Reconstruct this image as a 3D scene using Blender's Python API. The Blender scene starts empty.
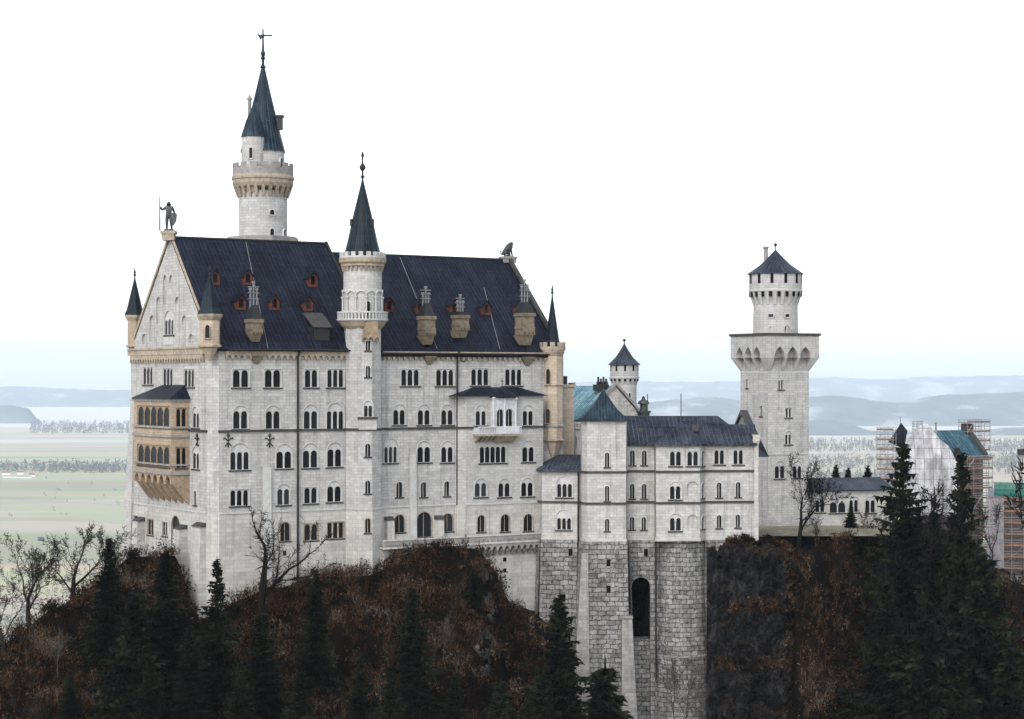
import bpy, math, random
from mathutils import Vector, Matrix, noise
from mathutils.geometry import delaunay_2d_cdt

# ------------------------------------------------------------------ camera, sky, sun, exposure
F, HY, W, H = 2000.0, 378.0, 1024, 719        # focal length in pixels, horizon row, picture size
SUN_EL, SUN_AZ = 42.0, 203.0                   # degrees; azimuth clockwise from +Y (camera looks along +Y)
sc = bpy.context.scene
cam_d = bpy.data.cameras.new('camera')
cam = bpy.data.objects.new('camera', cam_d)
sc.collection.objects.link(cam)
cam.location = (0, 0, 0)
cam.rotation_euler = (math.radians(90), 0, 0)
cam_d.sensor_width = 36.0
cam_d.lens = 36.0 * F / W
cam_d.shift_y = (HY - H / 2) / W
cam_d.clip_start = 1.0
cam_d.clip_end = 200000.0
sc.camera = cam

world = bpy.data.worlds.new('World')
sc.world = world
world.use_nodes = True
wn, wl = world.node_tree.nodes, world.node_tree.links
wn.clear()
sky = wn.new('ShaderNodeTexSky')
sky.sky_type = 'NISHITA'
sky.sun_disc = False
sky.sun_elevation = math.radians(SUN_EL)
sky.sun_rotation = math.radians(SUN_AZ)
sky.altitude = 900
sky.air_density = 1.0
sky.dust_density = 4.0
sky.ozone_density = 1.0
hs = wn.new('ShaderNodeHueSaturation')
hs.inputs['Saturation'].default_value = 0.36   # thin bright overcast
bg = wn.new('ShaderNodeBackground')
bg.inputs['Strength'].default_value = 0.15
wo = wn.new('ShaderNodeOutputWorld')
wl.new(sky.outputs[0], hs.inputs['Color'])
wl.new(hs.outputs[0], bg.inputs['Color'])
wl.new(bg.outputs[0], wo.inputs['Surface'])

sun_d = bpy.data.lights.new('sun', 'SUN')
sun_d.energy = 0.5
sun_d.angle = math.radians(40)
sun_d.color = (1.0, 0.97, 0.93)
sun = bpy.data.objects.new('sun', sun_d)
sc.collection.objects.link(sun)
_az, _el = math.radians(SUN_AZ), math.radians(SUN_EL)
_sd = Vector((math.sin(_az) * math.cos(_el), math.cos(_az) * math.cos(_el), math.sin(_el)))
sun.rotation_euler = (-_sd).to_track_quat('-Z', 'Y').to_euler()

sc.view_settings.view_transform = 'Standard'
sc.view_settings.look = 'None'
sc.view_settings.gamma = 1.0
sc.view_settings.exposure = 1.36
sc.render.engine = 'CYCLES'
sc.cycles.max_bounces = 6
sc.cycles.diffuse_bounces = 3
sc.cycles.glossy_bounces = 2
sc.cycles.volume_bounces = 1
sc.cycles.transmission_bounces = 2
sc.cycles.transparent_max_bounces = 8

R = math.radians
rnd = random.Random(7)

# ------------------------------------------------------------------ materials
def nodes_of(name):
    m = bpy.data.materials.new(name)
    m.use_nodes = True
    nt = m.node_tree
    return m, nt, nt.nodes, nt.links, nt.nodes['Principled BSDF']

class NT:
    """small wrapper to wire shader nodes"""
    def __init__(s, name, rough=0.85, spec=0.25):
        s.m, s.nt, s.n, s.l, s.b = nodes_of(name)
        s.b.inputs['Roughness'].default_value = rough
        s.b.inputs['Specular IOR Level'].default_value = spec
    def node(s, t, **kw):
        n = s.n.new(t)
        for k, v in kw.items(): setattr(n, k, v)
        return n
    def pos(s): return s.node('ShaderNodeNewGeometry').outputs['Position']
    def uv(s): return s.node('ShaderNodeUVMap').outputs['UV']
    def scale(s, vec, x, y, z):
        mp = s.node('ShaderNodeMapping'); mp.inputs['Scale'].default_value = (x, y, z)
        s.l.new(vec, mp.inputs['Vector']); return mp.outputs[0]
    def noise(s, vec, sc_, detail=4, rough=0.6, dist=0):
        n = s.node('ShaderNodeTexNoise')
        n.inputs['Scale'].default_value = sc_; n.inputs['Detail'].default_value = detail
        n.inputs['Roughness'].default_value = rough; n.inputs['Distortion'].default_value = dist
        s.l.new(vec, n.inputs['Vector']); return n.outputs['Fac']
    def ramp(s, fac, stops, interp='LINEAR'):
        r = s.node('ShaderNodeValToRGB'); cr = r.color_ramp; cr.interpolation = interp
        while len(cr.elements) < len(stops): cr.elements.new(0.5)
        for e, (p, c) in zip(cr.elements, stops):
            e.position = p; e.color = (c, c, c, 1) if isinstance(c, (int, float)) else (*c, 1)
        s.l.new(fac, r.inputs[0]); return r.outputs[0]
    def mix(s, a, b, fac, mode='MIX'):
        m = s.node('ShaderNodeMix', data_type='RGBA', blend_type=mode)
        for sock, v in ((m.inputs[6], a), (m.inputs[7], b), (m.inputs[0], fac)):
            if isinstance(v, (int, float)): sock.default_value = v
            elif isinstance(v, tuple): sock.default_value = (*v, 1)
            else: s.l.new(v, sock)
        return m.outputs[2]
    def math(s, op, a, b=0.0):
        m = s.node('ShaderNodeMath', operation=op)
        for sock, v in ((m.inputs[0], a), (m.inputs[1], b)):
            if isinstance(v, (int, float)): sock.default_value = v
            else: s.l.new(v, sock)
        return m.outputs[0]
    def color(s, c):
        if isinstance(c, tuple): s.b.inputs['Base Color'].default_value = (*c, 1)
        else: s.l.new(c, s.b.inputs['Base Color'])
    def bump(s, h, strength=0.4, dist=0.1):
        b = s.node('ShaderNodeBump'); b.inputs['Strength'].default_value = strength
        b.inputs['Distance'].default_value = dist
        s.l.new(h, b.inputs['Height']); s.l.new(b.outputs[0], s.b.inputs['Normal'])
    def brick(s, vec, w, h, mortar, c1, c2, cm, off=0.5):
        b = s.node('ShaderNodeTexBrick'); b.offset = off
        b.inputs['Scale'].default_value = 1.0
        b.inputs['Brick Width'].default_value = w; b.inputs['Row Height'].default_value = h
        b.inputs['Mortar Size'].default_value = mortar; b.inputs['Mortar Smooth'].default_value = 0.3
        for k, c in (('Color1', c1), ('Color2', c2), ('Mortar', cm)): b.inputs[k].default_value = (*c, 1)
        s.l.new(vec, b.inputs['Vector']); return b

def ashlar(name, c1, c2, cm, w=0.95, h=0.42, stain=0.7, mortar=0.02, tint=(0.9, 0.86, 0.78)):
    t = NT(name, 0.9, 0.15)
    uv, p = t.uv(), t.pos()
    b = t.brick(uv, w, h, mortar, c1, c2, cm)
    b2 = t.brick(uv, w * 3, h * 2, 0.0, (0.88, 0.88, 0.88), (1.06, 1.06, 1.06), (1, 1, 1))
    col = t.mix(b.outputs['Color'], b2.outputs['Color'], 0.7, 'MULTIPLY')
    big = t.ramp(t.noise(p, 0.09, 6, 0.65), [(0.3, (0.72, 0.71, 0.70)), (0.5, (1, 1, 1)), (0.72, tint)])
    col = t.mix(col, big, 0.55, 'MULTIPLY')
    streak = t.ramp(t.noise(t.scale(uv, 1.1, 0.06, 1), 1.0, 6, 0.75), [(0.34, 0.5), (0.5, 1.0)])
    col = t.mix(col, streak, stain, 'MULTIPLY')
    fine = t.ramp(t.noise(p, 2.2, 5, 0.7), [(0.25, 0.72), (0.6, 1.05)])
    col = t.mix(col, fine, 0.45, 'MULTIPLY')
    t.color(col)
    t.bump(t.math('ADD', b.outputs['Fac'], t.noise(p, 5, 3)), 0.35, 0.03)
    return t.m

def flatstone(name, c, var=0.25, sc_=1.2):
    t = NT(name, 0.85, 0.2); p = t.pos()
    f = t.ramp(t.noise(p, sc_, 6, 0.7), [(0.25, 1 - var * 1.6), (0.55, 1.0), (0.8, 1 + var * 0.4)])
    f2 = t.ramp(t.noise(p, sc_ * 0.15, 4, 0.6), [(0.3, 1 - var), (0.6, 1.0)])
    t.color(t.mix(t.mix(c, f, 1.0, 'MULTIPLY'), f2, 0.8, 'MULTIPLY'))
    t.bump(t.noise(p, 8, 3), 0.2, 0.03)
    return t.m

def seamroof(name, c, c2, seam=0.62, rough=0.5):
    t = NT(name, rough, 0.10); uv, p = t.uv(), t.pos()
    b = t.brick(uv, 2.7, seam, 0.06, (1.0, 1.0, 1.0), (0.5, 0.52, 0.56), (1.9, 1.9, 1.95), 0.37)
    # seams run up the slope: swap the axes of the sheet pattern
    mp = t.node('ShaderNodeMapping'); mp.inputs['Rotation'].default_value = (0, 0, R(90))
    t.l.new(uv, mp.inputs[0]); t.l.new(mp.outputs[0], b.inputs['Vector'])
    base = t.mix(c, c2, t.ramp(t.noise(p, 0.25, 5, 0.7), [(0.4, 0.0), (0.62, 1.0)]))
    col = t.mix(base, b.outputs['Color'], 0.85, 'MULTIPLY')
    st = t.ramp(t.noise(t.scale(uv, 2.4, 0.10, 1), 1.0, 5, 0.75), [(0.32, 0.5), (0.5, 0.95), (0.62, 1.5), (0.75, 3.0)])
    t.color(t.mix(col, st, 0.75, 'MULTIPLY'))
    t.bump(t.math('SUBTRACT', 1.0, b.outputs['Fac']), 0.5, 0.05)
    return t.m

def plain(name, c, rough=0.6, spec=0.3, metal=0.0, var=0.0):
    t = NT(name, rough, spec); t.b.inputs['Metallic'].default_value = metal
    if var:
        t.color(t.mix(c, t.ramp(t.noise(t.pos(), 1.5, 5, 0.7), [(0.3, 1 - var), (0.65, 1 + var * 0.5)]), 1.0, 'MULTIPLY'))
    else: t.color(c)
    return t.m

M = {}
M['lime'] = ashlar('limestone_ashlar', (0.41, 0.403, 0.392), (0.325, 0.321, 0.313), (0.235, 0.231, 0.227))
M['lime_pale'] = ashlar('pale_limestone_ashlar', (0.41, 0.405, 0.395), (0.34, 0.336, 0.327), (0.25, 0.246, 0.24), stain=0.25)
M['lime_warm'] = ashlar('weathered_limestone_plinth', (0.43, 0.42, 0.395), (0.35, 0.342, 0.324), (0.26, 0.253, 0.242), w=1.2, h=0.55, stain=0.55)
M['frame'] = flatstone('dressed_pale_stone', (0.41, 0.406, 0.398), 0.18)
M['trim'] = flatstone('grey_trim_stone', (0.25, 0.24, 0.225), 0.3)
M['darktrim'] = flatstone('dark_weathered_ledge', (0.05, 0.048, 0.047), 0.35)
M['tan'] = ashlar('ochre_sandstone', (0.36, 0.29, 0.22), (0.295, 0.238, 0.182), (0.205, 0.166, 0.13), w=0.8, h=0.4, stain=0.45, tint=(0.95, 0.85, 0.75))
M['buff'] = ashlar('buff_sandstone_ashlar', (0.43, 0.36, 0.28), (0.36, 0.30, 0.235), (0.27, 0.22, 0.175), w=0.8, h=0.4, stain=0.5, tint=(0.95, 0.85, 0.75))
M['tanplain'] = flatstone('carved_sandstone', (0.30, 0.225, 0.155), 0.35, 2.0)
M['paletan'] = flatstone('buff_sandstone', (0.33, 0.275, 0.215), 0.35, 2.0)
M['roof'] = seamroof('blue_black_metal_roofing', (0.0045, 0.0056, 0.0112), (0.0105, 0.013, 0.0225))
M['roof_grey'] = seamroof('slate_blue_metal_roofing', (0.013, 0.016, 0.024), (0.036, 0.043, 0.055))
M['chimstone'] = flatstone('sooty_sandstone', (0.165, 0.135, 0.10), 0.4, 1.5)
M['spire'] = seamroof('dark_teal_spire_roofing', (0.0055, 0.0095, 0.014), (0.011, 0.019, 0.025), 0.4)
M['spireblue'] = seamroof('weathered_blue_roofing', (0.008, 0.0145, 0.022), (0.021, 0.036, 0.048), 0.45)
M['copper'] = seamroof('verdigris_copper_roofing', (0.05, 0.12, 0.15), (0.16, 0.27, 0.30), 0.6)
M['tealroof'] = seamroof('teal_gatehouse_roofing', (0.025, 0.06, 0.08), (0.05, 0.10, 0.12), 0.9)
def glassmat():
    t = NT('dark_window_glass', 0.3, 0.12); oi = t.node('ShaderNodeObjectInfo')
    t.color(t.ramp(oi.outputs['Random'], [(0.0, (0.003, 0.0035, 0.0045)), (0.55, (0.006, 0.007, 0.009)), (0.85, (0.010, 0.012, 0.015)), (1.0, (0.026, 0.029, 0.034))]))
    return t.m
M['glass'] = glassmat()
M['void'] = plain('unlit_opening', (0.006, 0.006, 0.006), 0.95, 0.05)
M['iron'] = plain('black_iron', (0.012, 0.012, 0.013), 0.5, 0.3)
M['bronze'] = plain('dark_bronze_patina', (0.030, 0.038, 0.036), 0.45, 0.4, 0.3, 0.5)
M['zinc'] = plain('pale_zinc_pipes', (0.16, 0.165, 0.175), 0.5, 0.3, 0.3, 0.3)
M['redwood'] = plain('red_brown_dormer_paint', (0.075, 0.026, 0.016), 0.7, 0.2, 0, 0.4)
M['white'] = flatstone('white_marble_carving', (0.47, 0.47, 0.50), 0.2, 3)

def rubble(name, k=1.0):
    t = NT(name, 0.95, 0.1); uv, p = t.uv(), t.pos()
    wob = t.node('ShaderNodeTexNoise'); wob.inputs['Scale'].default_value = 0.9; wob.inputs['Detail'].default_value = 3
    t.l.new(uv, wob.inputs['Vector'])
    av = t.node('ShaderNodeVectorMath', operation='MULTIPLY_ADD')
    wob.inputs['Roughness'].default_value = 0.75; wob.inputs['Detail'].default_value = 5; av.inputs[1].default_value = (0.9, 0.75, 0); t.l.new(wob.outputs['Color'], av.inputs[0]); t.l.new(uv, av.inputs[2])
    b = t.brick(av.outputs[0], 1.25, 0.68, 0.05, (0.36 * k, 0.352 * k, 0.342 * k), (0.20 * k, 0.195 * k, 0.188 * k), (0.085, 0.08, 0.076), 0.43)
    b.inputs['Mortar Smooth'].default_value = 0.6
    f = t.ramp(t.noise(p, 1.3, 6, 0.7), [(0.34, 0.22), (0.5, 0.9), (0.8, 1.2)])
    col = t.mix(b.outputs['Color'], f, 0.85, 'MULTIPLY')
    st = t.ramp(t.noise(t.scale(uv, 0.45, 0.05, 1), 1.0, 5, 0.7), [(0.35, 0.45), (0.55, 1.0)])
    col = t.mix(col, st, 0.8, 'MULTIPLY')
    t.color(col)
    t.bump(t.math('ADD', t.math('MULTIPLY', t.math('SUBTRACT', 1.0, b.outputs['Fac']), 1.2), t.noise(p, 2.5, 5, 0.7)), 0.9, 0.25)
    return t.m
M['rubble'] = rubble('rough_hewn_masonry', 0.86)
M['shade_stone'] = ashlar('stained_shade_ashlar', (0.27, 0.262, 0.25), (0.20, 0.195, 0.187), (0.13, 0.126, 0.12), w=1.2, h=0.55, stain=0.8)  # streaked ashlar, base colour darkened to stand for the shaded buttress side

def rockmat(name, a, b_, c):
    t = NT(name, 0.95, 0.15); p = t.pos()
    n1 = t.noise(t.scale(p, 1, 1, 0.35), 0.45, 8, 0.72, 0.6)
    col = t.ramp(n1, [(0.34, a), (0.5, b_), (0.66, c)])
    moss = t.ramp(t.noise(p, 0.3, 6, 0.7), [(0.55, 0.0), (0.68, 1.0)])
    col = t.mix(col, (0.016, 0.010, 0.005), t.math('MULTIPLY', moss, 0.6))
    t.color(col); t.bump(t.noise(t.scale(p, 1, 1, 0.4), 1.6, 8, 0.75), 1.0, 0.5)
    return t.m
def cliffmat():
    t = NT('dark_cliff_rock', 0.9, 0.12); p = t.pos()
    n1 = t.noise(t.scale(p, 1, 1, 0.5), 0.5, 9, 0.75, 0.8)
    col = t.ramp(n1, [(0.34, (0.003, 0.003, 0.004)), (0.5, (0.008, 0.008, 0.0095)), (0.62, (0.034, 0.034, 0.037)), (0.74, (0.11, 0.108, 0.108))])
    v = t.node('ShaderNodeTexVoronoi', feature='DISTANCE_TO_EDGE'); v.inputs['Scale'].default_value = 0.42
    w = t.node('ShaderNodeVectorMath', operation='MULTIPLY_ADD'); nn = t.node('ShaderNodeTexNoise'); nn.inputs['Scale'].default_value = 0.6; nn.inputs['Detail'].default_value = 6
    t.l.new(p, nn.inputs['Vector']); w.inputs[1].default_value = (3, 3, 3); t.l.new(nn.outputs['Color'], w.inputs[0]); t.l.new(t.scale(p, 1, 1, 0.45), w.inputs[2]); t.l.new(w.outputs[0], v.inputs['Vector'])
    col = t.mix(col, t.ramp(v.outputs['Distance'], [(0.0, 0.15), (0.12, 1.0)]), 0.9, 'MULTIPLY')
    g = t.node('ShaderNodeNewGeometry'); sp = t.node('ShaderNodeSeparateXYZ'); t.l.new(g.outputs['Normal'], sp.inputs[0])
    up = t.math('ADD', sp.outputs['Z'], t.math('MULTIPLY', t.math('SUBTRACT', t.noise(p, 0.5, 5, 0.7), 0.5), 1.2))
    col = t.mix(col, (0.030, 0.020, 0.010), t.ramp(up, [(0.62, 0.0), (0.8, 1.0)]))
    t.color(col); t.bump(t.math('ADD', t.noise(t.scale(p, 1, 1, 0.5), 1.8, 9, 0.8), t.math('MULTIPLY', v.outputs['Distance'], 1.5)), 1.0, 0.7)
    return t.m
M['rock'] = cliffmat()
_unused = lambda: rockmat('dark_cliff_rock', (0.003, 0.003, 0.004), (0.010, 0.010, 0.012), (0.045, 0.045, 0.050))
M['palerock'] = rockmat('pale_grey_rock', (0.006, 0.006, 0.006), (0.030, 0.030, 0.029), (0.16, 0.155, 0.15))

def soil():
    t = NT('leaf_littered_slope', 1.0, 0.05); p = t.pos()
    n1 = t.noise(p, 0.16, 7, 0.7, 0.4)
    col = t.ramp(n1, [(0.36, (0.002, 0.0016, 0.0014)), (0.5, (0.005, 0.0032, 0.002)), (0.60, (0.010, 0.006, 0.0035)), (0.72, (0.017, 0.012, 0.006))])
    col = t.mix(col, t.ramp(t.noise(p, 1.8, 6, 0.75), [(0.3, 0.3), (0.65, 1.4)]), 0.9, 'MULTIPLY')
    t.color(col); t.bump(t.noise(p, 1.5, 6, 0.7), 1.0, 0.4)
    return t.m
M['soil'] = soil()

def grassmat():
    t = NT('winter_lawn', 1.0, 0.05); p = t.pos()
    t.color(t.ramp(t.noise(p, 0.4, 6, 0.7), [(0.3, (0.09, 0.08, 0.05)), (0.5, (0.16, 0.145, 0.105)), (0.7, (0.22, 0.21, 0.17))]))
    return t.m
M['grass'] = grassmat()

def islandmat(name, stops, rough=0.9, trans=0.0):
    t = NT(name, rough, 0.1)
    g = t.node('ShaderNodeNewGeometry')
    f = t.math('ADD', t.math('MULTIPLY', g.outputs['Random Per Island'], 0.5), t.math('MULTIPLY', t.ramp(t.noise(g.outputs['Position'], 0.2, 5, 0.65), [(0.36, 0.0), (0.64, 1.0)]), 0.55))
    t.color(t.ramp(f, stops)); return t.m
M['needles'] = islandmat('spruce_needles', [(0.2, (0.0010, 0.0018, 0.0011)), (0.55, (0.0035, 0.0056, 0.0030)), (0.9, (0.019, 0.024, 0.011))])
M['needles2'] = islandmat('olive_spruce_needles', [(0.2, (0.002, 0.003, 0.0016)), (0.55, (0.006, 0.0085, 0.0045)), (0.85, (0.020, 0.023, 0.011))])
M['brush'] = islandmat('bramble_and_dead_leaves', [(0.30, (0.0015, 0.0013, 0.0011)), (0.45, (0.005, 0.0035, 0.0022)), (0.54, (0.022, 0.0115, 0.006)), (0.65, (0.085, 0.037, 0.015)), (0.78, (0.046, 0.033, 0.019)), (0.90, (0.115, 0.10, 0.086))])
M['bark'] = plain('grey_brown_bark', (0.022, 0.018, 0.016), 0.95, 0.1, 0, 0.4)
M['barkdark'] = plain('dark_wet_bark', (0.009, 0.0075, 0.007), 0.95, 0.1, 0, 0.4)
M['barkpale'] = plain('pale_bark', (0.06, 0.055, 0.05), 0.95, 0.1, 0, 0.4)

# ------------------------------------------------------------------ geometry helpers
def ray(px, py): return Vector(((px - 512) / F, 1.0, (HY - py) / F))
def at(px, py, Y): return ray(px, py) * Y
def zat(py, Y): return (HY - py) / F * Y
def xat(px, Y): return (px - 512) / F * Y

class Fr:
    """vertical working plane; s runs left to right seen from outside, o is outwards"""
    def __init__(s, p0, p1, out=0.0):
        p0, p1 = Vector(p0), Vector(p1)
        s.len = (p1 - p0).length
        s.u = (p1 - p0) / s.len
        s.n = Vector((s.u.y, -s.u.x))
        s.O = p0 + s.n * out
    def st(s, px, py):
        m = (px - 512) / F
        t = (m * s.O.y - s.O.x) / (s.u.x - m * s.u.y)
        return t, (HY - py) / F * (s.O.y + t * s.u.y)
    def P(s, a, z, o=0.0):
        q = s.O + s.u * a + s.n * o
        return Vector((q.x, q.y, z))
    def xy(s, a, o=0.0):
        q = s.O + s.u * a + s.n * o
        return Vector((q.x, q.y))
    def shift(s, o):
        f = Fr(s.O, s.O + s.u * s.len); f.O = s.O + s.n * o; return f
    def mat(s, a, z, o=0.0):
        p = s.P(a, z, o)
        m = Matrix.Identity(4)
        m.col[0][:3] = (s.u.x, s.u.y, 0); m.col[1][:3] = (-s.n.x, -s.n.y, 0); m.col[2][:3] = (0, 0, 1); m.col[3][:3] = p
        return m

class MB:
    def __init__(s): s.v, s.f, s.uv, s.sm = [], [], [], []
    def face(s, pts, uv=None, smooth=False):
        pts = [Vector(p) for p in pts]
        b = len(s.v); s.v += pts; s.f.append(tuple(range(b, b + len(pts)))); s.sm.append(smooth)
        if uv is None:
            n = Vector((0, 0, 0))
            for i in range(len(pts)):
                a, c = pts[i], pts[(i + 1) % len(pts)]
                n += Vector(((a.y - c.y) * (a.z + c.z), (a.z - c.z) * (a.x + c.x), (a.x - c.x) * (a.y + c.y)))
            n = n.normalized() if n.length > 1e-12 else Vector((0, 0, 1))
            t = Vector((-n.y, n.x, 0))
            t = t.normalized() if t.length > 1e-3 else Vector((1, 0, 0))
            bt = n.cross(t)
            uv = [(p.dot(t), p.dot(bt)) for p in pts]
        s.uv += uv
    def hexa(s, q):
        """q: 8 points, bottom ring 0-3 then top ring 4-7"""
        for f in ((3, 2, 1, 0), (4, 5, 6, 7), (0, 1, 5, 4), (1, 2, 6, 5), (2, 3, 7, 6), (3, 0, 4, 7)):
            s.face([q[i] for i in f])
    def box(s, fr, a0, a1, z0, z1, o0, o1):
        """box in a working plane, o0 inner, o1 outer"""
        s.hexa([fr.P(a0, z0, o1), fr.P(a1, z0, o1), fr.P(a1, z0, o0), fr.P(a0, z0, o0),
                fr.P(a0, z1, o1), fr.P(a1, z1, o1), fr.P(a1, z1, o0), fr.P(a0, z1, o0)])
    def taper(s, fr, a0, a1, z0, o0, o1, b0, b1, z1, p0, p1):
        s.hexa([fr.P(a0, z0, o1), fr.P(a1, z0, o1), fr.P(a1, z0, o0), fr.P(a0, z0, o0),
                fr.P(b0, z1, p1), fr.P(b1, z1, p1), fr.P(b1, z1, p0), fr.P(b0, z1, p0)])
    def beam(s, a, b, side, up):
        a, b, side, up = Vector(a), Vector(b), Vector(side), Vector(up)
        s.hexa([a - side, a + side, b + side, b - side, a - side + up, a + side + up, b + side + up, b - side + up])
    def prism(s, poly, z0, z1):
        n = len(poly)
        for i in range(n):
            a, b = poly[i], poly[(i + 1) % n]
            s.face([(a[0], a[1], z0), (b[0], b[1], z0), (b[0], b[1], z1), (a[0], a[1], z1)])
        s.face([(p[0], p[1], z1) for p in poly]); s.face([(p[0], p[1], z0) for p in reversed(poly)])
    def lathe(s, c, prof, n=24, rot=0.0, seam=0, smooth=True, a0=0.0, a1=360.0, cap=True):
        """prof: (radius, z) from bottom to top"""
        full = abs(a1 - a0) >= 359.9
        ang = [R(a0 + rot) + R(a1 - a0) * i / n for i in range(n + 1)]
        rmax = max(p[0] for p in prof)
        for i in range(n):
            c0, s0, c1, s1 = math.cos(ang[i]), math.sin(ang[i]), math.cos(ang[i + 1]), math.sin(ang[i + 1])
            d = 0.0
            for k in range(len(prof) - 1):
                (r0, z0), (r1, z1) = prof[k], prof[k + 1]
                l = math.hypot(r1 - r0, z1 - z0)
                if seam:
                    ua, ub = i * seam / n * 1.0, (i + 1) * seam / n * 1.0
                    sc_ = 0.62
                    u = [ua * sc_, ub * sc_, ub * sc_, ua * sc_]
                else:
                    ua, ub = (ang[i]) * rmax, (ang[i + 1]) * rmax
                    u = [ua, ub, ub, ua]
                vv = (z0, z0, z1, z1) if abs(z1 - z0) > abs(r1 - r0) else (d, d, d + l, d + l)
                p = [(c[0] + r0 * c0, c[1] + r0 * s0, z0), (c[0] + r0 * c1, c[1] + r0 * s1, z0),
                     (c[0] + r1 * c1, c[1] + r1 * s1, z1), (c[0] + r1 * c0, c[1] + r1 * s0, z1)]
                q = list(zip(u, vv))
                if r1 < 1e-4: p, q = p[:3], q[:3]
                elif r0 < 1e-4: p, q = [p[0], p[2], p[3]], [q[0], q[2], q[3]]
                s.face(p, q, smooth)
                d += l
        if cap and full:
            for (r_, z_), fl in ((prof[0], True), (prof[-1], False)):
                if r_ > 1e-3:
                    pts = [(c[0] + r_ * math.cos(a), c[1] + r_ * math.sin(a), z_) for a in ang[:-1]]
                    s.face(list(reversed(pts)) if fl else pts)
    def tube(s, pts, rad, n=5):
        pts = [Vector(p) for p in pts]
        rings = []
        for i, p in enumerate(pts):
            d = (pts[min(i + 1, len(pts) - 1)] - pts[max(i - 1, 0)]).normalized()
            a = d.cross(Vector((0, 0, 1)) if abs(d.z) < 0.9 else Vector((1, 0, 0))).normalized()
            b = d.cross(a)
            r_ = rad[i] if isinstance(rad, (list, tuple)) else rad
            rings.append([p + (a * math.cos(k * 2 * math.pi / n) + b * math.sin(k * 2 * math.pi / n)) * r_ for k in range(n)])
        for i in range(len(pts) - 1):
            for k in range(n):
                s.face([rings[i][k], rings[i + 1][k], rings[i + 1][(k + 1) % n], rings[i][(k + 1) % n]],
                       [(0, 0), (0, 1), (1, 1), (1, 0)], True)
        s.face(list(rings[0])); s.face(list(reversed(rings[-1])))
    def ring_boxes(s, c, r0, r1, z0, z1, n, frac=0.5, rot=0.0, slope=0.0, a0=0, a1=360):
        """n upright blocks round a circle: merlons, brackets, balusters"""
        for i in range(n):
            a = R(a0 + rot) + R(a1 - a0) * (i + 0.5) / n
            h = R(a1 - a0) / n * frac / 2
            def q(r_, an, z): return (c[0] + r_ * math.cos(an), c[1] + r_ * math.sin(an), z)
            ri = r0 + 0.02
            ro = r0 + (r1 - r0) * (1 - slope)
            s.hexa([q(ro, a - h, z0), q(ro, a + h, z0), q(ri, a + h, z0), q(ri, a - h, z0),
                    q(r1, a - h, z1), q(r1, a + h, z1), q(ri, a + h, z1), q(ri, a - h, z1)])
    def wall(s, fr, outer, holes=(), out=0.0, depth=0.5):
        """flat wall in plane fr with real openings and their reveals"""
        holes = [h for h in holes]
        if not holes:
            s.face([fr.P(a, z, out) for a, z in outer], [(a, z) for a, z in outer]); return
        co, ed = [], []
        for lp in [outer] + list(holes):
            b = len(co); co += [Vector(p) for p in lp]
            ed += [(b + i, b + (i + 1) % len(lp)) for i in range(len(lp))]
        vs, es, fs, *_ = delaunay_2d_cdt(co, ed, [], 0, 1e-5)
        def inside(p, lp):
            r_ = False; j = len(lp) - 1
            for i in range(len(lp)):
                xi, yi = lp[i]; xj, yj = lp[j]
                if (yi > p[1]) != (yj > p[1]) and p[0] < (xj - xi) * (p[1] - yi) / (yj - yi) + xi: r_ = not r_
                j = i
            return r_
        for f in fs:
            m = sum((vs[i] for i in f), Vector((0, 0))) / len(f)
            if not inside(m, outer) or any(inside(m, h) for h in holes): continue
            pts = [vs[i] for i in f]
            s.face([fr.P(p.x, p.y, out) for p in pts], [(p.x, p.y) for p in pts])
        for h in holes:
            for i in range(len(h)):
                a, b = h[i], h[(i + 1) % len(h)]
                s.face([fr.P(*a, out), fr.P(*b, out), fr.P(*b, out - depth), fr.P(*a, out - depth)])
    def scallop(s, fr, a0, a1, ztop, zbot, period, o0, o1):
        """corbel-table frieze: a strip whose lower edge is a row of little arches"""
        n = max(1, round((a1 - a0) / period)); w = (a1 - a0) / n
        K = 6; leg = w * 0.12; rr = (w - 2 * leg) / 2; rise = min(rr * 1.6, (ztop - zbot) * 0.86)
        for i in range(n):
            b = a0 + i * w
            pts = [(b, zbot), (b + leg, zbot)] + [(b + leg + rr - rr * math.cos(math.pi * k / K), zbot + rise * math.sin(math.pi * k / K)) for k in range(1, K)] + [(b + w - leg, zbot), (b + w, zbot)]
            for p, q in zip(pts, pts[1:]):
                s.face([fr.P(*p, o1), fr.P(*q, o1), fr.P(q[0], ztop, o1), fr.P(p[0], ztop, o1)])
                s.face([fr.P(*q, o1), fr.P(*p, o1), fr.P(*p, o0), fr.P(*q, o0)])
        s.face([fr.P(a0, ztop, o1), fr.P(a1, ztop, o1), fr.P(a1, ztop, o0), fr.P(a0, ztop, o0)])
        s.face([fr.P(a0, zbot, o0), fr.P(a0, zbot, o1), fr.P(a0, ztop, o1), fr.P(a0, ztop, o0)])
        s.face([fr.P(a1, zbot, o1), fr.P(a1, zbot, o0), fr.P(a1, ztop, o0), fr.P(a1, ztop, o1)])
    def mesh(s, name, origin=Vector((0, 0, 0))):
        me = bpy.data.meshes.new(name)
        me.from_pydata([tuple(p - origin) for p in s.v], [], s.f)
        ul = me.uv_layers.new(name='UVMap')
        ul.data.foreach_set('uv', [c for q in s.uv for c in q])
        me.polygons.foreach_set('use_smooth', s.sm)
        me.update()
        return me

def weld(me, d=0.001):
    import bmesh
    bm = bmesh.new(); bm.from_mesh(me)
    bmesh.ops.remove_doubles(bm, verts=bm.verts, dist=d)
    bm.to_mesh(me); bm.free()
    return me

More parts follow.
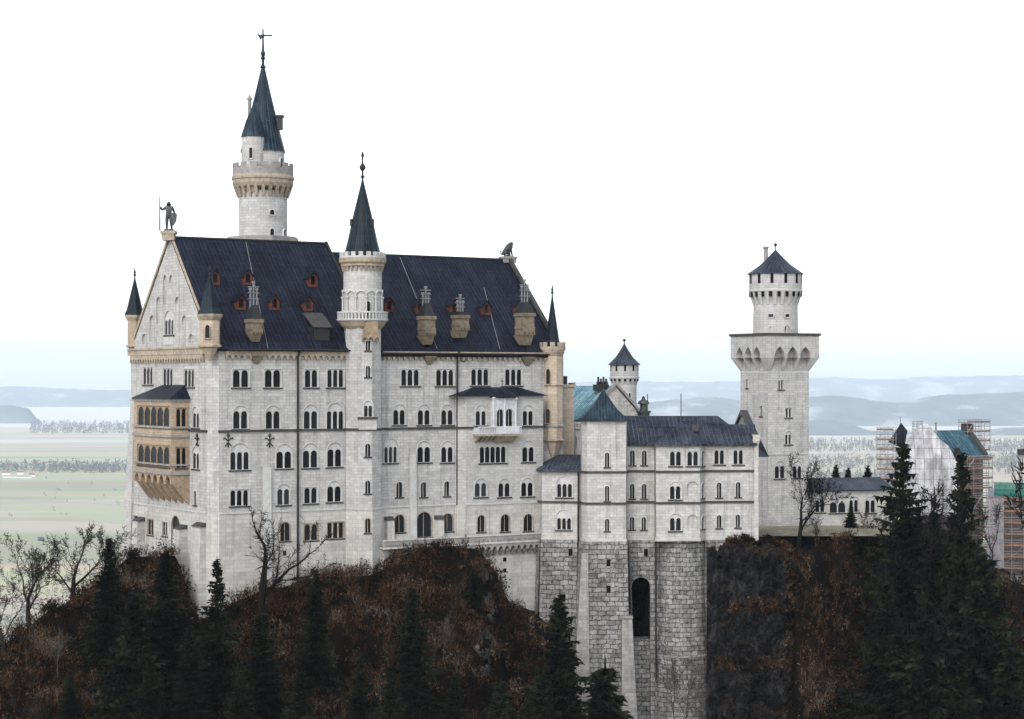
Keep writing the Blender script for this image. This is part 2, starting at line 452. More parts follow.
ORI = {}
def link(o): sc.collection.objects.link(o); return o
def tag(o, label=None, cat=None, group=None, kind=None):
    if label: o['label'] = label
    if cat: o['category'] = cat
    if group: o['group'] = group
    if kind: o['kind'] = kind
    return o
def thing(name, loc, label, cat, group=None):
    o = link(bpy.data.objects.new(name, None))
    o.empty_display_size = 0.5
    o.location = loc; ORI[o.name] = Vector(loc)
    return tag(o, label, cat, group)
def obj(name, mb, mat, parent=None, smoothweld=False, origin=None):
    o0 = ORI[parent.name] if parent is not None else (Vector(origin) if origin is not None else Vector((0, 0, 0)))
    me = mb.mesh(name, o0)
    if smoothweld: weld(me)
    me.materials.append(M[mat] if isinstance(mat, str) else mat)
    o = link(bpy.data.objects.new(name, me))
    if parent is not None:
        o.parent = parent; ORI[o.name] = o0
    else:
        o.location = o0; ORI[o.name] = o0
    return o
def copy_tree(o, parent=None):
    c = o.copy(); link(c)
    if parent is not None: c.parent = parent
    for ch in o.children: copy_tree(ch, c)
    return c

# ------------------------------------------------------------------ windows
def arch_outline(w, h, K=8, rise=None):
    """closed loop, bottom centre at (0,0), round head reaching height h"""
    r_ = w / 2; rise = min(r_ if rise is None else rise, h * 0.75)
    return [(-r_, 0), (r_, 0)] + [(r_ * math.cos(math.pi * k / K), h - rise + rise * math.sin(math.pi * k / K)) for k in range(0, K + 1)]
def rect_outline(w, h): return [(-w / 2, 0), (w / 2, 0), (w / 2, h), (-w / 2, h)]

WCACHE = {}
LOCAL = Fr((0, 0), (1, 0))      # plane XZ facing -Y
def window_meshes(n, w, h, Ht, style):
    key = (n, w, h, Ht, style)
    if key in WCACHE: return WCACHE[key]
    fm = {'tan': 'tanplain', 'lime': 'frame', 'warm': 'paletan'}[style.split('_')[0]]
    if Ht: out = arch_outline(w, Ht)
    elif n == 1: out = arch_outline(w, h) if 'flat' not in style else rect_outline(w, h)
    else: out = rect_outline(w, h)
    pane = MB(); fr = MB(); sill = MB()
    pane.face([(a, 0.10 if 'thin' in style else 0.20, z) for a, z in out])
    c, edge = (0.22 if n > 1 else 0.0), 0.10
    if 'thin' in style: c, edge = 0.15, 0.06
    if n == 1 and not Ht:
        lights = []
        # timber cross in the opening
        fr.box(LOCAL, -0.035, 0.035, 0, h - 0.05, -0.19, -0.14)
    else:
        lw = (w - 2 * edge - (n - 1) * c) / n
        hh = h - (0.0 if Ht else 0.12)
        lights = []
        for i in range(n):
            cx = -w / 2 + edge + lw / 2 + i * (lw + c)
            if Ht:
                hmax = Ht - w / 2 + math.sqrt(max(0.0, (w / 2) ** 2 - min(abs(cx) + lw / 2, w / 2) ** 2)) - 0.06
                hi = min(hh, max(hmax, hh * 0.8))
            else: hi = hh
            base = arch_outline(lw, hi - 0.06, 6) if 'flat' not in style else rect_outline(lw, hi - 0.06)
            lights.append([(cx + a, z + 0.05) for a, z in base])
        fr.wall(LOCAL, out, lights, out=-0.05, depth=0.12)
        for i in range(n - 1):            # little columns with capitals
            cx = -w / 2 + edge + lw + c / 2 + i * (lw + c)
            r_ = min(0.10, c * 0.42)
            zc = hh - lw / 2 - 0.12
            fr.lathe((cx, 0.02), [(r_ * 1.6, 0.06), (r_, 0.18), (r_ * 0.92, zc - 0.16), (r_ * 1.7, zc), (r_ * 1.7, zc + 0.08)], 6, smooth=False)
    # raised surround
    b = 0.13
    if Ht or n == 1 and 'flat' not in style:
        hh_ = Ht or h
        o2 = arch_outline(w + 2 * b, hh_ + b)
        rng = range(1, len(out))
    else:
        o2 = rect_outline(w + 2 * b, h + b); rng = range(1, 4)
    for i in rng:
        j = (i + 1) % len(out)
        if j == 1: continue
        a, d, a2, d2 = out[i], out[j], o2[i], o2[j]
        fr.face([(a[0], -0.11, a[1]), (a2[0], -0.11, a2[1]), (d2[0], -0.11, d2[1]), (d[0], -0.11, d[1])])
        fr.face([(a2[0], -0.11, a2[1]), (a2[0], 0.0, a2[1]), (d2[0], 0.0, d2[1]), (d2[0], -0.11, d2[1])])
        fr.face([(a[0], -0.11, a[1]), (d[0], -0.11, d[1]), (d[0], 0.0, d[1]), (a[0], 0.0, a[1])])
    sill.box(LOCAL, -w / 2 - 0.22, w / 2 + 0.22, -0.20, -0.003, -0.1, 0.16)
    me = []
    for nm, mb, mt in (('window', pane, 'glass'), ('frame', fr, fm), ('sill', sill, 'darktrim')):
        m_ = mb.mesh(nm); m_.materials.append(M[mt]); me.append(m_)
    WCACHE[key] = (me, out)
    return WCACHE[key]

def q5(x): return max(0.2, round(x / 0.05) * 0.05)
def windows(bld, fr, specs, style='lime', name='window'):
    """specs: (x0,x1,y_top,y_bottom,n[,y_blind_arch[,style]]) in pixels of the survey; returns hole loops"""
    holes = []
    for sp in specs:
        x0, x1, yt, yb, n = sp[:5]
        ya = sp[5] if len(sp) > 5 else None
        stl = sp[6] if len(sp) > 6 else style
        s0, zb = fr.st(x0, yb); s1, _ = fr.st(x1, yb); sm, zb = fr.st((x0 + x1) / 2, yb)
        zt = fr.st((x0 + x1) / 2, yt)[1]
        w, h = q5(s1 - s0), q5(zt - zb)
        Ht = q5(fr.st((x0 + x1) / 2, ya)[1] - zb) if ya else None
        me, out = window_meshes(n, w, h, Ht, stl)
        wo_ = link(bpy.data.objects.new(name, me[0])); wo_.parent = bld
        mm = fr.mat(sm, zb); mm.translation = mm.translation - ORI[bld.name]
        wo_.matrix_local = mm
        for nm, m_ in zip(('frame', 'sill'), me[1:]):
            c = link(bpy.data.objects.new(nm, m_)); c.parent = wo_
        holes.append([(sm + a, zb + z) for a, z in out])
    return holes
def niches(mb, fr, specs, depth=0.3):
    """blind arched recesses; fills their backs with wall and returns the hole loops"""
    holes = []
    for x0, x1, yt, yb in specs:
        s0, zb = fr.st(x0, yb); s1, _ = fr.st(x1, yb); zt = fr.st((x0 + x1) / 2, yt)[1]
        lp = [((s0 + s1) / 2 + a, zb + z) for a, z in arch_outline(s1 - s0, zt - zb)]
        mb.face([fr.P(a, z, -depth) for a, z in lp], [(a, z) for a, z in lp])
        holes.append(lp)
    return holes

# ------------------------------------------------------------------ main castle block
TH = 32.5
U2 = Vector((math.cos(R(TH)), math.sin(R(TH)))); V2 = Vector((-U2.y, U2.x))
C2 = Vector((xat(213, 270), 270.0))
PL, PW = 57.0, 29.4
S = Fr(C2, C2 + U2 * PL)
WF = Fr(C2 + V2 * PW, C2)
ZE = 3.9                                   # eaves
ZR1, ZR2 = 19.9, 18.5                      # the two ridges
MID = 14.7
palace = thing('palace', (C2.x + U2.x * PL / 2 + V2.x * MID, C2.y + U2.y * PL / 2 + V2.y * MID, -30),
               'long pale castle wing under the dark blue metal roof with a gable end', 'castle wing')

sA = S.st(219, 450)[0]; sB = WF.st(207, 450)[0]
mb = MB()
south = [  # row by row, left to right
 (232.5,249,369,387.5,2),(264.5,281,369,387.5,2),(304.5,318,369,387.5,2),(327,344,369,387.5,3),
 (233,248,411,429,2,405.5),(265.5,280.5,411,429,2,405.5),(303.5,318,411,429,2,404.5),(326.5,344,411,429,3,403),
 (230,249.5,452,470,3,443),(276,292,451.5,468.5,2,444),(302.5,318,450.5,468,2,443),(327,342,449,467,2,442.5),
 (230,249,489.5,506,3),(277,290,489,505,2,484),(304,317.5,487,503.5,2),(327,341.5,486,502,2,481),
 (280,290,522,541,1,None,'warm'),(304,318,523.5,540.5,2,None,'warm'),(327,344,522,538.5,3,None,'warm_flat'),
 (401,419.5,369,386,3),(436,454,369,386,3),(471,489,368.5,385.5,3),(505,522,368.5,385.5,3),
 (393,405.5,410,425,2,404.5),(417.5,430.5,410,425,2,404.5),(441,453.5,410,425,2,404.5),
 (384,397.5,447,463,3,438.5),(417,431,447,462.5,2,441),(441,453.5,447,462.5,2,441),
 (396,402.5,482,497,1),(420.5,426.5,482,497,1),(444,449.5,481,496,1),
 (394.5,404.5,514.5,532.5,1,None,'warm'),(416.5,431.5,512,537,1,None,'warm'),(442,453,513.5,531.5,1,None,'warm'),
]
HS = windows(palace, S, south)
mb.wall(S, [(sA, -34), (PL, -34), (PL, ZE), (sA, ZE)], HS)
west = [(143,153,367,384.5,3,None,'lime_thin'),(163,173,368,385.5,3,None,'lime_thin'),(184,194.5,369,387,3,None,'lime_thin'),
 (192.5,199.5,412,428,2,406.5,'lime_thin'),(192.5,199.5,452,469,2,446.5,'lime_thin'),(194,196.6,491,505,1,None,'lime_flat_thin'),
 (134.5,138.5,516,532,1,None,'warm_flat_thin'),(148,154,519,535,2,None,'warm_flat_thin'),(162.5,168,521.5,536,2,None,'lime_flat_thin'),(172,180.5,516,548,1,None,'warm_thin')]
gab_e = lambda s_: ZE + (ZR1 + 0.1 - ZE) * (1 - abs(s_ - MID) / MID)
HW = windows(palace, WF, west)
HG = windows(palace, WF, [(164.5,174,319,335,3,310.5,'lime_thin')])
NI = niches(mb, WF, [(163,166.6,275,304.5),(169,172.6,275,283),(156,160.6,297,324),(174.6,179.4,297,305),
                     (149.3,154,315.5,342),(181.5,186.5,315.5,325),(142,146,333.5,344.5),(188.8,193.2,334,343.5)], 0.28)
mb.wall(WF, [(0, -34), (sB, -34), (sB, gab_e(sB) - 0.35), (MID, ZR1 - 0.2), (0, ZE)], HW + HG + NI)
a, b = WF.P(sB, -34), S.P(sA, -34)
mb.face([a, b, (b.x, b.y, ZE), (a.x, a.y, ZE)])
# rear and far end
E0, E1 = S.P(PL, 0), S.P(PL, 0, -PW); Bk = WF.P(0, 0)
mb.face([(E0.x, E0.y, -34), (E1.x, E1.y, -34), (E1.x, E1.y, ZE), (E0.x, E0.y, ZE)])
em = S.P(PL, 0, -MID)
mb.face([(E0.x, E0.y, ZE), (E1.x, E1.y, ZE), (em.x, em.y, ZR2 - 0.2)])
mb.face([(E1.x, E1.y, -34), (Bk.x, Bk.y, -34), (Bk.x, Bk.y, ZE), (E1.x, E1.y, ZE)])
obj('wall', mb, 'lime', palace)

# paler plinth storey, a few centimetres proud
mb = MB()
zL = -18.45
HSp = [h for h, sp in zip(HS, south) if sp[3] > 512]
HWp = [h for h, sp in zip(HW, west) if sp[3] > 510]
mb.wall(S, [(sA, -34), (PL, -34), (PL, zL), (sA, zL)], HSp, out=0.09, depth=0.09)
mb.wall(WF, [(0, -34), (sB, -34), (sB, zL), (0, zL)], HWp, out=0.09, depth=0.09)
mb.face([S.P(sA, zL, 0.09), S.P(PL, zL, 0.09), S.P(PL, zL, 0), S.P(sA, zL, 0)])
mb.face([WF.P(0, zL, 0.09), WF.P(sB, zL, 0.09), WF.P(sB, zL, 0), WF.P(0, zL, 0)])
a, b = WF.P(sB, -34, .09), S.P(sA, -34, .09)
mb.face([a, b, (b.x, b.y, zL), (a.x, a.y, zL)])
obj('plinth', mb, 'lime_warm', palace)
mb = MB()
for f_, x0, x1 in ((S, sA, PL), (WF, 0, sB)): mb.box(f_, x0, x1, zL, zL + 0.22, -0.1, 0.2)
obj('plinth_ledge', mb, 'frame', palace)

# dark string course at the third-floor sills
zS = S.st(300, 429)[1]
mb = MB()
st0, st1 = S.st(346, 429)[0], S.st(382, 429)[0]; sb0 = S.st(457, 429)[0]
mb.box(S, sA - 0.1, st0, zS - 0.32, zS, -0.1, 0.2); mb.box(S, st1, PL - 2.5, zS - 0.325, zS - 0.005, -0.1, 0.2)
mb.box(WF, WF.st(188, 430)[0], sB + 0.1, zS - 0.33, zS - 0.01, -0.1, 0.2)
obj('string_course', mb, 'darktrim', palace)

# eaves frieze of little arches
mb = MB()
mb.scallop(S, sA + 0.9, st0, ZE - 0.5, ZE - 1.35, 0.9, -0.02, 0.42)
mb.scallop(S, st1, PL - 2.6, ZE - 0.5, ZE - 1.35, 0.9, -0.02, 0.42)
mb.box(S, sA + 0.9, st0, ZE - 0.5, ZE - 0.1, -0.05, 0.46); mb.box(S, st1, PL - 2.6, ZE - 0.5, ZE - 0.1, -0.05, 0.46)
obj('eaves_frieze', mb, 'paletan', palace)
mb = MB()
mb.scallop(WF, 0.6, sB - 0.6, ZE - 0.7, ZE - 1.75, 0.95, -0.02, 0.42)
mb.box(WF, -0.2, sB - 0.3, ZE - 0.65, ZE + 0.15, -0.3, 0.45)
mb.box(WF, -0.2, sB - 0.3, ZE + 0.152, ZE + 0.4, -0.25, 0.6)
obj('gable_cornice', mb, 'paletan', palace)
mb = MB()
mb.box(WF, WF.st(164.5, 340)[0], WF.st(174, 340)[0], zat(344.5, 282), zat(336.2, 282), -0.05, 0.06)
obj('gable_panel', mb, 'frame', palace)

# roofs: slabs with a real thickness
def slab(mb, q, th):
    """q: 4 points, outward order; closed slab"""
    n = (q[1] - q[0]).cross(q[3] - q[0]).normalized() * th
    p = [x - n for x in q]
    mb.face(q); mb.face(list(reversed(p)))
    for i in range(4):
        j = (i + 1) % 4
        mb.face([q[j], q[i], p[i], p[j]])
sSt = S.st(333, 300)[0] - 1.0
def ridge_roof(mb, a0, a1, zr, ze, over=0.75):
    k = (zr - ze) / MID
    slab(mb, [S.P(a0, ze - k * over, over), S.P(a1, ze - k * over, over), S.P(a1, zr, -MID), S.P(a0, zr, -MID)], 0.3)
    slab(mb, [S.P(a1, ze - k * over, -PW - over), S.P(a0, ze - k * over, -PW - over), S.P(a0, zr, -MID), S.P(a1, zr, -MID)], 0.3)
sR1 = 24.6
mb = MB(); ridge_roof(mb, 0.35, sR1, ZR1, ZE + 0.75); obj('roof', mb, 'roof', palace)
mb = MB(); ridge_roof(mb, sR1 - 0.6, PL - 0.6, ZR2, ZE + 0.1); obj('roof', mb, 'roof', palace)
mb = MB()                               # dark verge where the higher roof ends
k1 = (ZR1 - ZE - 0.75) / MID
mb.beam(S.P(sR1 + 0.05, ZE - 0.1, 0.8), S.P(sR1 + 0.05, ZR1 - 0.2, -MID), S.u.to_3d() * 0.18, Vector((0, 0, 0.5)))
mb.beam(S.P(0.3, ZR1 - 0.05, -MID), S.P(sR1, ZR1 - 0.05, -MID), V2.to_3d() * 0.16, Vector((0, 0, 0.22)))
mb.beam(S.P(sR1, ZR2 - 0.05, -MID), S.P(PL, ZR2 - 0.05, -MID), V2.to_3d() * 0.16, Vector((0, 0, 0.22)))
obj('ridge_cap', mb, 'iron', palace)
mb = MB()                               # gutter
mb.tube([S.P(sA + 0.9, ZE - 0.06, 0.85), S.P(sR1, ZE - 0.06, 0.85)], 0.14, 6)
mb.tube([S.P(sR1, ZE - 0.4, 0.85), S.P(PL - 2.2, ZE - 0.4, 0.85)], 0.14, 6)
obj('gutter', mb, 'iron', palace)
for x in (297, 456.3):
    a = S.st(x, 450)[0]; mb = MB()
    mb.tube([S.P(a, ZE - 0.1, 0.85), S.P(a, ZE - 1.0, 0.3), S.P(a, -30, 0.28)], 0.17, 6)
    obj('downpipe', mb, 'iron', palace)
# lightning conductors on the slope
def on_roof(px, py, zr=ZR1, ze=ZE + 0.75):
    """point of the south slope seen at a survey pixel"""
    p0 = S.P(0, ze); p1 = S.P(10, ze); p2 = S.P(0, zr, -MID)
    n = (p1 - p0).cross(p2 - p0); r_ = ray(px, py)
    return r_ * (p0.dot(n) / r_.dot(n)), n.normalized()
mb = MB()
for l, z_ in (([(246, 243), (268, 349)], (ZR1, ZE + 0.75)), ([(400, 258), (437, 349)], (ZR2, ZE + 0.1)), ([(484, 288), (500, 350)], (ZR2, ZE + 0.1))):
    mb = MB(); mb.tube([on_roof(*p, *z_)[0] + Vector((0, 0, 0.10)) for p in l], 0.05, 4)
    obj('lightning_conductor', mb, 'zinc', palace)
# gable coping, both sides
mb = MB()
w3 = WF.n.to_3d()
for s_e in (-0.5, PW + 0.3):
    ze_ = gab_e(0) - 0.2
    hi_ = 0.7 if s_e < 0 else 0.16; wd_ = 0.45 if s_e < 0 else 0.17
    mb.beam(WF.P(s_e, ze_, 0.1 - wd_), WF.P(MID, ZR1 + 0.3, 0.1 - wd_), w3 * wd_, Vector((0, 0, hi_)))
obj('gable_coping', mb, 'paletan', palace)
mb = MB()
for o_e in (0.55, -PW - 0.55):
    mb.beam(S.P(PL - 0.5, ZE - 0.3, o_e), S.P(PL - 0.5, ZR2 + 0.2, -MID), S.u.to_3d() * 0.3, Vector((0, 0, 0.6)))
obj('gable_coping', mb, 'darktrim', palace)

# dormers with round-headed red frames
dz = []
def dormer_proto():
    body, win_, rf = MB(), MB(), MB()
    w, h, d = 0.72, 1.35, 2.4
    out = [(-w, 0), (w, 0), (w, h), (0, h + 0.8), (-w, h)]
    hole = [(a, z + 0.35) for a, z in arch_outline(0.72, 1.25)]
    body.wall(LOCAL, out, [hole], depth=0.3)
    for s_ in (-w, w):
        body.face([(s_, 0, 0), (s_, d, 0), (s_, d, h), (s_, 0, h)])
    win_.face([(a, 0.28, z) for a, z in hole])
    win_.box(LOCAL, -0.03, 0.03, 0.36, 1.68, -0.27, -0.2)
    for s_ in (-1, 1):
        q = [Vector((s_ * (w + 0.22), -0.22, h - 0.2)), Vector((0, -0.22, h + 0.9)), Vector((0, d + 0.6, h + 0.9)), Vector((s_ * (w + 0.22), d + 0.6, h - 0.2))]
        if s_ > 0: q = [q[1], q[0], q[3], q[2]]
        slab(rf, q, 0.1)
    ms = []
    for n_, m_, mt in (('dormer', body, 'redwood'), ('window', win_, 'glass'), ('roof', rf, 'roof')):
        me = m_.mesh(n_); me.materials.append(M[mt]); ms.append(me)
    return ms
DM = dormer_proto()
for x, yb, z_ in ((214.5,284,1),(247.5,284,1),(312.5,286,1),(240.5,309,1),(274,309,1),(307.5,310,1),
                  (388.5,311,2),(419.5,313,2),(453.5,313,2),(485.5,314,2),(518.5,313,2)):
    p, n = on_roof(x, yb, *((ZR1, ZE + 0.75) if z_ == 1 else (ZR2, ZE + 0.1)))
    o = link(bpy.data.objects.new('dormer', DM[0])); o.parent = palace
    m = S.mat(0, 0); m.translation = p + S.n.to_3d() * 0.25 + Vector((0, 0, -0.15)) - ORI['palace']
    o.matrix_local = m
    for n_, me in zip(('window', 'roof'), DM[1:]):
        c = link(bpy.data.objects.new(n_, me)); c.parent = o
# roof hatch
p, n = on_roof(321, 338)
fh = Fr(p.xy - S.u * 1.5, p.xy + S.u * 1.5)
mb = MB(); mb.box(fh, 0.3, 2.7, p.z - 0.6, p.z + 1.5, -3, 0.3)
ht = obj('roof_hatch', mb, 'iron', palace)
mb = MB(); slab(mb, [fh.P(0, p.z + 1.5, 0.7), fh.P(3, p.z + 1.5, 0.7), fh.P(3, p.z + 3.6, -2.6), fh.P(0, p.z + 3.6, -2.6)], 0.12); obj('lid', mb, 'darktrim', ht)

# wall chimneys: corbel below the eaves, sandstone body, dark hood, metal pipes
def chimney(x0, x1, yb, yt, yh, yp, px0, px1, yc, hood=True):
    xm = (x0 + x1) / 2
    a0, a1 = S.st(x0, 340)[0], S.st(x1, 340)[0]; am = (a0 + a1) / 2
    Yd = S.P(am, 0).y
    zb, zt, zh, zp, zc = (zat(y, Yd) for y in (yb, yt, yh, yp, yc))
    mb = MB(); w = (a1 - a0) / 2 * 0.70
    mb.taper(S, am - w * 0.6, am + w * 0.6, zb - 0.1, -2.2, -0.15, am - w * 0.82, am + w * 0.82, zb + (zt - zb) * 0.3, -2.2, 0.25)
    mb.box(S, am - w * 0.86, am + w * 0.86, zb + (zt - zb) * 0.3, zt - 0.5, -1.7, 0.35)
    mb.box(S, am - w, am + w, zt - 0.5, zt, -1.8, 0.5)
    mb.box(S, am - w * 0.95, am + w * 0.95, zb + (zt - zb) * 0.5, zb + (zt - zb) * 0.56, -1.7, 0.45)
    ch = obj('chimney', mb, 'chimstone', palace)
    mb = MB()
    mb.scallop(S, am - w * 0.86, am + w * 0.86, zb + (zt - zb) * 0.5, zb + (zt - zb) * 0.3, w * 0.57, 0.45, 0.56)
    mb.taper(S, am - 0.3, am + 0.3, zc, -0.1, 0.1, am - w * 0.9, am + w * 0.9, zc + 1.1, -0.1, 0.62)
    mb.box(S, am - w * 0.95, am + w * 0.95, zc + 1.1, ZE - 0.46, -0.1, 0.66)
    obj('corbel', mb, 'chimstone', ch)
    mb = MB()
    if hood: mb.taper(S, am - w * 0.9, am + w * 0.9, zt, -1.7, 0.4, am - w * 0.42, am + w * 0.42, zh, -1.4, -0.3)
    else: mb.box(S, am - w * 0.9, am + w * 0.9, zt + 0.002, zt + 0.5, -2.2, 0.5)
    obj('hood', mb, 'iron', ch)
    p0, p1 = S.st(px0, 300)[0], S.st(px1, 300)[0]
    mb = MB(); zt2 = zh if hood else zt + 0.5
    for q in range(3):
        a = p0 + (p1 - p0) * (0.15 + 0.35 * q); top = zp - (0.9 if q != 1 else 0)
        c_ = S.P(a, 0, -0.95)
        mb.lathe((c_.x, c_.y), [(0.13, zt2 - 0.6), (0.13, top - 0.3), (0.24, top - 0.28), (0.24, top)], 8)
    for zz in (0.25, 0.5, 0.75):
        z_ = zt2 + (zp - zt2) * zz
        mb.box(S, p0 - 0.1, p1 + 0.1, z_, z_ + 0.12, -1.15, -0.75)
    obj('flue_pipes', mb, 'zinc', ch)
chimney(247, 265, 341, 319, 305, 281, 252, 261, 364)
chimney(420, 437.5, 344, 316, 303, 286, 425, 433, 365)
chimney(454.5, 471, 337, 315, 313, 294, 460, 467, 362, False)
chimney(517, 537, 344.5, 313, 302, 279, 524, 532, 366)

# corner turrets
def turret(c, r, z0, z1, z2, zapex, zfin, mat='tan', n=8, crenel=False, cone='spire', rc=None, rot=22.5, slits=(), down=2.0):
    """corbelled corner turret as a part of the palace: wall, string rings, roof, finial"""
    mb = MB()
    mb.lathe(c, [(0.25, z0 - down), (r * 0.7, z0 - down * 0.35), (r, z0), (r, z2 - 0.35)], n, rot, smooth=False)
    t = obj('corner_turret', mb, mat, palace)
    mb = MB()
    mb.lathe(c, [(r + 0.02, z0 - 0.25), (r + 0.25, z0 - 0.1), (r + 0.25, z0 + 0.1), (r + 0.02, z0 + 0.2)], n, rot, smooth=False, cap=False); obj('moulding', mb, 'paletan', t); mb = MB()
    if z1: mb.lathe(c, [(r + 0.02, z1 - 0.2), (r + 0.22, z1 - 0.05), (r + 0.22, z1 + 0.1), (r + 0.02, z1 + 0.2)], n, rot, smooth=False, cap=False); obj('moulding', mb, 'paletan', t); mb = MB()
    mb.lathe(c, [(r + 0.02, z2 - 0.9), (r + 0.35, z2 - 0.35), (r + 0.4, z2)], n, rot, smooth=False, cap=True)
    obj('moulding', mb, 'paletan', t)
    if crenel:
        mb = MB(); mb.lathe(c, [(r + 0.38, z2 + 0.003), (r + 0.38, z2 + 0.5)], 16, 0, smooth=False)
        mb.ring_boxes(c, r + 0.05, r + 0.36, z2 + 0.5, z2 + 1.15, 10, 0.55)
        obj('battlement', mb, 'paletan', t)
    rc = rc or r + 0.5
    mb = MB(); zc = z2 + (0.5 if crenel else 0.003)
    mb.lathe(c, [(rc, zc), (rc, zc + 0.12), (rc * 0.80, zc + (zapex - zc) * 0.14), (0.12, zapex)], n, rot, seam=24, smooth=False)
    obj('roof', mb, cone, t)
    mb = MB()
    mb.lathe(c, [(0.14, zapex - 0.3), (0.10, zapex + (zfin - zapex) * 0.25), (0.28, zapex + (zfin - zapex) * 0.35), (0.10, zapex + (zfin - zapex) * 0.5), (0.22, zapex + (zfin - zapex) * 0.62), (0.12, zapex + (zfin - zapex) * 0.72), (0.07, zfin)], 8)
    obj('finial', mb, 'iron', t)
    for (f_, x0, x1, yt, yb) in slits:
        a0, zb_ = f_.st(x0, yb); a1, zt_ = f_.st(x1, yt)
        mb = MB(); w_ = a1 - a0
        out = [(a0 + w_ / 2 + a, zb_ + z) for a, z in arch_outline(w_, zt_ - zb_)]
        mb.face([f_.P(a, z, 0.03) for a, z in out])
        wn_ = obj('window', mb, 'glass', t)
        mb = MB()
        for aa in (a0 - 0.12, a1 + 0.02): mb.box(f_, aa, aa + 0.1, zb_, zt_ - 0.3, -0.1, 0.12)
        mb.box(f_, a0 - 0.15, a1 + 0.15, zb_ - 0.15, zb_, -0.1, 0.14)
        obj('frame', mb, 'tanplain', wn_)
    return t
cx = S.xy(-0.15, 0.0) + Vector((-0.3, 0))
ftur = Fr(cx + Vector((-1.0, -1.50)), cx + Vector((1.0, -1.50)))
turret(cx, 1.42, zat(346, 270), None, zat(314, 270), zat(274, 270), zat(266, 270), rot=22.5, slits=[(ftur, 205.5, 209.5, 325, 338)], rc=1.68, mat='buff')
cn = WF.xy(0.3, -0.1) + Vector((0.35, 0))
turret(cn, 1.05, zat(346, cn.y), None, zat(315, cn.y), zat(279, cn.y), zat(268, cn.y), rc=1.5, slits=())
ce = S.xy(S.st(553, 400)[0], -0.2)
fte = Fr(ce + Vector((-1.2, -1.60)), ce + Vector((1.2, -1.60)))
turret(ce, 1.62, zat(440, ce.y), zat(385, ce.y), zat(350, ce.y), zat(297, ce.y), zat(285, ce.y), crenel=True, rc=1.35, mat='buff',
       slits=[(fte, 546.3, 549.7, 369, 384), (fte, 546, 549.5, 409, 423)], down=3.2)
mb = MB(); mb.lathe(ce, [(1.64, zat(427, ce.y)), (1.84, zat(426.5, ce.y)), (1.84, zat(425, ce.y)), (1.64, zat(424, ce.y))], 8, 22.5, smooth=False, cap=False)
obj('moulding', mb, 'trim', [o for o in palace.children if o.name.startswith('corner_turret')][-1])
# sandstone stair annexe beyond the far turret
fa = Fr((xat(557, 304), 304.0), (xat(574, 304), 304.6))
mb = MB(); L_ = fa.len
mb.box(fa, 0, L_, -34, zat(387, 304), -4, 0); mb.box(fa, -0.2, L_ + 0.25, zat(387, 304), zat(384.5, 304), -4.2, 0.25)
ann = obj('annexe', mb, 'buff', palace)
mb = MB(); c_ = fa.xy(fa.st(565.5, 380)[0], -0.7)
mb.box(Fr(c_ - Vector((0.3, 0)), c_ + Vector((0.3, 0))), -0.15, 0.75, zat(384.4, 304), zat(376, 304), -0.7, 0)
obj('chimney', mb, 'iron', ann)

# iron anchors shaped like lilies
def anchor(fr, px, yt, yb):
    a, zb = fr.st(px, yb); zt = fr.st(px, yt)[1]; mb = MB(); h = zt - zb
    mb.box(fr, a - 0.07, a + 0.07, zb, zt, 0.02, 0.1)
    for s_ in (-1, 1):
        pts = [fr.P(a + s_ * h * q, zb + h * r_, 0.08) for q, r_ in ((0.05, 0.5), (0.2, 0.68), (0.34, 0.72), (0.38, 0.6))]
        mb.tube(pts, 0.08, 5)
        mb.tube([fr.P(a + s_ * h * q, zb + h * r_, 0.08) for q, r_ in ((0.04, 0.35), (0.18, 0.18), (0.26, 0.1))], 0.07, 5)
    mb.lathe(fr.xy(a, 0.1), [(0.05, zt - 0.45), (0.24, zt - 0.2), (0.02, zt + 0.15)], 6)
    obj('wall_anchor', mb, 'iron', palace)
anchor(S, 228, 434, 447.5); anchor(S, 269.5, 434, 447.5); anchor(WF, 197.6, 434, 447)

# chimney breasts and buttresses
mb = MB()
a0, a1 = S.st(262.5, 490)[0], S.st(270.5, 490)[0]
mb.taper(S, a0, a1, -32, -0.1, 0.55, a0 + 0.05, a1 - 0.05, zat(467, 274), -0.1, 0.35); obj('chimney_breast', mb, 'frame', palace)
mb = MB()
a0, a1 = S.st(409, 490)[0], S.st(415.5, 490)[0]
mb.taper(S, a0, a1, -28, -0.1, 0.55, a0 + 0.05, a1 - 0.05, zat(455, 284), -0.1, 0.35); obj('chimney_breast', mb, 'frame', palace)
def buttress(fr, x0, x1, yt, zb, o_top, o_bot, capmat='darktrim', spread=0.0):
    a0 = fr.st(x0, yt)[0]; a1, zt = fr.st(x1, yt)
    mb = MB(); mb.taper(fr, a0 - spread, a1 + spread, zb, -0.1, o_bot, a0, a1, zt, -0.1, o_top)
    b_ = obj('buttress', mb, 'lime_warm', palace)
    mb = MB(); mb.taper(fr, a0 - 0.12, a1 + 0.12, zt + 0.003, -0.1, o_top + 0.15, a0 - 0.12, a1 + 0.12, zt + 0.55, -0.1, 0.12)
    obj('cap', mb, capmat, b_)
buttress(S, 384.5, 391.5, 520, -27, 0.9, 1.0); buttress(S, 434.5, 441, 519, -27, 0.9, 1.0)
buttress(WF, 140.5, 145.5, 521, -34, 1.2, 1.9); buttress(WF, 182, 188, 529, -36, 1.3, 2.2)
buttress(WF, 198, 206.5, 527, -40, 0.9, 1.6, spread=0.3)
mb = MB()                                   # battered foot of the far corner
mb.taper(WF, -3.6, 1.2, -36, -3, 0.9, 0.0, 1.2, -3.5, -1, 0.02); obj('battered_corner', mb, 'lime_pale', palace)
mb = MB()
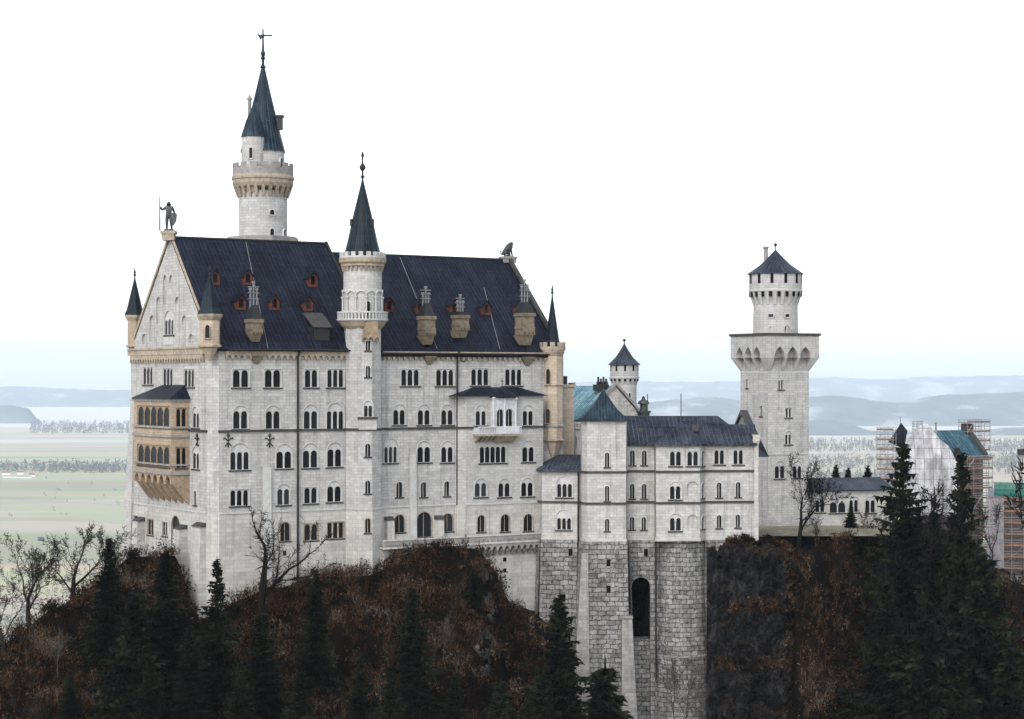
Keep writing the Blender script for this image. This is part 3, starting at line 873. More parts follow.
for x, y, w_ in ((284.3, 553, 0.26), (312, 571, 0.3)):
    a, z = S.st(x, y); mb.box(S, a - w_, a + w_, z - 0.35, z + 0.35, 0.02, 0.12)
obj('vent', mb, 'iron', palace)

# sandstone loggia on the gable end
LO = 2.75
LF = WF.shift(LO)
a0, a1 = LF.st(134, 440)[0], LF.st(171, 440)[0]
LS = Fr(LF.xy(a1), WF.xy(a1, 0.0)); LN = Fr(WF.xy(a0, 0.0), LF.xy(a0))
zt_, zm1, zm2, zb_ = (zat(y, 276) for y in (399, 430, 436, 475))
mb = MB()
hL = windows(palace, LF, [(137.5,169.5,406,427,5,None,'tan_thin'),(137.5,169.5,445,466,5,None,'tan_thin')])
hS_ = windows(palace, LS, [(176,186.5,408,428,2,None,'tan'),(176,186.5,447,468,2,None,'tan')])
mb.wall(LF, [(a0, zb_), (a1, zb_), (a1, zt_), (a0, zt_)], hL)
mb.wall(LS, [(0, zb_), (LO, zb_), (LO, zt_), (0, zt_)], hS_)
mb.wall(LN, [(0, zb_), (LO, zb_), (LO, zt_), (0, zt_)])
mb.face([LF.P(a0, zb_), WF.P(a0, zb_), WF.P(a1, zb_), LF.P(a1, zb_)])
# tapering bracket body underneath
zc_ = zat(505, 276)
mb.face([LF.P(a1, zb_), WF.P(a1, zb_), WF.P(a1, zc_)]); mb.face([WF.P(a0, zb_), LF.P(a0, zb_), WF.P(a0, zc_)])
loggia = obj('loggia', mb, 'tan', palace)
mb = MB()
for k in range(7):
    a = a0 + 0.2 + (a1 - a0 - 0.4) * k / 6
    prof = [(0.0, zc_), (1.0, zc_ + 0.9), (2.2, zb_ - 1.6), (LO + 0.02, zb_ - 0.9), (LO + 0.02, zb_), (0, zb_)]
    for s_ in (-0.24, 0.24):
        q = [WF.P(a + s_, z, o) for o, z in prof]; mb.face(q if s_ > 0 else list(reversed(q)))
    for p, q in zip(prof[:-2], prof[1:-1]):
        mb.face([WF.P(a - 0.24, p[1], p[0]), WF.P(a + 0.24, p[1], p[0]), WF.P(a + 0.24, q[1], q[0]), WF.P(a - 0.24, q[1], q[0])])
mb.face([LF.P(a0 + .1, zb_ - 0.25, -1.0), LF.P(a1 - .1, zb_ - 0.25, -1.0), WF.P(a1 - .1, zc_ + 1.2, 0.05), WF.P(a0 + .1, zc_ + 1.2, 0.05)])
mb.scallop(LF, a0, a1, zb_ + 0.05, zb_ - 1.3, (a1 - a0 - 0.4) / 6 * 1.02, -0.3, 0.03)
obj('corbel', mb, 'tanplain', loggia)
mb = MB()
for z_, h_ in ((zb_, 0.45), (zm2 - 0.2, 0.35), (zm1 + 0.2, 0.3), (zb_ + 1.25, 0.25), (zt_ - 0.35, 0.35)):
    mb.box(LF, a0 - 0.15, a1 + 0.16, z_, z_ + h_, -0.1, 0.2); mb.box(LS, 0.0, LO, z_ + 0.01, z_ + h_ - 0.01, -0.1, 0.2)
obj('moulding', mb, 'trim', loggia)
mb = MB()
ov = 0.45; zr_ = zat(385, 276)
e = [LF.P(a0 - ov, zt_, ov), LF.P(a1 + ov, zt_, ov), WF.P(a1 + ov, zt_, 0.0), WF.P(a0 - ov, zt_, 0.0)]
r0, r1 = WF.P(a0 + 4.0, zr_, 0.05), WF.P(a1 - 1.6, zr_, 0.05)
mb.face([e[0], e[1], r1, r0]); mb.face([e[1], e[2], r1]); mb.face([e[3], e[0], r0])
mb.face([e[3], e[2], e[1], e[0]])
obj('roof', mb, 'roof', loggia)
# small bay glimpsed on the far side wall
mb = MB(); cb = WF.xy(-0.5, -1.5)
mb.lathe(cb, [(0.3, zat(432, 293)), (1.2, zat(425, 293)), (1.2, zat(402, 293)), (1.4, zat(400, 293)), (0.2, zat(395, 293))], 8, smooth=False)
obj('oriel', mb, 'tan', palace)

# projecting bay on the long side
BO = 2.0
BF = S.shift(BO)
b0, b1 = BF.st(466, 450)[0], BF.st(543, 450)[0]
BW = Fr(S.xy(b0 - 0.6), BF.xy(b0)); BE = Fr(BF.xy(b1), S.xy(b1))
zt_ = zat(396, 292)
mb = MB()
bay = [(475.5,486.5,411,425.5,2,405),(522.5,533.5,411,425.5,2,405),
 (479.5,506,446,463,5,None,'lime_thin'),(522,534.5,447,462,2,440.5),(474.5,487,483,497,2,478.5),(498,510.5,483,497,2,478.5),(521,533.5,482,496.5,2,478),
 (477,485,515,532,1,None,'warm'),(500.5,509.5,514.5,531.5,1,None,'warm'),(523.5,532.5,514,531,1,None,'warm')]
hB = windows(palace, BF, bay)
mb.wall(BF, [(b0, -34), (b1, -34), (b1, zt_), (b0, zt_)], hB)
mb.wall(BW, [(0, -34), (BW.len, -34), (BW.len, zt_), (0, zt_)]); mb.wall(BE, [(0, -34), (BO, -34), (BO, zt_), (0, zt_)])
bayo = obj('projecting_bay', mb, 'lime_pale', palace)
mb = MB()
hBp = [h for h, sp in zip(hB, bay) if sp[3] > 512]
mb.wall(BF, [(b0, -34), (b1, -34), (b1, zL), (b0, zL)], hBp, out=0.08, depth=0.08)
mb.wall(BW, [(0, -34), (BW.len, -34), (BW.len, zL), (0, zL)], out=0.08)
mb.box(BF, b0 - 0.1, b1, zL, zL + 0.2, -0.1, 0.18)
obj('plinth', mb, 'lime_warm', bayo)
mb = MB()
zS2 = zS + 0.02
mb.box(BF, b0 - 0.1, b1, zS2 - 0.3, zS2, -0.1, 0.2); mb.box(BW, 0, BW.len, zS2 - 0.31, zS2 - 0.01, -0.1, 0.19)
obj('string_course', mb, 'darktrim', bayo)
mb = MB()
zr_ = zat(387.3, 292); e0, e1 = b0 - 1.4, b1 + 0.7
fl, fr_ = BF.P(e0, zt_, 0.6), BF.P(e1, zt_, 0.6); bl, br = S.P(e0 - 0.4, zt_, 0.0), S.P(e1, zt_, 0.0)
rl, rr = S.P(b0 + 2.4, zr_, 0.05), S.P(b1 - 3.2, zr_, 0.05)
mb.face([fl, fr_, rr, rl]); mb.face([bl, fl, rl]); mb.face([fr_, br, rr]); mb.face([br, fr_, fl, bl])
cA = BF.st(504, 400)[0]                        # low half-cone over the centrepiece
apx = BF.P(cA, zr_ + 0.25, -0.5)
ring = [BF.P(cA + 2.6 * math.cos(R(a_)), zt_ - 0.12, -0.3 + 1.7 * math.sin(R(a_))) for a_ in (180, 150, 120, 90, 60, 30, 0)]
for p, q in zip(ring, ring[1:]): mb.face([p, q, apx])
for p, q in zip(ring, ring[1:]): mb.face([q, p, p + Vector((0, 0, -0.15)), q + Vector((0, 0, -0.15))])
obj('roof', mb, 'roof', bayo)
mb = MB(); zc = zr_ + 0.2
mb.tube([(apx.x, apx.y, zc), (apx.x, apx.y, zc + 1.1)], 0.05, 5); mb.tube([apx + S.u.to_3d() * -0.35 + Vector((0, 0, .65)), apx + S.u.to_3d() * 0.35 + Vector((0, 0, .65))], 0.05, 5)
obj('roof_cross', mb, 'iron', bayo)
# white marble centrepiece
CF = BF.shift(0.7)
c0, c1 = CF.st(493.5, 410)[0], CF.st(515.5, 410)[0]
zb_, zt2 = zat(427, 290), zt_ - 0.15
mb = MB()
hC = windows(palace, CF, [(496.5,503.5,409,427,1),(505.5,512.5,409,427,1)])
mb.wall(CF, [(c0, zb_), (c1, zb_), (c1, zt2), (c0, zt2)], hC, depth=0.45)
for f_ in (Fr(BF.xy(c0), CF.xy(c0)), Fr(CF.xy(c1), BF.xy(c1))): mb.wall(f_, [(0, zb_), (0.7, zb_), (0.7, zt2), (0, zt2)])
for k in range(3):
    a = c0 + (c1 - c0) * k / 2; c_ = CF.xy(a, 0.1); mb.lathe(c_, [(0.2, zb_), (0.13, zb_ + 0.3), (0.13, zt2 - 0.5), (0.26, zt2 - 0.2), (0.26, zt2)], 8)
mb.box(CF, c0, c1, zt2 - 1.1, zt2 - 0.95, -0.05, 0.08)
obj('centrepiece', mb, 'white', bayo)
# balcony
g0, g1 = BF.st(473, 430)[0], BF.st(516, 430)[0]
zb_, zt2 = zat(434, 290), zat(427.5, 290)
mb = MB(); mb.box(BF, g0, g1, zb_ - 0.3, zb_, -0.1, 1.6)
mb.taper(BF, c0 + 0.3, c1 - 0.3, zb_ - 1.3, -0.1, 0.5, c0, c1, zb_ - 0.3, -0.1, 1.6)
for k in range(4):
    a = g0 + 0.4 + (c0 - g0 - 0.8) * k / 3; mb.taper(BF, a - 0.18, a + 0.18, zb_ - 1.2, -0.1, 0.25, a - 0.18, a + 0.18, zb_ - 0.3, -0.1, 1.4)
bal = obj('balcony', mb, 'paletan', bayo)
mb = MB()
mb.box(BF, g0, g1, zt2, zt2 + 0.16, 1.35, 1.62); mb.box(BF, g0, g1, zb_ + 0.002, zb_ + 0.12, 1.38, 1.6)
n_ = 26
for k in range(n_):
    a = g0 + 0.12 + (g1 - g0 - 0.24) * k / (n_ - 1); mb.box(BF, a - 0.07, a + 0.07, zb_ + 0.12, zt2, 1.42, 1.56)
for a in (g0, g1 - 0.2): mb.box(BF, a, a + 0.2, zb_, zt2, 0.0, 1.4)
mb.box(BF, c0, c1, zb_ + 0.01, zt2 - 0.01, 1.58, 1.66)
obj('balustrade', mb, 'white', bal)

# ------------------------------------------------------------------ stair tower on the long side
sc0, sc1 = S.st(346, 450)[0], S.st(382, 450)[0]
tc = S.xy((sc0 + sc1) / 2, 0.35) + Vector((-0.38, 0)); tr = 2.66; TY = tc.y
stair = thing('stair_tower', (tc.x, tc.y, -30), 'slim pale stair tower with a black pointed roof and balustraded gallery, halfway along the facade', 'tower')
def zt(y): return zat(y, TY - 1.5 * min(1, max(0, (y - 170) / 80)))
mb = MB()
n8 = 8; rot = -90 + 12 - 22.5
zA = zt(327)
def octo(rad): return [tc + rad * Vector((math.cos(R(rot + 45 * k)), math.sin(R(rot + 45 * k)))) for k in range(9)]
oc = octo(tr); fts = [Fr(oc[k], oc[k + 1]) for k in range(8)]; ft = fts[0]
sspec = [(365.7,370.3,340,350.5,1),(365.7,370.3,366,377,1),(363.8,372.4,405.5,417,2,400.5,'lime_thin'),(365.2,370.4,443.5,456.5,1),(365.2,370.4,480.5,493.5,1),(365.2,370.4,518.5,533,1,None,'warm')]
sh_ = windows(stair, ft, sspec)
for k, f_ in enumerate(fts):
    mb.wall(f_, [(0, -34), (f_.len, -34), (f_.len, zA), (0, zA)], sh_ if k == 0 else [])
obj('wall', mb, 'lime', stair)
mb = MB(); oc2 = octo(tr + 0.09)
for k in range(8):
    f_ = Fr(oc2[k], oc2[k + 1]); d_ = (f_.len - fts[k].len) / 2
    mb.wall(f_, [(0, -34), (f_.len, -34), (f_.len, zL), (0, zL)], [[(a + d_, z) for a, z in sh_[-1]]] if k == 0 else [], depth=0.08)
    mb.box(f_, -0.02, f_.len + 0.02, zL, zL + 0.22, -0.12, 0.08 + 0.002 * k)
obj('plinth', mb, 'lime_warm', stair)
mb = MB(); mb.lathe(tc, [(tr - 0.1, zt(329)), (tr + 0.35, zt(326)), (tr + 0.8, zt(321))], 20, 0); obj('corbel', mb, 'paletan', stair)
rg = 3.55
mb = MB(); mb.lathe(tc, [(rg, zt(321)), (rg + 0.1, zt(320)), (rg + 0.1, zt(319))], 24); ga = obj('gallery', mb, 'frame', stair)
mb = MB()
mb.ring_boxes(tc, rg - 0.25, rg, zt(319), zt(313), 44, 0.45)
mb.lathe(tc, [(rg - 0.32, zt(313)), (rg + 0.06, zt(313)), (rg + 0.06, zt(311.5)), (rg - 0.32, zt(311.5)), (rg - 0.32, zt(313))], 28, cap=False)
obj('balustrade', mb, 'frame', ga)
ru = 2.72
mb = MB(); mb.lathe(tc, [(ru, zt(320)), (ru, zt(259))], 20); obj('drum', mb, 'lime_pale', stair)
mb = MB()                                          # blind arcade round the drum
N_ = 12
for k in range(N_):
    a = 2 * math.pi * (k + 0.5) / N_; mb.lathe((tc.x + (ru + .12) * math.cos(a), tc.y + (ru + .12) * math.sin(a)), [(0.17, zt(312)), (0.12, zt(310)), (0.12, zt(299)), (0.26, zt(297.5)), (0.26, zt(296.5))], 6, smooth=False)
    a0_, a1_ = 2 * math.pi * (k + 0.5) / N_, 2 * math.pi * (k + 1.5) / N_
    for i in range(6):
        t0, t1 = i / 6, (i + 1) / 6
        def ap(t_, e):
            an = a0_ + (a1_ - a0_) * (0.5 - 0.5 * math.cos(math.pi * t_) * (1 if e == 0 else 1.0))
            rr_ = (a1_ - a0_) * ru / 2
            z_ = zt(296.5) + (rr_ * math.sin(math.pi * t_)) * (1 if e == 0 else 1.0) + (0.3 if e else 0)
            return Vector((tc.x + (ru + .2) * math.cos(an), tc.y + (ru + .2) * math.sin(an), z_))
        mb.face([ap(t0, 0), ap(t1, 0), ap(t1, 1), ap(t0, 1)])
        q0, q1 = ap(t0, 0), ap(t1, 0)
        inn = lambda q: Vector((tc.x + (q.x - tc.x) * ru / (ru + .2), tc.y + (q.y - tc.y) * ru / (ru + .2), q.z))
        mb.face([q0, q1, inn(q1), inn(q0)])
        q0, q1 = ap(t0, 1), ap(t1, 1); mb.face([q1, q0, inn(q0), inn(q1)])
obj('blind_arcade', mb, 'frame', stair)
mb = MB()
mb.ring_boxes(tc, ru, ru + 0.32, zt(271), zt(266.5), 26, 0.5, slope=0.6)
mb.lathe(tc, [(ru + .02, zt(267)), (ru + 0.36, zt(266)), (ru + 0.36, zt(264)), (ru + 0.6, zt(262)), (ru + 0.65, zt(258))], 28)
obj('cornice', mb, 'paletan', stair)
mb = MB()
mb.lathe(tc, [(ru + 0.55, zt(257.9)), (ru + 0.55, zt(256))], 28); mb.ring_boxes(tc, ru + 0.1, ru + 0.53, zt(256), zt(252), 18, 0.55)
obj('battlement', mb, 'frame', stair)
rs = 2.62
mb = MB(); mb.lathe(tc, [(rs + .05, zt(256)), (rs * 0.95, zt(251)), (rs * 0.80, zt(240)), (rs * 0.52, zt(216)), (0.16, zt(181))], 12, 8, seam=24, smooth=False); spr = obj('roof', mb, 'spire', stair)
mb = MB(); mb.lathe(tc, [(0.18, zt(182)), (0.14, zt(178)), (0.42, zt(177)), (0.16, zt(175.5)), (0.14, zt(171)), (0.45, zt(168.5)), (0.45, zt(166.5)), (0.12, zt(163)), (0.14, zt(157)), (0.26, zt(156)), (0.09, zt(151.5))], 8); obj('finial', mb, 'iron', stair)
for a_ in (-35, -150):
    mb = MB(); q = Vector((math.cos(R(a_)), math.sin(R(a_)))); c_ = tc + q * 1.35
    f_ = Fr(c_ + Vector((q.y, -q.x)) * -0.3, c_ + Vector((q.y, -q.x)) * 0.3)
    mb.box(f_, 0, 0.6, zt(226), zt(219), -0.5, 0.45); obj('lucarne', mb, 'iron', spr)
# oriel niche below the gallery, ledge with little parapet
mb = MB(); a0, a1 = ft.st(363, 330)[0], ft.st(378, 330)[0]
mb.taper(ft, a0, a1, zt(336), -0.5, 0.5, a0 + 0.2, a1 - 0.2, zt(321.5), -0.5, 0.9)
nic = obj('niche_bracket', mb, 'tanplain', stair)
mb = MB(); mb.scallop(ft, a0 - 0.2, a1 + 0.2, zt(335), zt(341), (a1 - a0 + 0.4) / 3, -0.4, 0.55); obj('corbel', mb, 'tanplain', nic)
mb = MB(); a0, a1 = ft.st(358.5, 420)[0], ft.st(376.5, 420)[0]
mb.box(ft, a0, a1, zt(429.5), zt(419), -1, 0.28); led = obj('balcony_apron', mb, 'lime_pale', stair)
mb = MB(); mb.box(ft, a0 - 0.15, a1 + 0.15, zt(419) + .002, zt(417), -1, 0.45); obj('ledge', mb, 'darktrim', led)
# windows stand on the flat front facet
mb = MB(); dr = Fr(tc + Vector((-3, -ru - .06)), tc + Vector((3, -ru - .06))); a0, a1 = dr.st(365.5, 305)[0], dr.st(370, 305)[0]
lp = [((a0 + a1) / 2 + a, zt(319) + z) for a, z in arch_outline(a1 - a0, zt(301.5) - zt(319))]
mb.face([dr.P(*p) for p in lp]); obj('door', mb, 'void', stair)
mb = MB()
zz = zS
mb.lathe(tc, [(tr, zz - 0.32), (tr + 0.2, zz - 0.3), (tr + 0.2, zz), (tr, zz + 0.02)], n8, rot, smooth=False, cap=False); obj('string_course', mb, 'darktrim', stair)

# ------------------------------------------------------------------ tall round tower behind the roof
rc_ = Vector((xat(263, 303), 303.0)); RY = 303.0
round_t = thing('round_tower', (rc_.x, rc_.y, -30), 'tallest round tower with a side turret, blue spire and weathervane rising behind the palace roof', 'tower')
def zr(y, k=0): return zat(y, RY - 3.0 * min(1, max(0, (y - 60) / 80)) + k)
def pr(w): return w / F * (RY) 
r_ = pr(24.2)
mb = MB(); mb.lathe(rc_, [(r_ + .05, -33), (r_, zr(190))], 32); obj('wall', mb, 'lime_pale', round_t)
mb = MB(); mb.lathe(rc_, [(pr(33), 5), (pr(35.5), zr(243)), (pr(36.5), zr(241)), (pr(36.5), zr(236.5)), (pr(35.5), zr(236))], 8, 22.5, smooth=False); obj('base_parapet', mb, 'trim', round_t)
mb = MB()
mb.ring_boxes(rc_, r_, pr(30), zr(196), zr(184), 24, 0.42, slope=0.75)
mb.lathe(rc_, [(r_, zr(188)), (pr(28.8), zr(186)), (pr(30.3), zr(182.5)), (pr(30.3), zr(179)), (pr(31.2), zr(178)), (pr(31.2), zr(176)), (pr(30.4), zr(174))], 36)
obj('corbel_table', mb, 'paletan', round_t)
mb = MB(); mb.lathe(rc_, [(pr(30.4), zr(174.5)), (pr(30.2), zr(167)), (pr(28.2), zr(167)), (pr(28.2), zr(174.4))], 36, cap=False)
mb.ring_boxes(rc_, pr(28.3), pr(30.2), zr(167.01), zr(162), 16, 0.62)
obj('parapet', mb, 'trim', round_t)
mb = MB(); mb.lathe(rc_, [(pr(21.6), zr(178)), (pr(21.6), zr(151)), (pr(22.3), zr(150))], 28); obj('drum', mb, 'lime_pale', round_t)
mb = MB(); mb.lathe(rc_, [(pr(22.8), zr(150.5)), (pr(22.2), zr(149)), (pr(17.5), zr(131)), (pr(9), zr(97)), (pr(2.3), zr(69))], 12, 10, seam=24, smooth=False); rr_ = obj('roof', mb, 'spireblue', round_t)
mb = MB(); mb.lathe(rc_, [(0.34, zr(70)), (0.3, zr(68)), (0.52, zr(67)), (0.25, zr(65)), (0.22, zr(60)), (0.42, zr(58)), (0.24, zr(57)), (0.38, zr(53.5)), (0.2, zr(50)), (0.16, zr(44)), (0.12, zr(29))], 10); fin = obj('finial', mb, 'iron', round_t)
# weathervane: long-tailed beast and pointer
mb = MB()
zv = zat(35.2, rc_.y); Yv = rc_.y
def vp(px, py): return Vector((xat(px, Yv), Yv, zat(py, Yv)))
bd = [(257,34.5),(258.5,36.5),(259.5,38.5),(260.3,40.3),(261,38.8),(262.5,38),(263.6,39.6),(264.3,36.5),(265.5,35.6),(265.5,34.6),(262,34.4),(259.5,35),(258,33.3)]
for s_ in (-0.1, 0.1):
    q = [vp(*p) + Vector((0, s_, 0)) for p in bd]; mb.face(q if s_ < 0 else list(reversed(q)))
for i in range(len(bd)):
    p, q = vp(*bd[i]), vp(*bd[(i + 1) % len(bd)]); d_ = Vector((0, 0.1, 0)); mb.face([p - d_, p + d_, q + d_, q - d_])
mb.tube([vp(264, 35.5), vp(272, 35.6)], 0.13, 5); mb.lathe((vp(271, 35).x, Yv), [(0.02, zv - 0.22), (0.2, zv - 0.05), (0.02, zv + 0.16)], 6)
obj('weathervane', mb, 'iron', fin)
# side turret with its own cone
c2 = rc_ + Vector((pr(-7.4), -pr(17)))
mb = MB(); mb.lathe(c2, [(0.1, zr(199)), (pr(7), zr(190)), (pr(9.5), zr(181)), (pr(11.3), zr(176)), (pr(11.3), zr(137))], 16)
tu = obj('side_turret', mb, 'lime_pale', round_t)
mb = MB()
for y_ in (192, 187, 182, 177): 
    k_ = {192: 7, 187: 8.5, 182: 10.2, 177: 12}[y_]; mb.lathe(c2, [(pr(k_ - 1), zr(y_ + 1)), (pr(k_), zr(y_)), (pr(k_), zr(y_ - 1.5)), (pr(k_ - 1), zr(y_ - 2))], 16)
obj('corbel', mb, 'paletan', tu)
mb = MB(); mb.lathe(c2, [(pr(12.6), zr(137)), (pr(12.2), zr(135.5)), (pr(7.5), zr(121)), (0.05, zr(106))], 12, 0, seam=20, smooth=False); obj('roof', mb, 'spireblue', tu)
f2 = Fr(c2 + Vector((-2, -pr(11.3) - .03)), c2 + Vector((2, -pr(11.3) - .03)))
def dark(parent, f_, x0, x1, yt, yb, Y, name='window', flat=False, ring=0.16, mat='glass'):
    a0, a1 = f_.st(x0, yb)[0], f_.st(x1, yb)[0]; zb = zat(yb, Y); h_ = zat(yt, Y) - zb
    out = arch_outline(a1 - a0, h_) if not flat else rect_outline(a1 - a0, h_)
    o2 = arch_outline(a1 - a0 + 2 * ring, h_ + ring) if not flat else rect_outline(a1 - a0 + 2 * ring, h_ + ring)
    m_ = (a0 + a1) / 2
    mb = MB(); mb.face([f_.P(m_ + a, zb + z, 0.0) for a, z in out]); w_ = obj(name, mb, mat, parent)
    mb = MB()
    for i in range(len(out)):
        j = (i + 1) % len(out)
        q = [(m_ + out[i][0], zb + out[i][1]), (m_ + o2[i][0], zb + o2[i][1]), (m_ + o2[j][0], zb + o2[j][1]), (m_ + out[j][0], zb + out[j][1])]
        if i == 0: q = [q[0], (q[1][0], q[1][1] - ring), (q[2][0], q[2][1] - ring), q[3]]
        mb.face([f_.P(a, z, 0.14) for a, z in q])
        mb.face([f_.P(*q[0], 0.14), f_.P(*q[3], 0.14), f_.P(*q[3], -0.3), f_.P(*q[0], -0.3)])
        mb.face([f_.P(*q[2], 0.14), f_.P(*q[1], 0.14), f_.P(*q[1], -0.3), f_.P(*q[2], -0.3)])
    obj('frame', mb, 'frame', w_)
dark(tu, f2, 249.3, 252.5, 147, 157.5, RY - 5)
f3 = Fr(rc_ + Vector((-3, -r_ * 1.0)), rc_ + Vector((3, -r_ * 1.0)))
def tanframe(c, rad, px):
    """frame tangent to a round wall at a survey column"""
    x = xat(px, c.y - rad * 0.9) - c.x; x = max(-rad * 0.95, min(rad * 0.95, x))
    a_ = math.asin(x / rad); d = Vector((math.sin(a_), -math.cos(a_))); t = Vector((-d.y, d.x)); p = c + d * (rad + 0.03)
    return Fr(p - t * 2, p + t * 2)
for x0, x1, yt_, yb_ in ((269.8, 274.2, 209.5, 214.5), (270, 274, 228.5, 235.5), (283.3, 285.5, 228.5, 235)):
    dark(round_t, tanframe(rc_, r_, (x0 + x1) / 2), x0, x1, yt_, yb_, RY - 3.5)
dark(round_t, tanframe(rc_, pr(21.6), 281), 280, 282.5, 157, 166, RY - 3)
mb = MB(); c_ = rc_ + Vector((pr(-14), 0.5)); mb.lathe(c_, [(0.28, zr(140)), (0.28, zr(99)), (0.4, zr(98)), (0.4, zr(96)), (0.2, zr(95.5)), (0.2, zr(93.5))], 10); obj('chimney', mb, 'trim', rr_)
mb = MB(); c_ = rc_ + Vector((pr(17), -0.6)); f_ = Fr(c_ - Vector((0.35, 0)), c_ + Vector((0.35, 0))); mb.box(f_, 0, 0.8, zr(128), zr(116), -0.8, 0.3); mb.box(f_, -0.2, 1.0, zr(116), zr(114), -0.9, 0.5); obj('lucarne', mb, 'iron', rr_)

# ------------------------------------------------------------------ terrace along the foot of the facade
terr = thing('terrace', S.P(34, -30, 2), 'long stone terrace with carved balustrade and bracket frieze along the foot of the palace', 'terrace')
t0, t1 = S.st(383, 545)[0], S.P(0, 0) and S.st(541, 540)[0]
TO = 3.2
TF = S.shift(TO)
q0, q1 = TF.st(384, 545)[0], TF.st(540, 540)[0]
zt0, zb0 = TF.st(470, 536)[1], TF.st(470, 545)[1]
mb = MB()
q2 = TF.st(491, 570)[0]
mb.box(TF, q2, q1 + 0.4, -48, zb0, -TO - 0.2, -0.9); mb.box(TF, q0, q2, -44, zb0 - 0.02, -TO - 0.2, -0.95)
obj('wall', mb, 'lime_warm', terr)
mb = MB(); mb.box(TF, q0 - 0.1, q1 + 0.1, zb0, zb0 + 0.25, -TO - 0.1, 0.12); mb.box(TF, q0, q1, zt0 - 0.18, zt0, -0.35, 0.12)
obj('coping', mb, 'frame', terr)
mb = MB(); mb.box(TF, q0, q1, zb0 + 0.25, zt0 - 0.18, -0.16, -0.08)
mb.scallop(TF, q0, q1, zt0 - 0.18, zb0 + 0.25, 0.55, -0.08, 0.02)
n_ = 9
for k in range(n_ + 1):
    a = q0 + (q1 - q0) * k / n_; mb.box(TF, a - 0.22, a + 0.22, zb0 + 0.25, zt0 - 0.181, -0.3, 0.06)
obj('balustrade', mb, 'trim', terr)
mb = MB(); mb.scallop(TF, q2 - 4, q1, zb0, zb0 - 1.0, 1.0, -0.95, 0.0)
k = q2 - 4
while k < q1: mb.taper(TF, k - 0.18, k + 0.18, zb0 - 1.7, -1, -0.6, k - 0.18, k + 0.18, zb0 - 0.9, -1, 0.02); k += 1.0
obj('corbel_table', mb, 'trim', terr)
mb = MB()
for x, y in ((508, 560), (508, 571)):
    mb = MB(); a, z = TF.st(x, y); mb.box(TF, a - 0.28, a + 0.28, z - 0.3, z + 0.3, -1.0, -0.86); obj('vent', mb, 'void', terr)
mb = MB()
for x in (413, 460):
    mb = MB(); a = TF.st(x, 550)[0]; mb.taper(TF, a - 1.6, a + 1.6, -44, -1.2, 0.3, a - 1.4, a + 1.4, zb0 - 0.6, -1.2, -0.4)
    obj('pier', mb, 'lime_warm', terr)

# ------------------------------------------------------------------ ladies' wing: lower block to the right
plan = [(535.2, 297.5), (542, 294.0), (580.8, 293.0), (582, 291.2), (587, 290.0), (626, 290.2), (627, 293.2), (655, 293.4), (656, 291.2), (700, 291.6), (705, 293.6), (757.5, 294.2), (757.6, 309.0)]
pts = [Vector((xat(x, y), y)) for x, y in plan]
segs = [Fr(pts[i], pts[i + 1]) for i in range(len(pts) - 1)]
PAV0, PAV, PT, TL, TW, TR_, LK, BT, BY, BR, RT, END = segs
bower = thing('lower_wing', (xat(650, 300), 300.0, -52), 'lower grey wing with a square pyramid-roofed block, on tall rough masonry beside the cliff', 'castle wing')
zbase, zs1, zs2 = zat(540.5, 292), zat(471.5, 291.5), zat(502.7, 291.5)
zE = zat(444, 292.5); zTE = zat(419, 290.5); zPE = zat(469.5, 293.5)
specs = {
 PAV: [(556.5,572.5,484,497.5,3,476),(556.5,571.5,518,530,3,509.5)],
 TW: [(604.8,609.4,452.5,467,1),(604.8,609.4,486,501,1),(604.8,609.4,519,531,1)],
 LK: [(630,634.6,450.5,465,1),(641.8,646.6,450.5,465,1),(630,634.4,484,498.5,1),(641.8,646.4,484,498.5,1),(629.8,634.2,517,529.5,1),(641.6,646,517,529.5,1)],
 BY: [(669.5,681.5,451,466,2),(687,698.5,451,466,2),(669.5,681,486,499.5,2,481.5),(669.5,681.5,518,531,2,513.5)],
 BR: [(701,704,450.5,466,1),(701,704,483,498,1),(701,704,516,529,1)],
 RT: [(714,724.5,449.5,464.5,2),(733,743.5,449.5,464.5,2),(716.8,721.4,482.5,497.5,1),(735.8,740.4,482,497,1),(716.8,721.4,515,528,1),(735.6,740,514.5,527.5,1)],
 PAV0: [], PT: [], TL: [], TR_: [], BT: [], END: []}
mb = MB()
for f_ in segs:
    zt_ = zPE if f_ in (PAV0, PAV) else zTE if f_ in (PT, TL, TW, TR_) else zE
    hs_ = windows(bower, f_, specs[f_])
    if f_ is BY: hs_ = hs_ + niches(mb, f_, [(687, 698, 481.5, 498.5), (687.5, 698, 514.5, 530)], 0.22)
    mb.wall(f_, [(0, zbase), (f_.len, zbase), (f_.len, zt_), (0, zt_)], hs_, depth=0.45)
tb = [pts[3] + Vector((0.3, 8)), pts[6] + Vector((0, 8))]
bk = Fr(pts[6], tb[1]); mb.wall(bk, [(0, zE - 2), (bk.len, zE - 2), (bk.len, zTE), (0, zTE)])
bk = Fr(tb[0], pts[3]); mb.wall(bk, [(0, zPE - 3), (bk.len, zPE - 3), (bk.len, zTE), (0, zTE)])
obj('wall', mb, 'lime', bower)
mb = MB()
for f_ in segs:
    for z_ in (zs1, zs2):
        if f_ in (PAV0, PAV) and z_ == zs1: continue
        mb.box(f_, -0.08, f_.len + 0.08, z_ - 0.17, z_ + 0.12, -0.1, 0.2 + 0.002 * segs.index(f_))
obj('string_course', mb, 'darktrim', bower)
mb = MB()
for f_ in segs[1:-1]:
    mb.box(f_, -0.06, f_.len + 0.06, zbase - 0.05, zbase + 0.35, -0.1, 0.14 + 0.002 * segs.index(f_))
mb.box(RT, RT.len - 0.55, RT.len + 0.1, zbase - 0.3, zE - 0.3, -0.6, 0.28)
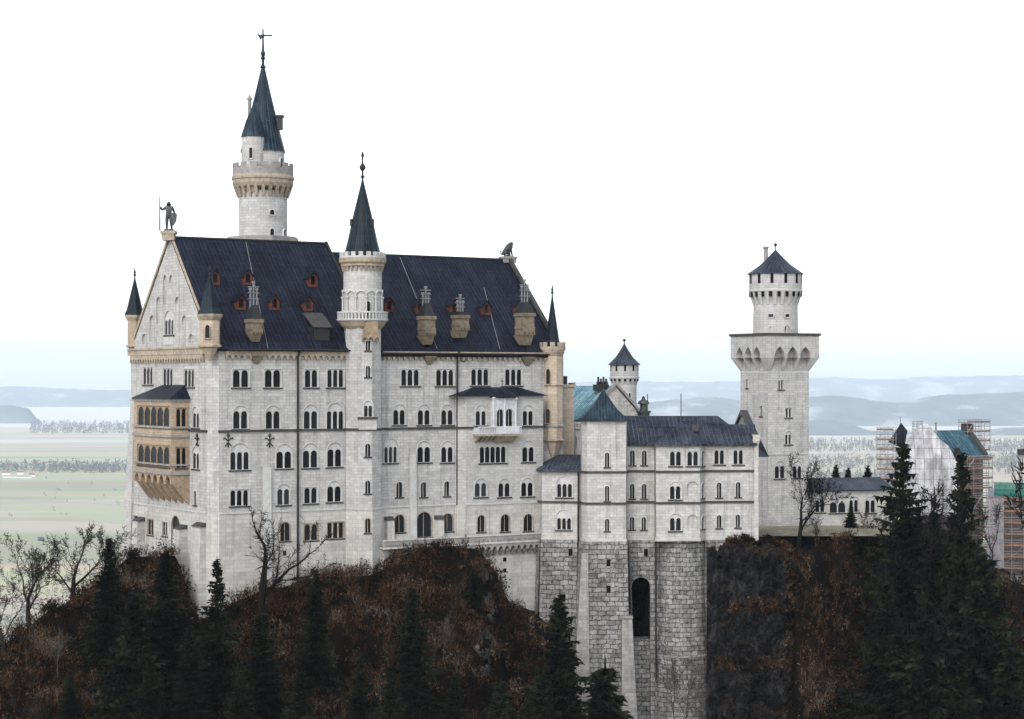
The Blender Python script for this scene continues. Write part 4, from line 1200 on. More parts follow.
mb.box(RT, RT.len - 0.75, RT.len + 0.3, zE + 0.5, zE + 1.3, -0.9, 0.4)
mb.taper(RT, RT.len - 0.6, RT.len + 0.1, zE - 0.3, -0.7, 0.28, RT.len - 0.75, RT.len + 0.3, zE + 0.5, -0.9, 0.4)
obj('pilaster', mb, 'lime_warm', bower)
for px, f_, o_ in ((578.7, PAV, 0.25), (655.2, LK, 0.3)):
    a = f_.st(px, 500)[0]; mb = MB(); zz = zPE if f_ is PAV else zE
    mb.tube([f_.P(a, zz - 0.1, 0.5), f_.P(a, zz - 1, o_), f_.P(a, -44, o_ + 0.9)], 0.15, 6); obj('downpipe', mb, 'iron', bower)

# rough masonry foot
mb = MB()
zd = -62.0
def off(f_, o): return f_.shift(o)
def foot(f_, x, e0=0.0, e1=0.0, z0=None, b=1.6, t=0.35):
    z0 = zd if z0 is None else z0
    k = t + b
    mb.face([f_.P(-e0, z0, k), f_.P(f_.len + e1, z0, k), f_.P(f_.len + e1 * 0.3, zbase, t), f_.P(-e0 * 0.3, zbase, t)],
            [(-e0, z0), (f_.len + e1, z0), (f_.len + e1 * 0.3, zbase), (-e0 * 0.3, zbase)])
    mb.face([f_.P(-e0 * .3, zbase, t), f_.P(f_.len + e1 * .3, zbase, t), f_.P(f_.len, zbase, -0.2), f_.P(0, zbase, -0.2)])
foot(PAV0, 0, 0.5, 0.5); foot(PAV, 0, 0.5, 2); foot(PT, 0, 0.2, 0.4); foot(TL, 0, 0.6, 0.9); foot(TW, 0, 0.9, 0.6); foot(TR_, 0, 0.6, 0.5)
foot(RT, 0, 0, 0, b=0.1, t=0.12)
obj('masonry_foot', mb, 'rubble', bower)
mb = MB()                                          # round bastion under the bay
cb = Vector((xat(680.5, 296), 296.0)); rb = xat(680.5 + 25.5, 296) - cb.x
mb.lathe(cb, [(rb * 1.34, zd), (rb * 1.27, zat(658, 291) - 0.1), (rb * 1.22, zat(657, 291)), (rb * 1.03, zbase)], 14, a0=-190, a1=10, smooth=False)
mb.face([Vector((cb.x + rb * 1.02 * math.cos(R(a)), cb.y + rb * 1.02 * math.sin(R(a)), zbase)) for a in range(-190, 11, 10)])
obj('bastion', mb, 'rubble', bower)
mb = MB(); mb.lathe(cb, [(rb * 1.2, zat(658.5, 291)), (rb * 1.29, zat(658, 291)), (rb * 1.29, zat(656.5, 291)), (rb * 1.2, zat(656, 291))], 14, a0=-190, a1=10); obj('ledge', mb, 'trim', bower)
# link wall with the tall arch and the dark shaft behind
mb = MB(); LB = LK.shift(0.15)
ax0, ax1 = LB.st(631.5, 600)[0], LB.st(650.5, 600)[0]; za = zat(577.5, 293)
hole = [(ax0, zd + 0.1), (ax1, zd + 0.1)] + [((ax0 + ax1) / 2 + (ax1 - ax0) / 2 * math.cos(math.pi * k / 10), za - (ax1 - ax0) / 2 + (ax1 - ax0) / 2 * math.sin(math.pi * k / 10)) for k in range(11)]
mb.wall(LB, [(-0.6, zd), (LB.len + 0.6, zd), (LB.len + 0.6, zbase), (-0.6, zbase)], [hole], depth=1.1)
obj('arched_wall', mb, 'rubble', bower)
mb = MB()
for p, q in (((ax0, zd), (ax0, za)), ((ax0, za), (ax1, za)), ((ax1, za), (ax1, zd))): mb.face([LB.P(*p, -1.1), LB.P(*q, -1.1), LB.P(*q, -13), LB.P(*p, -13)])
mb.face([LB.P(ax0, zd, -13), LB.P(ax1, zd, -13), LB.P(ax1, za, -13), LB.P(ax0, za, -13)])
obj('shaft', mb, 'rock', bower)  # dark rock colour stands in for the shade deep inside the arch
mb = MB(); zap = zat(640, 293)
mb.face([LB.P(ax0, zd, -0.5), LB.P(ax1, zd, -0.5), LB.P(ax1, zap, -0.9), LB.P(ax0, zap, -0.9)]); mb.face([LB.P(ax0, zap, -0.9), LB.P(ax1, zap, -0.9), LB.P(ax1, zap, -4), LB.P(ax0, zap, -4)])
obj('apron_wall', mb, 'rubble', bower)
mb = MB(); a0, a1 = TW.st(621, 650)[0], TW.st(631, 650)[0]
mb.taper(TW, a0 - 0.2, a1 + 1.3, zd, -2, 3.6, a0, a1, zat(619, 288), -2, 1.6)
mb.box(TW, a0 - 0.12, a1 + 0.12, zat(619, 288) + .002, zat(617, 288), -2, 1.75)
obj('buttress', mb, 'shade_stone', bower)
mb = MB(); a0 = TW.st(583, 560)[0]
mb.taper(TW, a0 - 1.9, a0 + 0.9, -53, -3, 2.5, a0 - 0.2, a0 + 0.7, zat(553, 290), -3, 0.42); obj('buttress', mb, 'shade_stone', bower)
for px, py in ((608.5, 562.5), (608.5, 589), (646, 552), (570.5, 552)):
    f_ = TW if px < 620 and px > 590 else LB if px > 620 else PAV
    o_ = 0.36 + 1.6 * (zbase - zat(py, 290)) / (zbase - zd) + (0.03 if f_ is not LB else -0.34)
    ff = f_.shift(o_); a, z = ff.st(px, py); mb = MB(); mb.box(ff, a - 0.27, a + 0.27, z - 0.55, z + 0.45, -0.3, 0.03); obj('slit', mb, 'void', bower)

# roofs of the lower wing
zRg, zRg2 = zat(416, 297.5), zat(424.5, 297)
X = lambda px, Y: xat(px, Y)
mb = MB()
e = [Vector((X(625, 292.8), 292.8, zE)), Vector((X(706, 292.8), 292.8, zE)), Vector((X(727.5, 293.2), 293.2, zE)), Vector((X(757, 293.6), 293.6, zE))]
rg = [Vector((X(622, 299), 299.0, zRg)), Vector((X(717.5, 299), 299.0, zRg)), Vector((X(729, 298.6), 298.6, zRg2)), Vector((X(755, 298.6), 298.6, zRg2))]
mb.face([e[0], e[1], e[2], rg[2], rg[1], rg[0]]); mb.face([e[2], e[3], rg[3], rg[2]])
bk = [Vector((p.x * 1.03, 306.0, zE)) for p in e]
mb.face([bk[1], bk[0], rg[0], rg[1]]); mb.face([bk[2], bk[1], rg[1], rg[2]]); mb.face([bk[3], bk[2], rg[2], rg[3]])
for p, q in zip(e, e[1:]): mb.face([p - Vector((0, 0, .3)), q - Vector((0, 0, .3)), q, p])
mb.face([p - Vector((0, 0, .3)) for p in reversed(e)] + [Vector((e[0].x, 296, zE - .3)), Vector((e[3].x, 296, zE - .3))])
obj('roof', mb, 'roof_grey', bower)
mb = MB()
ev = [BT.P(0.2, zE + .05, 0.45), BY.P(-0.3, zE + .05, 0.45), BY.P(BY.len * 0.5, zE + .05, 0.5), BY.P(BY.len + 0.2, zE + .05, 0.45), BR.P(BR.len, zE + .05, 0.45)]
ap_ = Vector((X(681, 296.5), 296.5, zat(422, 296.5)))
for p, q in zip(ev, ev[1:]):
    mb.face([p, q, ap_]); mb.face([p - Vector((0, 0, .3)), q - Vector((0, 0, .3)), q, p])
mb.face([p - Vector((0, 0, .3)) for p in reversed(ev)])
obj('bay_roof', mb, 'roof_grey', bower)
mb = MB()
cT = (pts[3] + pts[6] + tb[0] + tb[1]) / 4
cor = [Vector((X(580.6, 289.6), 289.6)), Vector((X(627.6, 289.6), 289.6)), Vector((X(627.6, 289.6), 297.6)), Vector((X(580.6, 289.6), 297.6))]
ctr = sum(cor, Vector((0, 0))) / 4; ctr = Vector((X(603.5, ctr.y), ctr.y)); za_ = zat(388.5, ctr.y)
ring = [[Vector((c_.x, c_.y, zTE)) for c_ in cor]]
for t_, hz in ((0.60, 0.30), (0.30, 0.62)):
    ring.append([Vector((ctr.x + (c_.x - ctr.x) * t_, ctr.y + (c_.y - ctr.y) * t_, zTE + (za_ - zTE) * hz)) for c_ in cor])
for r0, r1 in zip(ring, ring[1:]):
    for i in range(4): mb.face([r0[i], r0[(i + 1) % 4], r1[(i + 1) % 4], r1[i]])
for i in range(4): mb.face([ring[-1][i], ring[-1][(i + 1) % 4], Vector((ctr.x, ctr.y, za_))])
lo = [p - Vector((0, 0, .3)) for p in ring[0]]
for i in range(4): mb.face([lo[i], lo[(i + 1) % 4], ring[0][(i + 1) % 4], ring[0][i]])
mb.face(list(reversed(lo)))
pr_ = obj('pyramid_roof', mb, 'spireblue', bower)
mb = MB(); mb.tube([(ctr.x, ctr.y, za_ - 0.2), (ctr.x, ctr.y, za_ + 1.2)], [0.09, 0.04], 5); obj('finial', mb, 'iron', pr_)
mb = MB()
pe = [Vector((X(533.5, 296.5), 297.2, zPE)), Vector((X(541, 293.3), 293.3, zPE)), Vector((X(582, 292.4), 292.4, zPE))]
pr0, pr1 = Vector((X(558, 299), 299.0, zat(454.5, 299))), Vector((X(584, 298), 298.0, zat(454.5, 298)))
mb.face([pe[1], pe[2], pr1, pr0]); mb.face([pe[0], pe[1], pr0]); mb.face([Vector((pe[0].x, 301, zPE)), pe[0], pr0])
for p, q in zip(pe, pe[1:]): mb.face([p - Vector((0, 0, .3)), q - Vector((0, 0, .3)), q, p])
mb.face([p - Vector((0, 0, .3)) for p in (pe[2], pe[1], pe[0])])
obj('pavilion_roof', mb, 'roof_grey', bower)
mb = MB(); a_ = Vector((X(556, 300.5), 300.5))                 # gable stub beside the pavilion
mb.prism([(a_.x, a_.y), (a_.x + 0.5, a_.y), (a_.x + 0.5, a_.y + 0.6), (a_.x, a_.y + 0.6)], zPE, zat(439, 300)); obj('parapet', mb, 'darktrim', bower)
# end gable with dark coping, little lean-to behind
mb = MB()
xe = X(757.5, 294.2)
g = [(293.9, zE + 0.2), (309.0, zat(415.5, 309)), (324, zE - 0.5)]
mb.face([Vector((xe, y, z)) for y, z in g]); mb.face([Vector((xe - 0.6, y, z)) for y, z in reversed(g)])
obj('end_gable', mb, 'trim', bower)
mb = MB()
for p, q in zip(g, g[1:]):
    mb.beam(Vector((xe - 0.3, p[0], p[1] + .4)), Vector((xe - 0.3, q[0], q[1] + .4)), Vector((0.55, 0, 0)), Vector((0, 0, 0.45)))
mb.box(Fr((xe - 0.8, 301), (xe + 0.4, 301)), 0, 1.2, g[1][1] - 0.2, g[1][1] + 0.6, -8.8, -7.8)
obj('coping', mb, 'iron', bower)
mb = MB(); mb.face([Vector((xe + 0.1, 303, zat(438, 303))), Vector((xe + 0.1, 297, zat(457, 297))), Vector((X(769, 300), 300, zat(457, 300))), Vector((X(760, 303), 303.0, zat(438, 303)))]); obj('lean_to_roof', mb, 'roof_grey', bower)
mb = MB()
for px, y0, y1 in ((681, 393.5, 418), (647.5, 394, 418)):
    mb = MB(); mb.tube([(X(px, 299), 299, zat(y1, 299)), (X(px, 299), 299, zat(y0, 299))], 0.07, 5)
    obj('lightning_rod', mb, 'iron', bower)
for px, py in ((640, 431), (643.5, 434.5), (695, 428)):
    mb = MB(); c_ = at(px, py, 295.6); f_ = Fr((c_.x - 0.5, c_.y), (c_.x + 0.5, c_.y)); mb.taper(f_, 0, 1, c_.z - 0.5, -1.4, 0.3, 0, 1, c_.z + 0.45, -1.4, -0.2)
    obj('roof_hatch', mb, 'iron', bower)
# ornamental lantern chimney on the ridge behind
lc = Vector((X(643.5, 312), 312.0)); z_ = lambda y: zat(y, 312)
mb = MB(); mb.lathe(lc, [(1.0, z_(420)), (1.0, z_(413)), (1.25, z_(412.5)), (1.25, z_(411)), (0.62, z_(410.5)), (0.55, z_(404.5)), (0.95, z_(404)), (0.95, z_(403)), (0.8, z_(401)), (0.35, z_(399.5)), (0.22, z_(398)), (0.3, z_(397.3)), (0.02, z_(396))], 8, 22.5, smooth=False)
obj('lantern_chimney', mb, 'bronze', bower)

# ------------------------------------------------------------------ copper-roofed house behind
KY = 326.0
kn = Vector((X(615, KY), KY)); rdir = Vector((0.5, -0.866)); rt = Vector((0.866, 0.5))
house = thing('copper_roofed_house', (kn.x, kn.y + 4, -30), 'stone house with green-blue copper roof and stepped gable mouldings, behind the pyramid-roofed block', 'house')
zk, zke = zat(386, KY), zat(417, KY); hw = 5.3; kl = 12.5
far = kn - rdir * kl
def kp(along, side, z): q = kn - rdir * along + rt * side; return Vector((q.x, q.y, z))
mb = MB()
mb.face([kp(0, -hw, -30), kp(0, hw, -30), kp(0, hw, zke), kp(0, 0, zk - 0.1), kp(0, -hw, zke)])
mb.face([kp(kl, -hw, -30), kp(0, -hw, -30), kp(0, -hw, zke), kp(kl, -hw, zke)]); mb.face([kp(0, hw, -30), kp(kl, hw, -30), kp(kl, hw, zke), kp(0, hw, zke)])
mb.face([kp(kl, hw, -30), kp(kl, -hw, -30), kp(kl, -hw, zke), kp(kl, 0, zk), kp(kl, hw, zke)])
obj('wall', mb, 'lime_warm', house)
mb = MB()
slab(mb, [kp(kl + .3, -hw - 0.5, zke - 0.4), kp(0.2, -hw - 0.5, zke - 0.4), kp(0.2, 0, zk), kp(kl + .3, 0, zk)], 0.2)
slab(mb, [kp(0.2, hw + 0.5, zke - 0.4), kp(kl + .3, hw + 0.5, zke - 0.4), kp(kl + .3, 0, zk), kp(0.2, 0, zk)], 0.2)
obj('roof', mb, 'copper', house)
mb = MB()
for s_ in (-1, 1):
    mb.beam(kp(-0.1, s_ * (hw + 0.6), zke - 0.5), kp(-0.1, 0, zk + 0.15), rdir.to_3d() * 0.35, Vector((0, 0, 0.55)))
obj('coping', mb, 'trim', house); mb = MB()
mb.beam(kp(kl, -hw - 0.6, zke - 0.4), kp(kl, 0, zk + 0.1), rdir.to_3d() * 0.3, Vector((0, 0, 0.5)))
obj('coping', mb, 'trim', house)
mb = MB()
fk = Fr(kp(0, -hw, 0).xy, kp(0, hw, 0).xy)
for k in range(5):
    a = hw + 0.9 + k * 0.75; z1 = zk - (0.9 + k * 0.75) * (zk - zke) / hw - 0.7
    mb.box(fk, a - 0.35, a + 0.5, z1 - 0.16, z1, -0.02, 0.14); mb.box(fk, a - 0.35, a - 0.2, z1 - 0.9, z1 - 0.161, -0.02, 0.13)
obj('gable_moulding', mb, 'frame', house)
mb = MB(); c_ = kn - rdir * 2.2
for k in range(4): mb.lathe(c_ - rdir * (k * 0.8 - 1.0) + Vector((-0.8, 0)), [(0.32, zk - 0.3), (0.32, zk + 0.7), (0.18, zk + 0.72), (0.18, zk + 1.2 + 0.3 * (k % 2))], 7)
fc = Fr(c_ - Vector((2.4, 0)), c_ + Vector((0.6, 0))); mb.box(fc, 0, 2.6, zk - 0.8, zk + 0.25, -0.8, 0.3)
obj('chimney', mb, 'iron', house)
mb = MB(); c_ = far - rdir * 0.3; mb.box(Fr(c_ - Vector((0.9, 0)), c_ + Vector((0.3, 0))), 0, 1.2, zk - 0.6, zk + 0.5, -0.8, 0.4); obj('chimney', mb, 'redwood', house)
# arcaded porch wall in front
fp = Fr((X(560, 306), 306.0), (X(583, 306), 306.0)); L_ = fp.len
mb = MB(); z1, z2 = zat(429, 306), zat(425, 306)
mb.wall(fp, [(0, -26), (L_, -26), (L_, z1), (0, z1)], niches(mb, fp, [(571.5, 577, 436, 450)], 0.5) + niches(mb, fp, [(564, 569, 436, 450)], 0.5))
for k in range(4): a = L_ * (k + 0.1) / 3.4; mb.box(fp, a - 0.15, a + 0.15, zat(452, 306), z1, 0, 0.25)
pw = obj('porch', mb, 'frame', house)
mb = MB(); mb.box(fp, -0.2, L_, z1, z1 + 0.3, -0.6, 0.3); mb.box(fp, -0.2, L_, z2 - 0.2 + 0.4, z2 + 0.45, -0.1, 0.2)
for k in range(8): a = L_ * (k + 0.5) / 8; mb.lathe(fp.xy(a, 0.05), [(0.1, z1 + .3), (0.16, (z1 + z2) / 2 + .2), (0.08, z2 + 0.2)], 6)
obj('balustrade', mb, 'frame', pw)

# ------------------------------------------------------------------ machicolated round turret-tower
def crown_tower(root, c, Yv, y_base, r, rd, ys, n, roofmat, wallmat, shaft=True):
    """shaft, corbel ring, drum with slits, pointed roof; ys: y of corbel bottom, drum bottom, slit bottom, eaves, apex, tip"""
    z = [zat(y, Yv) for y in ys]
    mb = MB(); mb.lathe(c, [(r * 1.02, y_base), (r, z[0] + 0.3)], 28); obj('shaft', mb, wallmat, root)
    mb = MB(); mb.lathe(c, [(r * 0.98, z[0]), (rd - 0.02, z[1])], 28, cap=False)
    mb.lathe(c, [(rd, z[1]), (rd, z[3])], 32); dr_ = obj('drum', mb, wallmat, root)
    mb = MB()
    mb.ring_boxes(c, r, rd + 0.06, z[0] - 0.1, z[1] + 0.1, n, 0.42, slope=0.9)
    mb.lathe(c, [(rd + 0.02, z[1] + .1), (rd + 0.14, z[1] + 0.12), (rd + 0.14, z[1] + 0.4), (rd + 0.02, z[1] + 0.45)], 32, cap=False)
    obj('corbel_table', mb, 'frame', root)
    mb = MB(); mb.ring_boxes(c, rd - 0.1, rd + 0.035, z[1] - (z[1] - z[0]) * 0.4, z[1] + 0.02, n, 0.36, rot=180 / n, slope=0.3); obj('machicolation_shade', mb, 'void', root)  # near-black blocks painted as the shade between the brackets
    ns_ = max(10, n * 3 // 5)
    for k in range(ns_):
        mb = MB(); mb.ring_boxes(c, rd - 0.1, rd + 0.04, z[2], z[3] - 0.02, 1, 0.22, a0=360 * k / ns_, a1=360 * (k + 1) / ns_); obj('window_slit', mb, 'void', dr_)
    mb = MB(); mb.lathe(c, [(rd + 0.35, z[3]), (rd + 0.3, z[3] + 0.14), (rd * 0.62, z[3] + (z[4] - z[3]) * 0.36), (rd * 0.28, z[3] + (z[4] - z[3]) * 0.70), (0.08, z[4])], 16, seam=28, smooth=False)
    ro = obj('roof', mb, roofmat, root)
    mb = MB(); h_ = z[5] - z[4]
    mb.lathe(c, [(0.1, z[4] - 0.2), (0.08, z[4] + h_ * 0.4), (0.3, z[4] + h_ * 0.65), (0.3, z[4] + h_ * 0.8), (0.03, z[5])], 8); obj('finial', mb, 'iron', root)
    return dr_, ro
c_ = Vector((X(624.3, 350), 350.0))
small_t = thing('small_round_tower', (c_.x, c_.y, -30), 'small white round tower with pointed dark roof, behind the copper roof', 'tower')
crown_tower(small_t, c_, 348, -30, 2.15, 2.5, (384, 379, 371, 365, 343.5, 338.5), 16, 'roof_grey', 'lime_pale')
dark(small_t, tanframe(c_, 2.15, 629.5), 628.5, 630.5, 393, 399, 348)

# ------------------------------------------------------------------ square tower with a round crown
QY = 342.0
qc = Vector((X(768, QY), QY)); TQ = 26.0
qu = Vector((math.cos(R(TQ)), math.sin(R(TQ)))); qv = Vector((-qu.y, qu.x))
QR = Fr(qc, qc + qu * 8.4); QL = Fr(qc + qv * 8.4, qc)
qlen_r, qlen_l = QR.st(809, 420)[0], -QL.st(740.5, 420)[0] + 8.4
QR = Fr(qc, qc + qu * qlen_r); QL = Fr(qc + qv * qlen_l, qc)
sq = thing('square_tower', (qc.x + 3, qc.y + 6, -30), 'square grey stone tower with flared arcaded top and round crown, right of the lower wing', 'tower')
zb_, zf, zp = -30.0, zat(372, QY), zat(335.5, QY)
mb = MB()
hr = windows(sq, QR, [(778,783.5,380,389.5,2,None,'lime_flat'),(785.5,791.5,407.5,417.5,2,None,'lime_flat'),(785,791.5,434.5,444.5,2,431),(774.5,785,466,478.5,2,461),(792.5,802,466,478,2,461)])
hl = windows(sq, QL, [(746,748,379,388,1,None,'lime_flat'),(760,762.2,406,416,1,None,'lime_flat')])
mb.wall(QR, [(0, zb_), (qlen_r, zb_), (qlen_r, zf), (0, zf)], hr); mb.wall(QL, [(0, zb_), (qlen_l, zb_), (qlen_l, zf), (0, zf)], hl)
q4 = [qc, qc + qu * qlen_r, qc + qu * qlen_r + qv * qlen_l, qc + qv * qlen_l]
for i in (1, 2): f_ = Fr(q4[i], q4[i + 1]); mb.wall(f_, [(0, zb_), (f_.len, zb_), (f_.len, zf), (0, zf)])
obj('wall', mb, 'lime', sq)
mb = MB()
for f_ in (QR, QL): mb.box(f_, 0.0, f_.len, zat(455, QY), zat(454, QY), -0.1, 0.12)
obj('string_course', mb, 'frame', sq)
# flared head: arcaded outer skin standing on sloping brackets
OV = 1.25
faces = [Fr(q4[i], q4[(i + 1) % 4]) for i in range(4)]
mb = MB(); brs = []
zh, zsp = zat(346.5, QY), zat(371, QY)
for f_ in faces:
    L = f_.len; outer = f_.shift(OV)
    n_ = 3; m_ = 0.25; w_ = (L - 2 * m_) / n_ ; pier = 0.55
    hs_ = []
    for k in range(n_):
        cx_ = m_ + w_ * (k + 0.5); hw_ = (w_ - pier) / 2; zq = zat(356, QY); rise = zh - zq
        lp = [(cx_ - hw_, zat(357.5, QY)), (cx_ + hw_, zat(357.5, QY)), (cx_ + hw_, zq)]
        lp += [(cx_ + hw_ * math.cos(t_) if False else cx_ + hw_ * (1 - (i / 6) ** 1.7), zq + rise * (i / 6) ** 0.85) for i, t_ in enumerate([0] * 7)][1:]
        lp += [(2 * cx_ - a, z) for a, z in reversed(lp[3:-1])] + [(cx_ - hw_, zq)]
        hs_.append(lp)
    mb.wall(outer, [(-OV, zat(357.5, QY) - 0.01), (L + OV, zat(357.5, QY) - 0.01), (L + OV, zp), (-OV, zp)], hs_, depth=OV - 0.02)
    # sloping piers between the arches
    edges = [(-OV, m_ + pier / 2)] + [(m_ + w_ * k - pier / 2, m_ + w_ * k + pier / 2) for k in range(1, n_)] + [(L - m_ - pier / 2, L + OV)]
    for i, (e0, e1) in enumerate(edges):
        zz = zat(357.5, QY)
        if i == 0: bot = (0, m_ + pier / 2); 
        elif i == n_: bot = (L - m_ - pier / 2, L)
        else: bot = (e0, e1)
        br_ = MB(); brs.append(br_)
        br_.face([f_.P(bot[0], zsp, 0.02), f_.P(bot[1], zsp, 0.02), f_.P(e1, zz, OV), f_.P(e0, zz, OV)])
        if i != 0: br_.face([f_.P(bot[0], zsp, 0.02), f_.P(e0, zz, OV), f_.P(e0, zz, 0)])
        if i != n_: br_.face([f_.P(bot[1], zsp, 0.02), f_.P(e1, zz, 0), f_.P(e1, zz, OV)])
for f_ in faces: mb.face([f_.P(0, zsp - 0.1), f_.P(f_.len, zsp - 0.1), f_.P(f_.len, zp), f_.P(0, zp)])
fl = obj('flared_head', mb, 'lime', sq)
for br_ in brs: obj('corbel', br_, 'frame', fl)
mb = MB()
cen = sum(q4, Vector((0, 0))) / 4
def grow(e_): return [q4[0] - qu * e_ - qv * e_, q4[1] + qu * e_ - qv * e_, q4[2] + qu * e_ + qv * e_, q4[3] - qu * e_ + qv * e_]
mb.prism([(p.x, p.y) for p in grow(OV + 0.22)], zp, zp + 0.42); obj('platform', mb, 'darktrim', sq)
QC = cen.y
cc = Vector((X(775.5, QC), QC)); k_ = QC / F
dr_, ro = crown_tower(sq, cc, QC - 2, zp, 22 * k_, 26.3 * k_, (304, 292, 283.5, 274, 249, 242), 20, 'roof_grey', 'lime_pale')
for x0, x1, yt_, yb_, fl_ in ((768.5, 773.5, 314, 317, True), (785, 789, 314, 317, True), (769, 773, 326.5, 334, False), (784.3, 789.2, 325.5, 334, False)):
    dark(sq, tanframe(cc, 22 * k_, (x0 + x1) / 2), x0, x1, yt_, yb_, QC - 4, flat=fl_)
mb = MB(); c_ = cc + Vector((-9.7 * k_, 0)); mb.lathe(c_, [(0.42, zat(268, QC)), (0.38, zat(249, QC)), (0.55, zat(248, QC)), (0.55, zat(246.5, QC))], 10); obj('chimney', mb, 'trim', ro)

# ------------------------------------------------------------------ arcaded gallery between tower and gatehouse
GY = 348.0
GF = Fr((X(806, GY), GY), (X(892, GY + 5), GY + 5)); L = GF.len
gal = thing('gallery', GF.P(L / 2, -30, -3), 'low arcaded stone gallery with a dark lean-to roof, right of the square tower', 'building')
mb = MB()
sp = [(815,825,500,512.5,2,496),(829.5,846,499.5,513,2,496.5),(849,858.5,500,512.5,2,496.5),(865,875.5,500,513,2,496.5)]
hg = windows(gal, GF, sp)
z1 = GF.st(850, 489)[1]
mb.wall(GF, [(0, -31), (L, -31), (L, z1), (0, z1)], hg)
for f_ in (Fr(GF.xy(0, -6), GF.xy(0)), Fr(GF.xy(L), GF.xy(L, -6))): mb.wall(f_, [(0, -31), (6, -31), (6, z1), (0, z1)])
obj('wall', mb, 'lime_warm', gal)
mb = MB(); slab(mb, [GF.P(-0.3, z1 - 0.15, 0.6), GF.P(L + 0.3, z1 - 0.15, 0.6), GF.P(L + 0.3, z1 + 1.75, -5), GF.P(-0.3, z1 + 1.75, -5)], 0.2); obj('roof', mb, 'roof_grey', gal)
mb = MB(); mb.box(GF, 0, L, z1 - 0.5, z1 - 0.2, -0.1, 0.25); mb.scallop(GF, 0, L, z1 - 0.5, z1 - 0.95, 0.6, 0, 0.12)
a0, a1 = GF.st(830.5, 493)[0], GF.st(846, 493)[0]
for k in range(7): a = a0 + (a1 - a0) * k / 6.6; mb.box(GF, a, a + 0.22, GF.st(838, 495)[1], GF.st(838, 492.2)[1], -0.05, 0.2)
obj('cornice', mb, 'frame', gal)

# ------------------------------------------------------------------ gatehouse under repair
HYD = 400.0
gd = Vector((math.cos(R(30)), math.sin(R(30)))); gn = Vector((gd.y, -gd.x))
gate = thing('gatehouse', (X(945, HYD), HYD, -42), 'gatehouse with a teal metal roof and brick chimneys, half wrapped for repairs', 'building')
r0 = Vector((X(934, 404), 404.0)); zrg = zat(430.5, 404)
GH = Fr(r0, r0 + gd * 7.4); rl_ = GH.st(965.5, 430.5)[0]
ez = zrg - 5.3; hd = 5.6
mb = MB()
slab(mb, [GH.P(-1.5, ez, hd), GH.P(rl_, ez, hd), GH.P(rl_, zrg), GH.P(-1.5, zrg)], 0.2); slab(mb, [GH.P(rl_, ez, -hd), GH.P(-1.5, ez, -hd), GH.P(-1.5, zrg), GH.P(rl_, zrg)], 0.2)
obj('roof', mb, 'tealroof', gate)
M['brick'] = ashlar('red_brick', (0.17, 0.125, 0.11), (0.125, 0.095, 0.085), (0.14, 0.125, 0.115), w=0.5, h=0.16)
mb = MB()
mb.box(GH, -1.3, rl_ - 0.1, -42, ez + 0.1, -hd + 0.4, hd - 0.4)
for a_ in (-1.2, rl_ - 0.6): mb.face([GH.P(a_, ez, hd - .4), GH.P(a_, ez, -hd + .4), GH.P(a_, zrg - .2, 0)])
obj('wall', mb, 'brick', gate)
mb = MB()
for s_ in (-1, 1): mb.beam(GH.P(rl_ + 0.3, ez - 0.1, s_ * (hd + 0.1)), GH.P(rl_ + 0.3, zrg + 0.1, 0), GH.u.to_3d() * 0.45, Vector((0, 0, 0.9)))
mb.box(GH, rl_ - 0.4, rl_ + 1.2, zrg - 0.5, zrg + 1.3, -0.9, 0.9)
obj('stepped_gable', mb, 'darktrim', gate)
mb = MB()
for px, y0, w_ in ((927.5, 424.5, 0.45), (934.2, 422.5, 0.22)):
    c_ = GH.xy(GH.st(px, 425)[0], -0.5 if px < 930 else 0.5); mb.lathe(c_, [(w_, zrg - 1), (w_, zat(y0 + 1.2, 404)), (w_ * 1.5, zat(y0 + 1, 404)), (w_ * 1.5, zat(y0, 404))], 6)
obj('chimney', mb, 'trim', gate)
mb = MB()                                     # dark wedge of the west roof
tri = [at(888.5, 442, 401), at(904, 449, 399), at(907.5, 431, 399), at(901, 423, 402)]
mb.face(tri); mb.face([p + Vector((0.6, 3, 0)) for p in reversed(tri)])
for i in range(4): p, q = tri[i], tri[(i + 1) % 4]; mb.face([q, p, p + Vector((.6, 3, 0)), q + Vector((.6, 3, 0))])
mb.tube([at(900.5, 424, 402), at(900.5, 417, 402)], 0.05, 4)
obj('roof', mb, 'roof', gate)
mb = MB(); c_ = at(959, 452, 398.5); f_ = Fr((c_.x - 1.2, c_.y), (c_.x + 1.2, c_.y)); mb.face([f_.P(0, c_.z - 1.4), f_.P(2.4, c_.z - 1.4), f_.P(1.2, c_.z + 0.7)]); slab(mb, [f_.P(-.2, c_.z - 1.6, .2), f_.P(1.2, c_.z + .8, .2), f_.P(1.2, c_.z + .8, -3), f_.P(-.2, c_.z - 1.6, -3)], 0.1); slab(mb, [f_.P(1.2, c_.z + .8, .2), f_.P(2.6, c_.z - 1.6, .2), f_.P(2.6, c_.z - 1.6, -3), f_.P(1.2, c_.z + .8, -3)], 0.1)
obj('dormer', mb, 'iron', gate)

